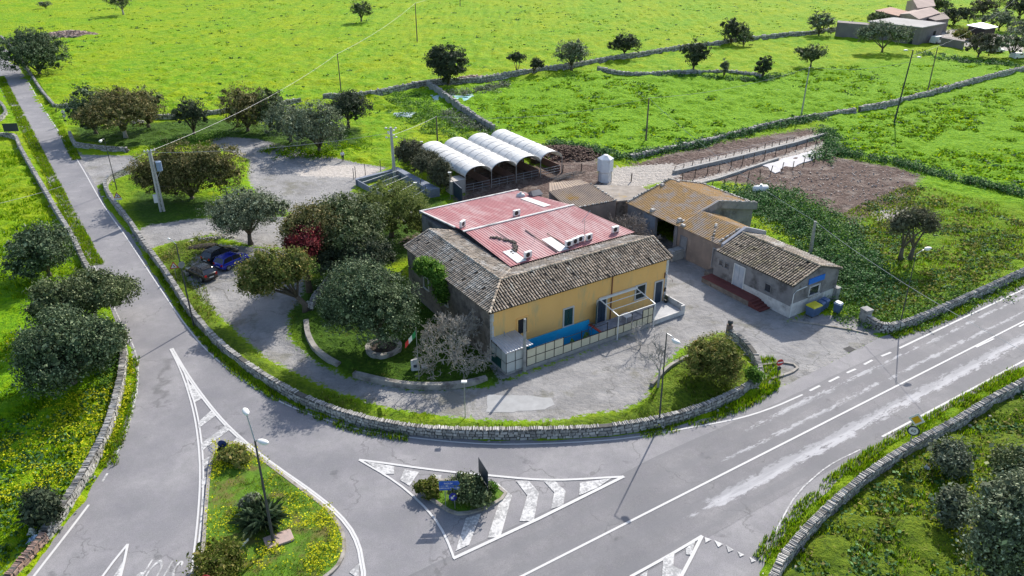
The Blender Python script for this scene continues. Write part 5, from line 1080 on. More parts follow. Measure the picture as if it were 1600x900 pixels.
m = MB(); corrug(m, (-.2, L2-.1, 3.66), (-.2, .25, 3.66), (3.1, .25, 4.85), (3.1, L2-.1, 4.85), .3, .06); corrug(m, (6.4, .25, 3.66), (6.4, L2-.1, 3.66), (3.1, L2-.1, 4.85), (3.1, .25, 4.85), .3, .06); o = m.build('roof', RUST, B2); sd = o.modifiers.new('s', 'SOLIDIFY'); sd.thickness = .03; sd.offset = -1
m = MB()
for a, b in (((-.25, 3.5), (3.1, 4.75)), ((3.1, 4.75), (6.5, 3.5))): m.hexa([(a[0], -.3, a[1]), (b[0], -.3, b[1]), (b[0], .05, b[1]), (a[0], .05, a[1])], [(a[0], -.3, a[1]+.5), (b[0], -.3, b[1]+.5), (b[0], .05, b[1]+.5), (a[0], .05, a[1]+.5)])
m.build('parapet', pm('blue_grey_parapet', (.34, .35, .38), (.24, .25, .28), 1, .9, .3, .02), B2)
m = MB(); stones_on(m, (0, .6, 3.9), (3, .5, 4.85), 16, .13); stones_on(m, (0, 1.5, 3.8), (2.5, 3.5, 4.6), 5, .16); stones_on(m, (.1, L2-.4, 3.8), (.1, L2-.9, 3.8), 3, .22); m.build('verge_stones', STONE, B2, kind='stuff')
opening(B2, .3, 1.2, .6, 2.9, 0, 'door', GREYR, ft=.1, axis='u', frame=pm('grey_door_frame', (.33, .33, .34), (.25, .25, .26), 2)); opening(B2, 5.3, 6.3, .1, 2.6, 0, 'door', pm('faded_grey_shutter', (.24, .25, .27), (.18, .19, .2), 2), ft=.08, axis='u', frame=GREYR)
B3 = bldg('cottage', 29.6, -8.6, 'small tiled cottage with peeling grey and white walls and a blue sign on its gable', 'cottage'); L3 = 10.4; W3 = 7.0
m = MB(); m.box(0, W3, 0, L3-.05, 0, 3.6); m.add([(0, 0, 3.6), (W3, 0, 3.6), (W3/2, 0, 4.7), (0, .3, 3.6), (W3, .3, 3.6), (W3/2, .3, 4.7)], [(0, 2, 1), (3, 4, 5), (0, 1, 4, 3), (1, 2, 5, 4), (2, 0, 3, 5)]); m.build('wall', GREYR, B3)
m = MB(); m.box(-.03, 0, -.03, 7.0, 0, 1.25); m.box(0, W3+.02, -.03, 0, 0, 1.5); m.build('dado', WHITER, B3, label='peeling whitewashed lower wall')
m = MB(); tiled(m, (-.25, 0, 3.62), (-.25, L3-.3, 3.62), (W3/2, 0, 4.85), [(-.25, -.15, 3.62), (-.25, L3-.35, 3.62), (W3/2, L3-.35, 4.85), (W3/2, -.15, 4.85)], pitch=.29); caps(m, (W3/2, -.15, 4.9), (W3/2, L3-.35, 4.9)); caps(m, (-.2, -.12, 3.7), (W3/2, -.12, 4.9), r=.08); caps(m, (W3/2, -.12, 4.9), (W3+.2, -.12, 3.75), r=.08)
m.build('roof', [pm('brown_barrel_tiles', (.46, .38, .28), (.27, .21, .16), 1.2, .95, .4, .02, 14, stain=(.38, .32, .2), stain_scale=.8, island=.4), TUNDER], B3)
m = MB(); tiled(m, (W3+.25, 0, 3.65), (W3+.25, L3, 3.65), (W3/2, 0, 4.85), [(W3+.25, -.15, 3.65), (W3+.25, L3-.35, 3.65), (W3/2, L3-.35, 4.85), (W3/2, -.15, 4.85)]); m.build('roof', [TILEG, TUNDG], B3, label='paler rear slope')
opening(B3, 6.1, 7.5, .55, 3.0, 0, 'door', pm('blue_grey_glazed_door', (.20, .27, .36), (.5, .5, .52), .8, .3, 0), ft=.07, axis='u', split=2, frame=WHITE)
opening(B3, 9.2, 9.6, 2.1, 2.6, 0, 'window', GLASSD, ft=.05, axis='u', frame=GREYR); opening(B3, 8.4, 8.8, 2.1, 2.6, 0, 'window', GLASSD, ft=.05, axis='u', frame=GREYR)
opening(B3, 2.6, 3.3, 1.7, 2.5, 0, 'window', GLASSD, ft=.1, axis='u', frame=GREYR); opening(B3, 2.6, 4.0, 1.75, 2.65, 0, 'window', GLASSD, ft=.14, frame=WHITER)
m = MB(); m.box(2.2, 4.6, -.1, -.02, 3.1, 3.7); m.build('sign_board', paint('bright_blue_sign', (.01, .16, .62)), B3)
m = MB(); m.path([(.12, -.06, 0), (.12, -.06, 2.6), (.5, -.06, 2.9), (2.0, -.06, 3.0)], .05, 8); m.build('drainpipe', WHITE, B3)
St = bldg('stair_platform', 28.1, -6.3, 'long dark red tiled platform with steps along the cottage front', 'steps')
m = MB(); m.box(0, 1.5, 1.6, 8.2, 0, .56); m.box(1.5, 2.7, 8.2, 9.3, 0, .56); m.build('base', RUBBLE, St)
m = MB(); m.box(-.04, 1.5, 1.56, 8.24, .56, .62); m.build('platform', REDTILE, St)
for i in range(4): m = MB(); m.box(.0, 1.5, .4*i, 1.6, .14*i, .14*(i+1)); m.build('step', REDTILE, St)
m = MB(); m.box(0, 1.9, 0, 1.1, 0, 1.1); m.box(.1, 1.8, .1, 1.0, 1.1, 1.25); m.xf(Matrix.Translation((*LW(28.9, 7.4), 0))@Matrix.Rotation(A0, 4, 'Z')); m.build('stone_trough', CONC, label='block shaped concrete trough beside the barn doorway', cat='trough', bevel=.05)
# brown roofed store behind the red roof
B4 = bldg('store_building', 22, 19, 'low store with a brown lichened roof behind the red metal roof', 'building')
loc = lambda x, y, z: (L_(x, y, z)[0]-22, L_(x, y, z)[1]-19, z)
def L_(x, y, z): return WL(*G(x, y, z))
r1, r2 = loc(858, 299, 4.7), loc(922, 286.5, 4.7); e1, e2 = loc(890, 327, 3.7), loc(963, 313, 3.7); k1, k2 = loc(858, 286, 4.0), loc(905, 281, 4.0)
m = MB(); corrug(m, e1, e2, r2, r1, .3, .05); corrug(m, k2, k1, r1, r2, .3, .05); o = m.build('roof', pm('brown_lichen_sheets', (.34, .26, .19), (.23, .18, .15), .8, .9, .3, .02, 8, stain=(.33, .19, .04), stain_scale=.35, stain_lo=.58), B4); sd = o.modifiers.new('s', 'SOLIDIFY'); sd.thickness = .05; sd.offset = -1
m = MB(); m.prism([e1[:2], e2[:2], r2[:2], k2[:2], k1[:2], r1[:2]], 0, 3.6); m.add([e1, r1, k1, (e1[0], e1[1], 3.5), (k1[0], k1[1], 3.5)], [(0, 1, 2, 4, 3)]); m.add([e2, r2, k2, (e2[0], e2[1], 3.5), (k2[0], k2[1], 3.5)], [(3, 4, 2, 1, 0)]); m.build('wall', BROWNR, B4)
m = MB(); q = [loc(925, 288, 3.4), loc(963, 314, 3.4), loc(990, 311, 3.4), loc(1004, 295, 3.4), loc(945, 296, 3.4)]; fp_ = [p[:2] for p in (loc(926, 289, 3.5), loc(964, 314, 3.5), loc(994, 311, 3.5), loc(1012, 297, 3.5), loc(1000, 290, 3.5))]; m.prism(fp_, 3.3, 3.48); m.build('flat_roof', pm('greyish_ruined_roof', (.34, .30, .26), (.20, .175, .15), .9, .95, .5, .05, 5, stain=(.33, .22, .07), stain_scale=.5, stain_lo=.6), B4); m = MB(); m.prism(fp_, 0, 3.29); m.build('wall', RUBBLE, B4, label='rubble side wall')
m = MB(); stones_on(m, e1, e2, 16, .12); stones_on(m, (r2[0], r2[1], 4.7), (e2[0], e2[1], 3.7), 12, .13); m.build('verge_stones', STONE, B4, kind='stuff')
# ---------------- white tunnels ----------------
PLAST = bpy.data.materials.new('white_tunnel_sheet'); T, N, L, B = nodes(PLAST); tc = N.new('ShaderNodeTexCoord')
n = noise(N, L, mapping(N, L, tc.outputs['Object'], (1, .5, 1)), 1.6, 6, .65); L.new(ramp(N, L, n, [(.3, (.54, .53, .51)), (.48, (.76, .75, .72)), (.7, (.84, .83, .80))]), B.inputs['Base Color']); B.inputs['Roughness'].default_value = .65
tr = N.new('ShaderNodeBsdfTranslucent'); tr.inputs[0].default_value = (.6, .6, .57, 1); mx = N.new('ShaderNodeMixShader'); mx.inputs[0].default_value = .22; L.new(B.outputs[0], mx.inputs[1]); L.new(tr.outputs[0], mx.inputs[2]); L.new(mx.outputs[0], N['Material Output'].inputs[0])
ADOBE = pm('reddish_board_fence', (.24, .15, .125), (.17, .105, .09), 1.2, .9, .3, .02, stretch=(1, 1, 3))
tl = ['first white polytunnel from the dark shrubs, lowest in the picture', 'second white polytunnel counted from the dark shrubs', 'third white polytunnel counted from the dark shrubs', 'fourth white polytunnel, farthest from the dark shrubs and nearest the green field']
ue = [20.3, 24.6, 28.8, 33.1, 37.0]
for k in range(4):
    r_ = bldg('polytunnel', ue[k], 40, tl[k], 'greenhouse'); r_['group'] = 'row of four white arched tunnels'; w = ue[k+1]-ue[k]; zs = 2.45; hr = 1.25; ln = 14.4
    m = MB(); nv = 60; na = 18; vs = []
    for i in range(nv+1):
        v = ln*i/nv; sag = .06*abs(math.sin(pi*v/1.6))*(1)
        for j in range(na+1):
            t = pi*j/na; vs.append((w/2-(w/2-.02)*math.cos(t), v, zs+(hr-sag*math.sin(t)+random.uniform(-.008, .008))*math.sin(t)))
    m.add(vs, [(i*(na+1)+j, i*(na+1)+j+1, (i+1)*(na+1)+j+1, (i+1)*(na+1)+j) for i in range(nv) for j in range(na)])
    o = m.build('cover', PLAST, r_, smooth=True); sd = o.modifiers.new('s', 'SOLIDIFY'); sd.thickness = .012
    m = MB()
    for i in range(9): v = ln*i/8; m.path([(w/2-(w/2+.005)*math.cos(t), v, zs+(hr-.02)*math.sin(t)) for t in np.linspace(0, pi, 13)], .025, 5)
    m.build('hoop', GALV, r_)
    for v in (0.05, 4.8, 9.6, 14.3): m = MB(); m.tube((0, v, 0), (0, v, zs), .06, n=6); m.build('leg', GALV, r_)
    if k == 3: m = MB(); m.tube((w, .05, 0), (w, .05, zs), .06, n=6); m.build('leg', GALV, r_)
    m = MB(); m.box(w-.12, w-.04, .4, ln, 0, 1.2); m.box(.3, w-.3, ln-.1, ln, 0, 1.7); m.build('side_board', ADOBE, r_)
    m = MB()
    for z in (.4, .8, 1.2): m.tube((.1, .2, z), (w-.2, .2, z), .025)
    for u in (w*.33, w*.66): m.tube((u, .2, 0), (u, .2, 1.25), .03)
    m.build('gate_rail', GALV, r_)
for i in range(5):
    m = MB(); m.box(0, random.uniform(1.4, 2.2), 0, random.uniform(.9, 1.3), 0, random.uniform(.5, .9)); m.xf(Matrix.Translation((*LW(21.6+i*3.6, 41.5+random.uniform(0, 5)), 0))@Matrix.Rotation(A0+random.uniform(-.2, .2), 4, 'Z'))
    m.build('feeding_trough', pm('dark_old_wood', (.10, .07, .055), (.05, .04, .03), 3), label='dark feeding trough in the shade of the %s polytunnel bay' % ('first', 'second', 'third', 'third and fourth', 'fourth')[i], cat='trough', bevel=.04)
# timber pile of dark poles right of the tunnels
m = MB()
for i in range(26): a = Vector((*LW(33+random.uniform(0, 4.4), 37.2+random.uniform(0, 1.6)), .1+.05*(i % 6))); d = Vector((*[x*2.2 for x in (U[0]+random.uniform(-.3, .3), U[1]+random.uniform(-.3, .3))], random.uniform(-.1, .1))); m.tube(a, a+d, .05, n=5)
m.build('timber_pile', pm('bleached_timber', (.30, .27, .24), (.12, .1, .085), 2), label='heap of loose bleached timber in front of the last tunnel', cat='timber pile')
# white feed silo
c_ = G(944.5, 283); sl_ = empty('feed_silo', (*c_, 0), A0+.4, 'white metal feed silo with faceted sides standing on the pale yard', 'silo')
SILOM = pm('white_silo_metal', (.66, .68, .71), (.54, .56, .6), 1.2, .5, .05, .01, stain=(.45, .43, .42), stain_scale=1.0, stain_lo=.58)
m = MB(); m.lathe((0, 0, 0), [(.3, .9), (1.08, 1.5), (1.15, 1.6), (1.15, 3.45)], 6); m.build('body', SILOM, sl_)
m = MB(); m.lathe((0, 0, 0), [(1.2, 3.43), (1.2, 3.5), (.35, 4.0), (.001, 4.05)], 6); m.build('lid', SILOM, sl_)
m = MB(); m.box(1.15, 1.22, -.18, .18, 1.3, 3.5); m.build('chute_panel', GALV, sl_)
for k in range(3):
    a = k*2*pi/3+.5; m = MB(); m.tube((1.05*math.cos(a), 1.05*math.sin(a), 1.7), (1.1*math.cos(a), 1.1*math.sin(a), 0), .07, n=6); m.build('leg', GALV, sl_)
m = MB(); m.lathe((0, 0, 0), [(.95, 0), (.95, 1.55)], 6); m.build('skirt', SILOM, sl_)
# gas tank
c_ = G(1187, 306); gt = empty('gas_tank', (*c_, 0), A0-.35, 'white gas tank with a valve dome lying by the ivy bank', 'gas tank')
m = MB(); m.path([(-1.15, 0, 1.0), (-1.05, 0, 1.0), (-.9, 0, 1.0), (.9, 0, 1.0), (1.05, 0, 1.0), (1.15, 0, 1.0)], [.15, .42, .55, .55, .42, .15], 16); m.build('vessel', WHITE, gt, smooth=True)
m = MB(); m.tube((0, 0, 1.5), (0, 0, 1.72), .2, n=12); m.build('dome', WHITE, gt)
for s in (-.7, .7): m = MB(); m.box(s-.08, s+.08, -.4, .4, 0, .55); m.build('leg', CONC, gt)

# ---------------- feeding yards with post rows ----------------
def beam_px(name, px, w, h, mat_, label, cat, z=0):
    m = MB(); ring(m, GP(px, z), w, -.02, h, False); return m.build(name, mat_, label=label, cat=cat)
beam_px('feeding_wall', [(1052,272),(1150,249),(1240,227),(1290,212)], .5, .55, CONC, 'long grey concrete kerb of the upper feeding yard', 'wall')
beam_px('feeding_wall', [(1066,296),(1120,282),(1180,262),(1215,250)], .4, .4, CONC, 'second shorter concrete kerb across the feeding yards', 'wall')
m = MB(); q = wobble(GP([(1192,259),(1268,236),(1302,240),(1208,271)]), 1.2, .35); m.prism(q, .0, .16); m.build('concrete_slab', pm('whitish_slab', (.50, .49, .50), (.36, .35, .36), 1.0, .8, .1, .01), label='bright whitish concrete slab at the far end of the feeding yards', cat='slab')
ORD = ['first', 'second', 'third', 'fourth', 'fifth', 'sixth', 'seventh', 'eighth', 'ninth', 'tenth', 'eleventh', 'twelfth', 'thirteenth', 'fourteenth', 'fifteenth', 'sixteenth']
def posts(px0, px1, n, h, mat_, label, group, jit=.12):
    a = Vector(G(*px0)); b = Vector(G(*px1)); pr = None
    for i in range(n):
        p = a.lerp(b, i/(n-1)); l = random.uniform(-jit, jit)
        if pr is None: m = MB(); m.path([(0, 0, 0), (l, 0, h)], .07, 5); pr = m.build('fence_post', mat_); o = pr
        else: o = pr.copy(); COL.objects.link(o); o.rotation_euler = (0, 0, random.uniform(0, 6)); o.scale = (1, 1, random.uniform(.85, 1.15))
        o.location = (p.x, p.y, 0); tag(o, ORD[i]+' '+label+', counted from the barn end', 'post', group)
PW = pm('dark_post', (.11, .08, .07), (.05, .04, .024), 3)
posts((1066,283),(1290,222),14,1.3,PW,'dark wooden post along the upper feeding yard','posts of the upper feeding yard row')
posts((1112,296),(1288,250),11,1.3,PW,'dark wooden post beside the whitish slab','posts of the row beside the whitish slab',.4)
posts((1054,270),(1240,222),16,1.0,PW,'thin hurdle post of the topmost yard strip','posts of the topmost hurdle row',.05)
posts((1050,310),(1200,312),6,1.0,PW,'thin post standing behind the orange barn roof','posts behind the orange barn roof',.1)
for x, y in ((986,284),(908,268),(879,270)): c_ = G(x, y); m = MB(); m.path([(0, 0, 0), (.05, 0, 1.3)], .09, 6); m.xf(Matrix.Translation((*c_, 0))); m.build('fence_post', PW, label={986: 'lone dark post on the pale yard right of the silo', 908: 'dark post in the brown yard left of the silo', 879: 'dark post beside the last white tunnel'}[x], cat='post')
m = MB()
for r_ in range(3):
    a = Vector((*G(1056, 268), .3+.35*r_)); b = Vector((*G(1240, 220), .3+.35*r_)); m.tube(a, b, .02, n=4)
m.build('wire_fence', GALV, label='low wire hurdle fence along the topmost yard strip', cat='fence')
# dung and stone heaps, litter
def heap(name, px, py, w, d, h, n, mat_, label, cat, s=.2, rot=0):
    c_ = G(px, py); m = MB(); cen = np.zeros((n, 3)); r = RN.uniform(0, 1, n)**.6; a = RN.uniform(0, 2*pi, n); cen[:, 0] = np.cos(a)*r*w/2; cen[:, 1] = np.sin(a)*r*d/2; cen[:, 2] = h*(1-r**1.6)*RN.uniform(.75, 1, n)+.04
    hf = RN.uniform(.4, 1, (n, 3))*s; t = RN.uniform(0, pi, n); ax = np.stack([np.cos(t), np.sin(t), RN.uniform(-.4, .4, n)], 1); ax /= np.linalg.norm(ax, axis=1)[:, None]; up_ = np.tile([0, 0, 1.], (n, 1)); ay = np.cross(up_, ax); ay /= np.linalg.norm(ay, axis=1)[:, None]; az = np.cross(ax, ay)
    boxes_bulk(m, cen, hf, ax, ay, az, .25); m.xf(Matrix.Translation((*c_, 0))@Matrix.Rotation(rot, 4, 'Z')); return m.build(name, mat_, label=label, cat=cat, kind='stuff' if 'scatter' in name else None)
heap('rubble_heap', 110, 56, 17, 9, 1.3, 700, pm('pinkish_rubble', (.42, .31, .26), (.28, .2, .17), 2, island=.4, world=True), 'long heap of pinkish rubble in the field behind the large roadside carob', 'rubble heap', .45)
heap('rubble_heap', 740, 126, 9, 5, 1.0, 200, pm('pinkish_rubble', (.42, .31, .26)), 'stone rubble at the broken wall end beside the big round carob', 'rubble heap', .45)
DUNG = pm('dark_red_brown_dung', (.13, .075, .06), (.07, .042, .024), 2, island=.4, world=True)
heap('dung_heap', 885, 240, 13, 9, .9, 900, DUNG, 'red brown dung heap between the last tunnel and the silo', 'dung heap', .22)
heap('stone_scatter', 1330, 285, 26, 16, .12, 260, pm('pale_field_stones', (.45, .4, .36), (.3, .26, .23), 2), 'pale stones scattered over the ploughed brown lot', 'stones', .14)
heap('stone_scatter', 1200, 300, 14, 8, .1, 90, pm('pale_field_stones', (.45, .4, .36)), 'pale stones scattered behind the gas tank', 'stones', .12)
heap('stone_heap', 215, 192, 3, 2, .5, 60, STONE, 'small grey stone heap under the wide pale trunked tree', 'stone heap', .2)
heap('stone_row', 330, 375, 6, .8, .35, 60, STONE, 'loose stones edging the grass verge behind the parked cars', 'stones', .18, .3)
m = MB(); m.ell((0, 0, .05), (1.9, .8, .28), 14, 6); m.xf(Matrix.Translation((*G(316, 386), 0))@Matrix.Rotation(.35, 4, 'Z')); m.build('soil_mound', pm('dark_soil', (.06, .045, .024)), label='dark oval mound of soil on the verge above the parked cars', cat='mound', smooth=True)
def rag(name, px, py, w, col, label, cat='litter', h=.5):
    c_ = G(px, py); m = MB(); n = 9; vs = []
    for i in range(n):
        for j in range(n): vs.append((c_[0]+(i/(n-1)-.5)*w+random.uniform(-.08, .08)*w, c_[1]+(j/(n-1)-.5)*w*.7+random.uniform(-.08, .08)*w, .08+h*random.random()*math.sin(pi*i/(n-1))*math.sin(pi*j/(n-1))))
    m.add(vs, [(i*n+j, i*n+j+1, (i+1)*n+j+1, (i+1)*n+j) for i in range(n-1) for j in range(n-1)]); o = m.build(name, col, label=label, cat=cat); o.modifiers.new('s', 'SOLIDIFY').thickness = .03
rag('plastic_bag', 56, 846, .9, paint('pale_blue_plastic', (.45, .58, .72)), 'pale blue plastic bag of litter beside the wide stone wall', 'bag'); rag('plastic_bag', 52, 834, .6, paint('cream_plastic', (.66, .64, .52)), 'cream coloured plastic bag above the pale blue one', 'bag')
rag('tarpaulin', 706, 153, 8, pm('turquoise_sheet', (.10, .36, .36), (.5, .6, .62), .5), 'torn turquoise sheet lying in the shade of the far wall corner', 'tarpaulin', .6); rag('tarpaulin', 628, 180, 5, pm('pale_blue_sheet', (.5, .58, .62), (.2, .3, .34), .7), 'pale blue torn sheet in the weeds left of the slanting wall', 'tarpaulin', .5)
rag('plastic_bag', 1447, 733, .4, WHITE, 'small white litter in the grass behind the lower right wall', 'litter')
# animal pen left of the shrubs
Pn = empty('animal_pen', (*G(622, 300), 0), A0, 'blue grey block animal pen with white rails behind the pepper tree', 'animal pen')
inv = lambda x, y, z=0: ((lambda w: ((w[0]-Pn.location[0])*U[0]+(w[1]-Pn.location[1])*U[1], (w[0]-Pn.location[0])*V[0]+(w[1]-Pn.location[1])*V[1]))(G(x, y, z)))
m = MB(); q = [inv(612, 261, 1.2), inv(622, 261, 1.2), inv(687, 294, 1.2), inv(671, 297, 1.2)]; m.prism(q, 0, 1.2)
m.prism([inv(555, 279, 1), inv(612, 264, 1), inv(614, 266, 1), inv(556, 281, 1)], 0, 1.0); m.prism([inv(555, 280, .9), inv(557, 280, .9), inv(640, 325, .9), inv(638, 326, .9)], 0, .9)
for t in (.25, .5, .75): 
    a = inv(555+85*t, 280+45*t, .8); b = inv(615+60*t, 262+36*t, .8); d = (Vector(b)-Vector(a)).normalized(); p_ = Vector((-d.y, d.x))*.1; m.prism([tuple(Vector(a)+p_), tuple(Vector(b)+p_), tuple(Vector(b)-p_), tuple(Vector(a)-p_)], 0, .8)
m.build('wall', pm('blue_grey_blocks', (.22, .25, .31), (.15, .17, .21), 1.5, .9, .3, .02), Pn)
m = MB()
for t in (.12, .37, .62, .87): a = inv(555+85*t, 280+45*t, 1.3); b = inv(615+60*t, 262+36*t, 1.3); m.tube((*a, 1.3), (*b, 1.3), .05, n=6)
m.build('rail', WHITE, Pn)
for x, y in ((553,281),(556,262+16),(571,274),(595,268),(658,300),(666,310)): m = MB(); p = inv(x, y); m.tube((*p, 0), (*p, 1.8), .05, n=6); m.build('post', DKMETAL, Pn)
m = MB(); q = GP([(705,322),(722,312),(703,304),(688,312)]); ring(m, [G(704, 300), G(722, 316)], .12, 0, 2.0, False); m.build('sheet_fence', NAVY, label='dark blue sheet fence panel behind the corner of the red roof', cat='fence')
c_ = G(712, 300); m = MB(); m.box(-1.1, 1.1, -.9, .9, 0, 1.9); m.box(-1.2, 1.2, -1, 1, 1.9, 2.0); m.xf(Matrix.Translation((*c_, 0))@Matrix.Rotation(A0, 4, 'Z')); m.build('small_hut', pm('cream_grey_hut', (.5, .47, .43), (.38, .36, .33), 1), label='small cream hut between dark shrubs and the first tunnel', cat='hut', bevel=.03)

# ---------------- poles, lamps, cables ----------------
def pole(px, py, top, r, mat_, label, lean=(0, 0), cross=0, name='utility_pole', group=None, sq=False):
    x, y = G(px, py); h = up(px, py, top); r_ = empty(name, (x, y, 0), 0, label, 'pole', group); m = MB(); m.path([(0, 0, 0), (lean[0], lean[1], h)], [r*1.25, r*.8], 4 if sq else 8); m.build('shaft', mat_, r_)
    if cross:
        for k in range(cross): m = MB(); m.tube((lean[0]-.55, lean[1], h-.25-.35*k), (lean[0]+.55, lean[1], h-.25-.35*k), .035, n=5); m.build('crossarm', GALV, r_)
        for k in range(cross):
            for s in (-.5, 0, .5): m = MB(); m.ell((lean[0]+s, lean[1], h-.12-.35*k), (.06, .06, .1), 8, 5); m.build('insulator', WHITE, r_)
    return Vector((x+lean[0], y+lean[1], h)), r_
def topat(px, py, h):                  # lean so that the top shows at a given pixel
    return G(px, py, h)
def lpole(base, top, h, *a, **k):
    b = G(*base); t = G(*top, h); 
    x, y = b; r_ = None
    return b, (t[0]-b[0], t[1]-b[1])
def pole2(base, top, h, r, mat_, label, maxlean=.6, **k):
    b = G(*base); t = G(*top, h); l = Vector((t[0]-b[0], t[1]-b[1])); 
    if l.length > maxlean: l = l.normalized()*maxlean
    x, y = b; r_ = empty(k.get('name', 'utility_pole'), (x, y, 0), 0, label, 'pole', k.get('group')); m = MB(); m.path([(0, 0, 0), (l.x, l.y, h)], [r*1.25, r*.8], k.get('n', 8)); m.build('shaft', mat_, r_)
    return Vector((x+l.x, y+l.y, h)), r_, l
# transformer pole: twin-leg concrete
x, y = G(254, 331); tp = empty('transformer_pole', (x, y, 0), .5, 'grey concrete pole with a transformer and a meter box beside the wide tree', 'pole'); hp = 8.3
m = MB(); m.path([(-.2, 0, 0), (-.12, 0, hp)], [.16, .12], 4); m.path([(.2, 0, 0), (.12, 0, hp)], [.16, .12], 4)
for k in range(11): m.box(-.2, .2, -.05, .05, .5+k*.7, .62+k*.7)
m.build('shaft', pm('pale_concrete_pole', (.5, .49, .46), (.38, .37, .35), 1.5), tp)
m = MB(); m.tube((.75, 0, 5.6), (.75, 0, 6.8), .36, n=14); m.build('transformer', pm('blue_grey_transformer', (.25, .33, .46), (.19, .25, .36), 1, .4), tp, smooth=False)
m = MB(); m.tube((.1, 0, 6.9), (.9, 0, 6.9), .05); m.tube((.1, 0, 5.6), (.9, 0, 5.5), .05); m.tube((.2, 0, 4.6), (.85, 0, 5.6), .03); m.build('bracket', GALV, tp)
m = MB(); m.box(-.75, -.25, -.15, .15, 1.4, 2.5); m.build('meter_box', WHITE, tp)
for s in (-.6, -.2, .2, .6): m = MB(); m.ell((s, 0, hp+.1), (.09, .09, .16), 8, 5); m.build('insulator', WHITE, tp)
m = MB(); m.tube((-.75, 0, hp), (.75, 0, hp), .05); m.build('crossarm', GALV, tp)
TP = Vector((x, y, hp))
P1, r_, l1 = pole2((617, 279), (609, 202), 7.9, .21, pm('pale_concrete_pole', (.5, .49, .46), (.38, .37, .35), 1.5), 'tall concrete pole crowned with white insulators above the animal pen')
for k in range(4):
    m = MB(); a = k*1.1; m.tube((l1.x-math.cos(a)*.7, l1.y-math.sin(a)*.5, 7.7-.45*k), (l1.x+math.cos(a)*.7, l1.y+math.sin(a)*.5, 7.7-.45*k), .04); m.build('crossarm', GALV, r_)
    for s in (-1, 1): m = MB(); m.ell((l1.x+s*math.cos(a)*.7, l1.y+s*math.sin(a)*.5, 7.78-.45*k), (.17, .17, .13), 9, 6); m.build('insulator', WHITE, r_)
P2, *_ = pole2((684, 232), (682, 203), 5.5, .12, WOODPOLE, 'short dark wooden pole rising behind the first white tunnel')
P3, r_, l3 = pole2((1009, 222), (1014, 153), 7.6, .13, WOODPOLE, 'dark wooden pole standing in the middle green field'); 
P4, r_, _ = pole2((1252, 180), (1265, 105), 9.0, .13, GALV, 'pale grey leaning pole in the field left of the umbrella shaped tree', 1.0)
P5, r5, l5 = pole2((1397, 192), (1427, 78), 13.2, .13, DKMETAL, 'tallest dark metal lamp mast in the right field', 1.4)
for s, q in ((-1, .0), (1, -1.2)): m = MB(); m.tube((l5.x, l5.y, 13.1+q), (l5.x+s*1.1, l5.y, 13.2+q), .04); m.build('arm', DKMETAL, r5); m = MB(); m.ell((l5.x+s*1.3, l5.y, 13.15+q), (.42, .24, .15), 10, 6); m.build('lamp_head', WHITE, r5)
P6, *_ = pole2((1449, 144), (1465, 74), 9.3, .11, WOODPOLE, 'thin dark pole behind the tallest lamp mast', 1.0)
P7, *_ = pole2((533, 143), (527, 84), 7.9, .10, WOODPOLE, 'thin dark pole in the top field above the yard olive')
P8, *_ = pole2((652, 66), (649, 9), 10.5, .13, WOODPOLE, 'thin dark pole near the top edge in the far field')
P8b, *_ = pole2((719, 10), (718, -30), 8, .12, WOODPOLE, 'thin dark pole cut by the top edge of the picture')
P9, *_ = pole2((1265, 402), (1274, 346), 4.6, .2, CONC, 'short thick concrete pole behind the tiled cottage', .4)
def cable(a, b, sag, label, r=.022, mat_=None, name='power_cable'):
    a = Vector(a); b = Vector(b); pts = []
    for i in range(21): t = i/20; p = a.lerp(b, t); p.z -= sag*4*t*(1-t); pts.append(p)
    m = MB(); m.path(pts, r, 4); return m.build(name, mat_ or CABLE, label=label, cat='cable')
CABLE = paint('pale_cable', (.42, .42, .42), .5)
cable(TP, P7, 1.2, 'overhead cable from the transformer pole to the thin pole in the top field', .018); cable(P7, P8, .8, 'overhead cable between the two thin poles of the top field', .02); cable(P8, (P8.x+8, P8.y+60, 10), .8, 'overhead cable leaving the picture from the farthest thin pole', .02)
cable(TP+Vector((0, 0, -.2)), P1+Vector((0, 0, -.8)), .7, 'nearly level cable from the transformer pole to the insulator crowned pole', .02)
cable(P1+Vector((0, 0, -1.2)), P2, .15, 'short cable from the insulator crowned pole to the wooden pole by the tunnels', .024); cable(P2, P3, 1.4, 'long sagging cable over the white tunnels to the field pole', .02); cable(P3, P4, 1.0, 'cable from the field pole to the pale leaning pole', .02)
cable(P4, P5+Vector((0, 0, -2)), .8, 'cable from the pale leaning pole to the tallest mast', .02); cable(P5+Vector((0, 0, -1)), (160, 262, 8), 2, 'cable from the tallest mast towards the far farm', .02)
cable(P3, P9, 1.0, 'long cable from the field pole down to the short concrete pole by the cottage', .02); e_ = G(1700, 600, 8.5); cable(P9, (*e_, 8.5), .8, 'cable from the short concrete pole over the main road at the right', .02)
cable(TP, (*G(-60, 330, 7.5), 7.5), .8, 'thin cable from the transformer pole to the left edge', .018)
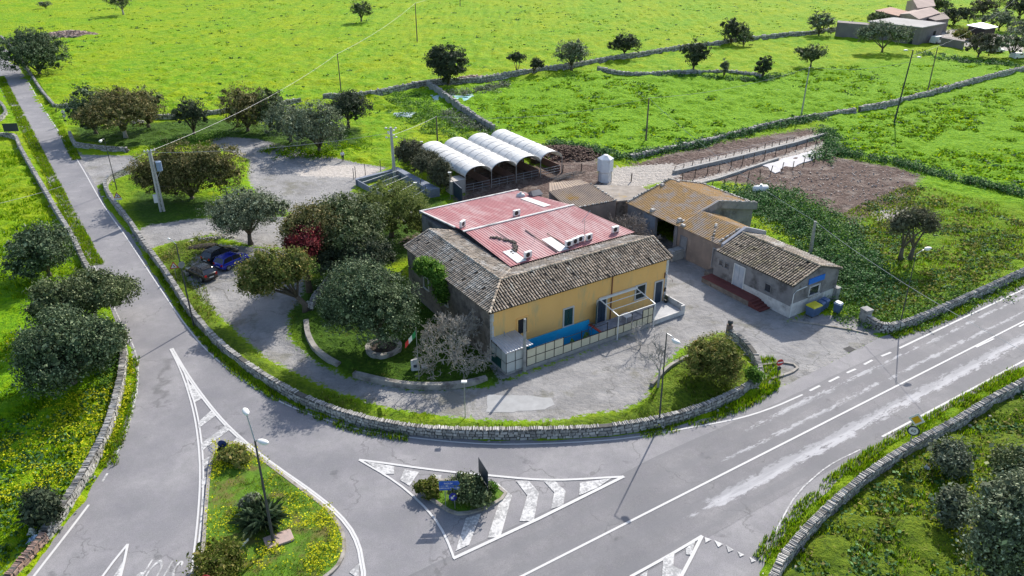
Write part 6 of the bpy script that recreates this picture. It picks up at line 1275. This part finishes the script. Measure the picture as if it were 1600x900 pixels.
def lamp(base, top, h, heads, label, r=.07, base_z=0, plinth=False, mat_=None, small=False):
    x, y = G(*base); t = G(*top, h); l = Vector((t[0]-x, t[1]-y)); l = l.normalized()*min(l.length, .35) if l.length > 0 else l
    r_ = empty('street_lamp', (x, y, base_z), 0, label, 'street lamp'); m = MB(); m.path([(0, 0, 0), (l.x*.5, l.y*.5, h*.5), (l.x, l.y, h)], [r*1.3, r, r*.7], 8); m.build('pole', mat_ or DKMETAL, r_)
    for q, hz in heads:
        e = G(*q, h+hz); d = Vector((e[0]-x, e[1]-y, h+hz)); m = MB(); m.path([(l.x, l.y, h-.05), tuple(Vector((l.x, l.y, h)).lerp(d, .5)+Vector((0, 0, .08))), d], r*.55, 6); m.build('arm', GALV, r_)
        dd = (d-Vector((l.x, l.y, h))); dd.z = 0; a = math.atan2(dd.y, dd.x) if dd.length > .01 else 0; s = .5 if small else 1
        m = MB(); m.ell((0, 0, 0), (.42*s, .2*s, .13*s), 12, 8); m.xf(Matrix.Translation(d)@Matrix.Rotation(a, 4, 'Z')); hd = m.build('lamp_head', WHITE, r_, smooth=True)
        m = MB(); m.ell((0, 0, -.10*s), (.3*s, .16*s, .12*s), 12, 8); m.xf(Matrix.Translation(d)@Matrix.Rotation(a, 4, 'Z')); m.build('diffuser', paint('pale_diffuser', (.7, .74, .8), .2), hd, smooth=True)
    return r_
lamp((428,851),(397,676),8.2,[((384,643),1.4),((411,690),.1)],'tall two armed street lamp standing on the large traffic island',.085)
lamp((303,510),(271,374),8.7,[((264,373),.1)],'dark slim street lamp behind the wall beside the parked cars',.07,small=True)
lamp((183,297),(160,220),7.6,[((157,220),.1)],'thin street lamp at the corner of the curving wall by the dirt entrance',.055)
lamp((1029,668),(1040,517),8.5,[((1056,533),-.3)],'street lamp at the curving wall in front of the yellowing shrub',.06)
lamp((1405,512),(1428,398),8.0,[((1450,388),.4)],'thin street lamp behind the whitish wall with a white egg shaped head',.05)
for (x0, y0), t, lb in (((727,652),(722,597),'small white garden lamp at the inner side of the curving wall'),((660,250),(655,222),'small white lamp on a post among the dark shrubs'),((704,312),(700,270),'small white lamp on a post beside the blue sheet fence'),((650,312),(646,286),'small white lamp at the corner of the animal pen')):
    h = up(x0, y0, t[1]); x, y = G(x0, y0); r_ = empty('garden_lamp', (x, y, 0), 0, lb, 'garden lamp'); m = MB(); m.tube((0, 0, 0), (0, 0, h), .04, .03); m.build('post', GALV, r_); m = MB(); m.box(-.22, .22, -.16, .16, h, h+.1); m.box(-.12, .12, -.1, .1, h-.06, h); m.build('lamp_head', WHITE, r_, bevel=.02)
m = MB(); q = G(436, 846); m.box(-.9, .9, -.55, .55, 0, .28); m.xf(Matrix.Translation((*q, .0))@Matrix.Rotation(.5, 4, 'Z')); m.build('concrete_plinth', pm('pinkish_concrete', (.42, .31, .27), (.33, .26, .23), 1.5), label='pinkish concrete block at the foot of the two armed lamp', cat='plinth', bevel=.03)

# ---------------- signs ----------------
BLUE = paint('sign_blue', (.015, .09, .42)); REDP = paint('sign_red', (.5, .02, .02)); DKB = paint('sign_back_dark', (.02, .03, .05)); YELP = paint('sign_yellow', (.75, .42, .01))
def sign(base, label, rz, h, name='road_sign', posts_=(0,), mat_=None, z=0):
    x, y = G(*base); r_ = empty(name, (x, y, z), rz, label, 'road sign')
    for s in posts_: m = MB(); m.tube((s, 0, 0), (s, 0, h), .032, n=8); m.build('post', mat_ or GALV, r_)
    return r_
def disc(mb, r, y, z, x=0, n=24, th=.012):   # faces -y
    vs = [(x+r*math.cos(2*pi*k/n), y-th, z+r*math.sin(2*pi*k/n)) for k in range(n)]+[(x+r*math.cos(2*pi*k/n), y, z+r*math.sin(2*pi*k/n)) for k in range(n)]
    mb.add(vs, [tuple(range(n)), tuple(range(n, 2*n))[::-1]]+[(k, k+n, (k+1) % n+n, (k+1) % n) for k in range(n)])
def plate(mb, pts, y, th=.012):
    n = len(pts); mb.add([(a, y-th, b) for a, b in pts]+[(a, y, b) for a, b in pts], [tuple(range(n)), tuple(range(n, 2*n))[::-1]]+[(k, k+n, (k+1) % n+n, (k+1) % n) for k in range(n)])
# blue direction signs with keep-left disc
s_ = sign((704,797), 'blue direction signs over a round keep left arrow on the small island', .05, 2.9, posts_=(-.45, .45)); s_.scale = (.7, .7, .86)
m = MB(); plate(m, [(-1.0, 2.55), (.85, 2.55), (1.0, 2.72), (.85, 3.0), (-1.0, 3.0)], -.035); b1 = m.build('direction_board', BLUE, s_)
m = MB(); plate(m, [(-1.0, 2.1), (.75, 2.1), (1.05, 2.3), (.75, 2.5), (-1.0, 2.5)], -.035); b2 = m.build('direction_board', BLUE, s_)
m = MB(); plate(m, [(.72, 2.2), (1.0, 2.3), (.72, 2.4), (.8, 2.3)], -.05); m.build('arrow', WHITE, b2)
for z, t in ((2.77, 'RAGUSA'), (2.3, 'MARINA DI RAGUSA')): text('lettering', t, .2 if z < 2.5 else .22, WHITE, (-.1, -.05, z), (pi/2, 0, 0), b1 if z > 2.5 else b2)
m = MB(); disc(m, .40, -.10, 1.45, .3); d_ = m.build('round_sign', paint('deep_blue_sign', (.015, .02, .35)), s_)
m = MB(); plate(m, [(.06, 1.22), (.36, 1.24), (.27, 1.34), (.52, 1.58), (.43, 1.66), (.19, 1.42), (.1, 1.52)], -.115); m.build('arrow', WHITE, d_)
m = MB(); ring_ = MB()
s_ = sign((757,776), 'dark board sign seen edge on at the small traffic island', -1.15, 2.0, posts_=(-.55, .55), mat_=DKMETAL)
m = MB(); plate(m, [(-.85, 1.6), (.85, 1.6), (.85, 2.9), (-.85, 2.9)], -.04, .03); m.build('board', DKB, s_); m = MB(); plate(m, [(-.8, 1.15), (.8, 1.15), (.8, 1.5), (-.8, 1.5)], -.04, .03); m.build('board', DKB, s_)
# black billboard at the left road
s_ = sign((21,214), 'dark rectangular road sign seen from the back at the left road', .15, 1.8, posts_=(-.6, .6), mat_=DKMETAL); m = MB(); plate(m, [(-1.2, 1.0), (1.2, 1.0), (1.2, 2.4), (-1.2, 2.4)], -.04, .04); m.build('board', DKB, s_)
# round speed sign with lozenge above
def speed(base, label, rz, txt, hs=1.9, loz=YELP, x=0, k=1):
    s_ = sign(base, label, rz, hs+.95); s_.scale = (k, k, k); m = MB(); q = .42; plate(m, [(-q, hs+.6), (0, hs+.18), (q, hs+.6), (0, hs+1.02)], -.035); o = m.build('diamond_plate', WHITE, s_); m = MB(); q = .27; plate(m, [(-q, hs+.6), (0, hs+.33), (q, hs+.6), (0, hs+.87)], -.05); m.build('diamond_centre', loz, o)
    m = MB(); disc(m, .32, -.035, hs-.15); o = m.build('round_plate', DKB, s_); m = MB(); disc(m, .24, -.05, hs-.15); w = m.build('round_centre', WHITE, o); text('lettering', txt, .26, BLACK, (0, -.066, hs-.15), (pi/2, 0, 0), w); return s_
speed((1416,712), 'yellow diamond sign over a speed sign by the lower right wall', -.5, '60', k=1.35)
speed((104,196), 'pale diamond sign over a round speed sign beside the left road', .1, '40', loz=paint('faded_cream', (.6, .58, .5)))
# warning triangles
def tri(base, label, rz, h=1.7, plate2=False):
    s_ = sign(base, label, rz, h+.2); m = MB(); plate(m, [(-.48, h), (.48, h), (0, h+.83)], -.035); o = m.build('triangle', REDP, s_); m = MB(); plate(m, [(-.32, h+.09), (.32, h+.09), (0, h+.65)], -.05); c = m.build('triangle_centre', WHITE, o)
    m = MB(); plate(m, [(-.05, h+.15), (.13, h+.2), (.1, h+.3), (-.02, h+.42), (-.1, h+.35), (.0, h+.27)], -.06); m.build('pictogram', BLACK, c)
    if plate2: m = MB(); plate(m, [(-.48, h-.32), (.48, h-.32), (.48, h-.03), (-.48, h-.03)], -.035); m.build('plate', WHITE, s_)
tri((276,436), 'red and white warning triangle on the verge by the parked cars', .35, 1.3)
tri((187,322), 'red and white warning triangle over a white plate at the curving wall', .35, 1.2, True)
s_ = sign((1214,591), 'no entry sign on a thin post on the kerbed corner of the forecourt', .25, 1.5, mat_=DKMETAL); m = MB(); disc(m, .33, -.035, 1.65); o = m.build('round_plate', REDP, s_); m = MB(); plate(m, [(-.24, 1.59), (.24, 1.59), (.24, 1.71), (-.24, 1.71)], -.05); m.build('bar', WHITE, o); m = MB(); disc(m, .22, -.035, 1.05, n=8); m.build('small_plate', DKB, s_)
s_ = sign((351,712), 'round blue sign on the tip of the large traffic island', .1, 1.1); m = MB(); disc(m, .33, -.035, 1.15); m.build('round_plate', paint('navy_sign', (.01, .035, .16)), s_)
s_ = sign((328,926), 'red no entry disc at the bottom edge on the large traffic island', .1, 1.1); m = MB(); disc(m, .33, -.035, 1.2); o = m.build('round_plate', REDP, s_); m = MB(); plate(m, [(-.24, 1.14), (.24, 1.14), (.24, 1.26), (-.24, 1.26)], -.05); m.build('bar', WHITE, o)
s_ = sign((383,858), 'small white tilted plate in the grass of the large traffic island', 1.0, .45); m = MB(); plate(m, [(-.35, .35), (.35, .5), (.35, .68), (-.35, .53)], -.035); m.build('plate', WHITE, s_)
s_ = sign((290,425), 'small round dark sign fixed on the slim lamp by the parked cars', .9, .1); s_.location = (G(303, 510)[0], G(303, 510)[1], 6.3); m = MB(); disc(m, .33, -.12, .4); m.build('round_plate', GALV, s_)
text('road_lettering', 'STOP', 1.0, PAINTW, (*G(247, 896), .032), (0, 0, pi-.06), kind='structure', scale=(1.08, 3.5, 1), ext=.0)

# ---------------- cars ----------------
def car(px, py, heading, length, paint_, label, roof=None, kind='hatch'):
    x, y = G(px, py); r_ = empty('parked_car', (x, y, .02), heading, label, 'car', 'cars parked beside the verge'); Lh = length/2; Wd = .88
    # body: lofted side profile, x forward
    st = [(-1, .42, .62), (-.985, .28, .80), (-.93, .24, .93), (-.80, .22, .98), (-.4, .20, .97), (0, .20, .95), (.42, .20, .93), (.60, .21, .90), (.85, .24, .78), (.96, .28, .66), (1, .36, .55)]
    m = MB(); vs = []
    for fx, z0, z1 in st:
        wf = Wd*(1-.14*max(0, abs(fx)-.75)/.25*1.0); zm = (z0+z1)/2
        sec = [(-wf*.9, z0), (-wf, z0+.1), (-wf*1.0, zm), (-wf*.97, z1-.08), (-wf*.88, z1), (0, z1+.025), (wf*.88, z1), (wf*.97, z1-.08), (wf*1.0, zm), (wf, z0+.1), (wf*.9, z0)]
        vs += [(fx*Lh, a, b) for a, b in sec]
    k = 11; n = len(st); m.add(vs, [(i*k+j, (i+1)*k+j, (i+1)*k+(j+1) % k, i*k+(j+1) % k) for i in range(n-1) for j in range(k)]+[tuple(range(k)), tuple(range((n-1)*k, n*k))[::-1]])
    m.build('body', paint_, r_, smooth=True)
    # greenhouse (glass) and roof skin
    gh = [(-.93, .95, .80), (-.74, 1.38, .66), (-.45, 1.47, .64), (.02, 1.46, .64), (.18, 1.36, .66), (.50, .93, .80)]
    m = MB(); vs = []
    for fx, z, w in gh: vs += [(fx*Lh, -w, z), (fx*Lh, w, z)]
    base = [(-.93, .9, .82), (.50, .88, .82)]
    for fx, z, w in base: vs += [(fx*Lh, -w, z), (fx*Lh, w, z)]
    n6 = len(gh); fs = [(2*i, 2*i+1, 2*i+3, 2*i+2) for i in range(n6-1)]
    fs += [tuple([2*i for i in range(n6)]), tuple([2*i+1 for i in range(n6)][::-1])]
    # lower sides flared to the belt line
    vs2 = [( -.90*Lh, -.84, .93), (.50*Lh, -.84, .91), (-.90*Lh, .84, .93), (.50*Lh, .84, .91)]
    m.add(vs, fs); m.hexa([(-.93*Lh, -.80, .9), (.50*Lh, -.80, .88), (.50*Lh, .80, .88), (-.93*Lh, .80, .9)], [(-.74*Lh, -.66, 1.37), (.18*Lh, -.66, 1.35), (.18*Lh, .66, 1.35), (-.74*Lh, .66, 1.37)]); m.build('window', GLASSD, r_)
    m = MB(); rs = [(-.76, 1.385, .60), (-.72, 1.42, .66), (-.45, 1.495, .65), (.02, 1.485, .65), (.15, 1.42, .66), (.19, 1.385, .60)]; vs = []
    for fx, z, w in rs: vs += [(fx*Lh, -w, z-.03), (fx*Lh, -w*.8, z+.012), (fx*Lh, 0, z+.03), (fx*Lh, w*.8, z+.012), (fx*Lh, w, z-.03)]
    m.add(vs, [(i*5+j, (i+1)*5+j, (i+1)*5+j+1, i*5+j+1) for i in range(len(rs)-1) for j in range(4)]); o = m.build('roof', roof or paint_, r_, smooth=True); o.modifiers.new('s', 'SOLIDIFY').thickness = .03
    for s in (-1, 1):
        for a, b, w in (((-.93, .80, .93), (-.74, .665, 1.42), .05), ((.50, .80, .92), (.18, .665, 1.42), .024), ((-.22, .815, .93), (-.24, .665, 1.44), .024)): m.path([(a[0]*Lh, s*a[1], a[2]), (b[0]*Lh, s*b[1], b[2])], w, 5)
    m.build('pillar', paint_, r_)
    for fx in (-.62, .62):
        for s in (-1, 1):
            m = MB(); m.tube((fx*Lh, s*.68, .31), (fx*Lh, s*.89, .31), .31, n=20); w = m.build('wheel', paint('tyre_rubber', (.02, .02, .02), .9), r_); m = MB(); m.tube((fx*Lh, s*.88, .31), (fx*Lh, s*.905, .31), .2, n=14); m.build('rim', GALV, w)
    for s in (-1, 1):
        m = MB(); m.hexa([(-1.0*Lh, s*.62-.13, .66), (-.955*Lh, s*.62-.13, .66), (-.955*Lh, s*.62+.13, .66), (-1.0*Lh, s*.62+.13, .66)], [(-.985*Lh, s*.64-.12, .88), (-.93*Lh, s*.64-.12, .88), (-.93*Lh, s*.66+.12, .88), (-.985*Lh, s*.66+.12, .88)]); m.build('taillight', paint('tail_red', (.45, .01, .01), .2), r_)
        m = MB(); m.hexa([(.9*Lh, s*.6-.14, .58), (.985*Lh, s*.6-.14, .56), (.975*Lh, s*.6+.14, .56), (.9*Lh, s*.6+.14, .58)], [(.86*Lh, s*.6-.14, .74), (.955*Lh, s*.6-.14, .68), (.94*Lh, s*.6+.14, .68), (.86*Lh, s*.6+.14, .74)]); m.build('headlight', paint('lamp_glass', (.7, .72, .75), .1), r_)
        m = MB(); m.ell((.36*Lh, s*.98, .98), (.08, .12, .08), 8, 6); m.build('mirror', paint_, r_)
    m = MB(); m.box(-1.012*Lh, -.99*Lh, -.26, .26, .5, .61); m.build('number_plate', WHITE, r_)
    m = MB(); m.box(-1.005*Lh, -.9*Lh, -.8, .8, .26, .42); m.box(.92*Lh, 1.0*Lh, -.78, .78, .26, .40); m.build('bumper', paint('bumper_black', (.03, .03, .032), .6), r_, bevel=.04)
    return r_
def carpaint(n_, c): return pm(n_, c, c, 1, .22, 0, spec=.7)
def hd(a, b): p = G(*a); q = G(*b); return math.atan2(q[1]-p[1], q[0]-p[0])
car(345, 404, hd((318, 414), (368, 392)), 4.2, carpaint('car_black', (.012, .013, .016)), 'black hatchback parked farthest from the curving wall, behind the blue car')
car(364, 414, hd((338, 424), (390, 401)), 4.0, carpaint('car_blue', (.012, .03, .36)), 'bright blue hatchback parked next to the black one')
car(316, 432, hd((332, 440), (299, 424)), 4.0, carpaint('car_brown', (.035, .032, .028)), 'dark brown grey hatchback parked nose in by the grass verge', roof=carpaint('car_roof', (.03, .04, .06)))

# ---------------- bins, drain, flag, monument, person ----------------
def bin4(u, v, rot, label, lid, w=1.3, d=1.0, h=1.15, body=None):
    r_ = empty('waste_bin', (*LW(u, v), 0), A0+rot, label, 'waste bin', 'bins beside the cottage gable'); m = MB(); m.hexa([(-w/2*.86, -d/2*.8, .15), (w/2*.86, -d/2*.8, .15), (w/2*.86, d/2*.8, .15), (-w/2*.86, d/2*.8, .15)], [(-w/2, -d/2, h), (w/2, -d/2, h), (w/2, d/2, h), (-w/2, d/2, h)])
    for k in range(5): t = -w/2+w*(k+.5)/5; m.box(t-.02, t+.02, -d/2*.97-.02, -d/2*.9, .35, h-.1)
    m.build('body', body or BINB, r_, bevel=.03); m = MB(); m.hexa([(-w/2-.04, -d/2-.04, h), (w/2+.04, -d/2-.04, h), (w/2+.04, d/2+.04, h), (-w/2-.04, d/2+.04, h)], [(-w/2*.9, -d/2*.8, h+.14), (w/2*.9, -d/2*.8, h+.14), (w/2*.9, d/2*.8, h+.18), (-w/2*.9, d/2*.8, h+.18)]); m.build('lid', lid, r_)
    for a in (-1, 1):
        for b in (-1, 1): m = MB(); m.tube((a*w*.36, b*d*.3-.03, .09), (a*w*.36, b*d*.3+.03, .09), .09, n=10); m.build('wheel', BLACK, r_)
BINB = paint('bin_grey_blue', (.09, .15, .27)); LIDY = paint('bin_yellow', (.62, .55, .02)); LIDB = paint('bin_blue_lid', (.06, .12, .26))
bin4(32.0, -9.6, .0, 'large grey blue wheeled bin with a yellow lid against the cottage gable', LIDY); bin4(33.25, -9.45, .1, 'blue bin squeezed just right of the yellow lidded one', LIDB, .6, .75, 1.05); bin4(34.1, -9.3, .1, 'second blue bin right of the yellow lidded one, nearest the square pillar', LIDB, .6, .75, 1.05); bin4(34.5, -10.6, .1, 'single blue bin with a white lid standing apart in front', paint('bin_white_lid', (.5, .53, .58)), .6, .7, 1.1)
m = MB(); m.sheet(GP([(1317,545),(1327,541),(1337,546),(1327,551)]), .018); m.build('drain_cover', pm('iron_grate', (.06, .06, .062), (.03, .03, .03), 6), kind='structure')
m = MB(); m.sheet(wobble(GP([(762,617),(830,618),(860,622),(866,632),(850,640),(800,644),(760,644)]), .5, .08), .016); m.build('pavement_patch', pm('pale_concrete_patch', (.37, .37, .37), (.29, .29, .285), 1.2, .9, .2, .01), kind='structure')
x, y = G(655, 594); h = up(655, 594, 512); fl = empty('flagpole', (x, y, 0), 0, 'thin flagpole with a hanging green white and red flag on the lawn', 'flagpole'); m = MB(); m.tube((0, 0, 0), (0, 0, h), .035, .025, n=8); m.build('pole', GALV, fl)
for k, c in enumerate((paint('flag_green', (.01, .23, .07)), paint('flag_white', (.72, .72, .7)), paint('flag_red', (.6, .02, .02)))):
    m = MB(); n = 7; vs = []
    for i in range(n):
        t = (k+i/(n-1))/3
        for j in range(5): s = j/4; vs.append((-.06-.95*t, -.06*math.sin(5*t+s*2), h-.25-1.25*t*1.05-s*.62*(1-.25*t)))
    m.add(vs, [(i*5+j, (i+1)*5+j, (i+1)*5+j+1, i*5+j+1) for i in range(n-1) for j in range(4)]); o = m.build('flag_band', c, fl); o.modifiers.new('s', 'SOLIDIFY').thickness = .01
x, y = G(649, 577); mo = empty('lawn_monument', (x, y, 0), .3, 'small whitish stone marker on the lawn beside the flagpole', 'marker stone'); m = MB(); m.hexa([(-.4, -.3, 0), (.4, -.3, 0), (.35, .3, 0), (-.35, .3, 0)], [(-.38, -.12, 1.0), (.3, -.12, 1.1), (.3, .2, 1.1), (-.34, .2, .95)]); m.build('stone', WHITER, mo, bevel=.04); m = MB(); m.hexa([(-.18, -.27, .35), (.12, -.27, .35), (.12, -.23, .35), (-.18, -.23, .35)], [(-.18, -.22, .6), (.12, -.22, .6), (.12, -.18, .6), (-.18, -.18, .6)]); m.build('plaque', DKB, mo); m = MB(); m.box(.55, 1.1, -.2, .25, 0, .25); m.build('base_slab', WHITER, mo)
# square pillar post at wall end of the curve, dark ornament
x, y = G(1138, 526); vz = empty('gate_post', (x, y, 0), 0, 'dark urn topped stone post ending the curving wall by the forecourt', 'gate post'); m = MB(); m.box(-.25, .25, -.25, .25, 0, 1.3); m.build('shaft', pm('reddish_stone', (.24, .17, .14), (.15, .11, .09), 2), vz, bevel=.03); m = MB(); m.lathe((0, 0, 1.3), [(.1, 0), (.24, .15), (.27, .32), (.16, .48), (.001, .52)], 12); m.build('urn', DKMETAL, vz)
def skin(name, pts, edges, rad, mat_, parent, sub=1):
    me = bpy.data.meshes.new(name); me.from_pydata([tuple(p) for p in pts], edges, []); o = bpy.data.objects.new(name, me); COL.objects.link(o); o.parent = parent
    s = o.modifiers.new('skin', 'SKIN')
    for i, r in enumerate(rad): me.skin_vertices[0].data[i].radius = (r, r)
    me.skin_vertices[0].data[0].use_root = True
    b = o.modifiers.new('s', 'SUBSURF'); b.levels = sub; b.render_levels = sub; me.materials.append(mat_); s.use_smooth_shade = True
    return o
x, y = G(536, 252); pe = empty('person', (x, y, .0), .6, 'person in a white jacket and dark trousers standing at the yard edge', 'person')
SKIN = paint('skin', (.42, .26, .19)); SK = [(0, 0, .95), (0, 0, 1.15), (0, 0, 1.38), (0, 0, 1.48), (0, -.01, 1.56), (0, -.02, 1.68), (-.2, 0, 1.40), (-.26, .02, 1.14), (-.22, -.12, .94), (.2, 0, 1.40), (.27, .02, 1.14), (.24, -.14, .96), (-.1, 0, .88), (-.11, -.02, .5), (-.12, .03, .09), (-.12, -.12, .04), (.1, 0, .88), (.12, -.04, .5), (.13, .0, .09), (.14, -.15, .04)]
SE = [(0,1),(1,2),(2,3),(3,4),(4,5),(2,6),(6,7),(7,8),(2,9),(9,10),(10,11),(0,12),(12,13),(13,14),(14,15),(0,16),(16,17),(17,18),(18,19)]
skin('body', SK, SE, [.13,.13,.15,.055,.09,.095,.06,.045,.035,.06,.045,.035,.085,.06,.045,.04,.085,.06,.045,.04], SKIN, pe, 2)
skin('jacket', [SK[i] for i in (0,1,2,6,7,9,10)]+[(-.22,-.10,.99),(.245,-.12,1.0)], [(0,1),(1,2),(2,3),(3,4),(2,5),(5,6),(4,7),(6,8)], [.165,.16,.18,.08,.065,.08,.065,.055,.055], paint('jacket_white', (.66, .68, .74), .8), pe, 2)
skin('trousers', [SK[i] for i in (0,12,13,14,16,17,18)], [(0,1),(1,2),(2,3),(0,4),(4,5),(5,6)], [.15,.11,.08,.065,.11,.08,.065], paint('trousers_dark', (.02, .022, .03), .9), pe, 2)
m = MB(); m.ell((0, .01, 1.70), (.105, .115, .115), 12, 8); m.build('hair', paint('dark_hair', (.02, .016, .013), .8), pe, smooth=True)

# ---------------- far farm ----------------
def fbox(name, roofpx, z, label, wallm, roofm, over=.3, cat='building', feats=(), pitch=0):
    P_ = [Vector(p) for p in GP(roofpx, z)]; c = sum(P_, Vector((0, 0)))/len(P_); r_ = empty(name, (c.x, c.y, 0), 0, label, cat)
    q = [p-c for p in P_]; inn = [p*(1-over/max(1, p.length)) for p in q]; m = MB(); m.prism([tuple(p) for p in inn], 0, z-.05); m.build('wall', wallm, r_)
    m = MB()
    if not pitch: m.prism([tuple(p) for p in q], z-.05, z+.2)
    else:
        a, b, c2, d = q; e1 = (a+d)/2; e2 = (b+c2)/2; z1 = z+pitch
        m.add([(*a, z), (*b, z), (*c2, z), (*d, z), (*e1, z1), (*e2, z1)], [(0, 1, 5, 4), (2, 3, 4, 5), (1, 2, 5), (3, 0, 4), (0, 3, 2, 1)])
    m.build('roof', roofm, r_)
    for e0, t, w, z0, z1, nm in feats:
        a = inn[e0]; b = inn[(e0+1) % len(inn)]; d = (b-a).normalized(); nrm = Vector((d.y, -d.x)); 
        if nrm.dot((a+b)/2) < 0: nrm = -nrm
        p0 = a.lerp(b, t)-d*w/2; p1 = p0+d*w; m = MB(); m.hexa([(*p0, z0), (*p1, z0), (*(p1+nrm*.08), z0), (*(p0+nrm*.08), z0)], [(*p0, z1), (*p1, z1), (*(p1+nrm*.08), z1), (*(p0+nrm*.08), z1)]); m.build(nm, GLASSD, r_)
    return r_
FR = pm('pale_grey_roof', (.36, .345, .335), (.27, .26, .25), .3, .9, .2, .02); FW = pm('grey_brown_farm_wall', (.24, .21, .2), (.16, .14, .135), .5, .9, .3, .03); PK = pm('pinkish_roof', (.40, .31, .27), (.29, .225, .2), .3, .9, .3, .03)
fbox('farmhouse', [(1356,34),(1396,28),(1478,37),(1441,44)], 4.6, 'long grey farmhouse with a flat pale roof at the upper right', FW, FR, .5, feats=((2, .35, 1.3, 1.0, 3.0, 'window'), (3, .15, 1.2, 0.1, 3, 'door'), (3, .5, 1.0, 1.4, 2.8, 'window'), (3, .8, 1.0, 1.4, 2.8, 'window')))
fbox('farm_yard_wall', [(1309,33),(1358,37),(1357,40),(1308,36)], 4.0, 'high windowless grey yard wall left of the far farmhouse', FW, FW, .0, 'wall')
fbox('farm_annexe', [(1367,17),(1392,12),(1420,19),(1404,26)], 3.6, 'low reddish topped annexe behind the flat roofed farmhouse', FW, pm('reddish_tile_roof', (.36, .19, .13), (.24, .15, .12), .6), .3)
fbox('farm_barn', [(1416,2),(1448,-4),(1462,9),(1434,13)], 5.0, 'old tiled farm building at the top edge behind the farmhouse', PK, PK, .3, pitch=1.6, feats=((3, .5, 1.2, 1, 2.4, 'window'),))
fbox('farm_annexe', [(1405,22),(1440,12),(1470,20),(1436,30)], 4.2, 'pinkish stepped roof annexe in the middle of the far farm', PK, PK, .3, pitch=.9)
fbox('farm_annexe', [(1440,26),(1474,20),(1484,30),(1462,33)], 3.6, 'brown roofed annexe adjoining the right end of the farmhouse', FW, pm('brown_roof', (.2, .155, .14), (.14, .11, .1), .5), .3)
fbox('metal_shed', [(1510,40),(1534,36),(1560,43),(1540,46)], 3.4, 'low shed with a bright grey metal roof at the far right farm', pm('dark_open_shed', (.07, .055, .05)), ZINC, .6)
fbox('farm_yard_wall', [(1472,58),(1508,64),(1507,66),(1471,60)], 2.0, 'low grey yard wall right of the farmhouse by the parked van', FW, FW, 0, 'wall')
def van(px, py, w, rz, label, c=WHITE):
    x, y = G(px, py); r_ = empty('parked_van', (x, y, 0), rz, label, 'van', 'vehicles at the far farm'); m = MB(); m.hexa([(-2.4, -.9, .35), (2.3, -.9, .35), (2.3, .9, .35), (-2.4, .9, .35)], [(-2.4, -.88, 1.1), (2.2, -.88, .95), (2.2, .88, .95), (-2.4, .88, 1.1)]); m.hexa([(-2.3, -.86, 1.1), (1.3, -.86, 1.05), (1.3, .86, 1.05), (-2.3, .86, 1.1)], [(-2.2, -.78, w), (.6, -.78, w), (.6, .78, w), (-2.2, .78, w)]); m.build('body', c, r_, bevel=.08)
    m = MB(); m.hexa([(.62, -.75, w-.08), (1.36, -.8, 1.1), (1.36, .8, 1.1), (.62, .75, w-.08)], [(.66, -.75, w-.06), (1.40, -.8, 1.12), (1.40, .8, 1.12), (.66, .75, w-.06)]); m.box(-.6, .4, -.87, .87, 1.15, w-.2); m.build('window', GLASSD, r_)
    for a in (-1.5, 1.4):
        for s in (-.8, .8): m = MB(); m.tube((a, s-.1, .35), (a, s+.1, .35), .34, n=12); m.build('wheel', BLACK, r_)
van(1464, 68, 2.1, .5, 'white van parked at the right end of the far farmhouse'); van(1553, 82, 1.7, -.1, 'white car under the thin trunked tree at the far farm'); van(1590, 92, 1.6, .4, 'pale car parked at the right edge under the trees of the far farm')

for o in list(bpy.data.objects):          # plain copies keep no stray state
    if o.type == 'EMPTY' and not o.children and 'label' in o: bpy.data.objects.remove(o)
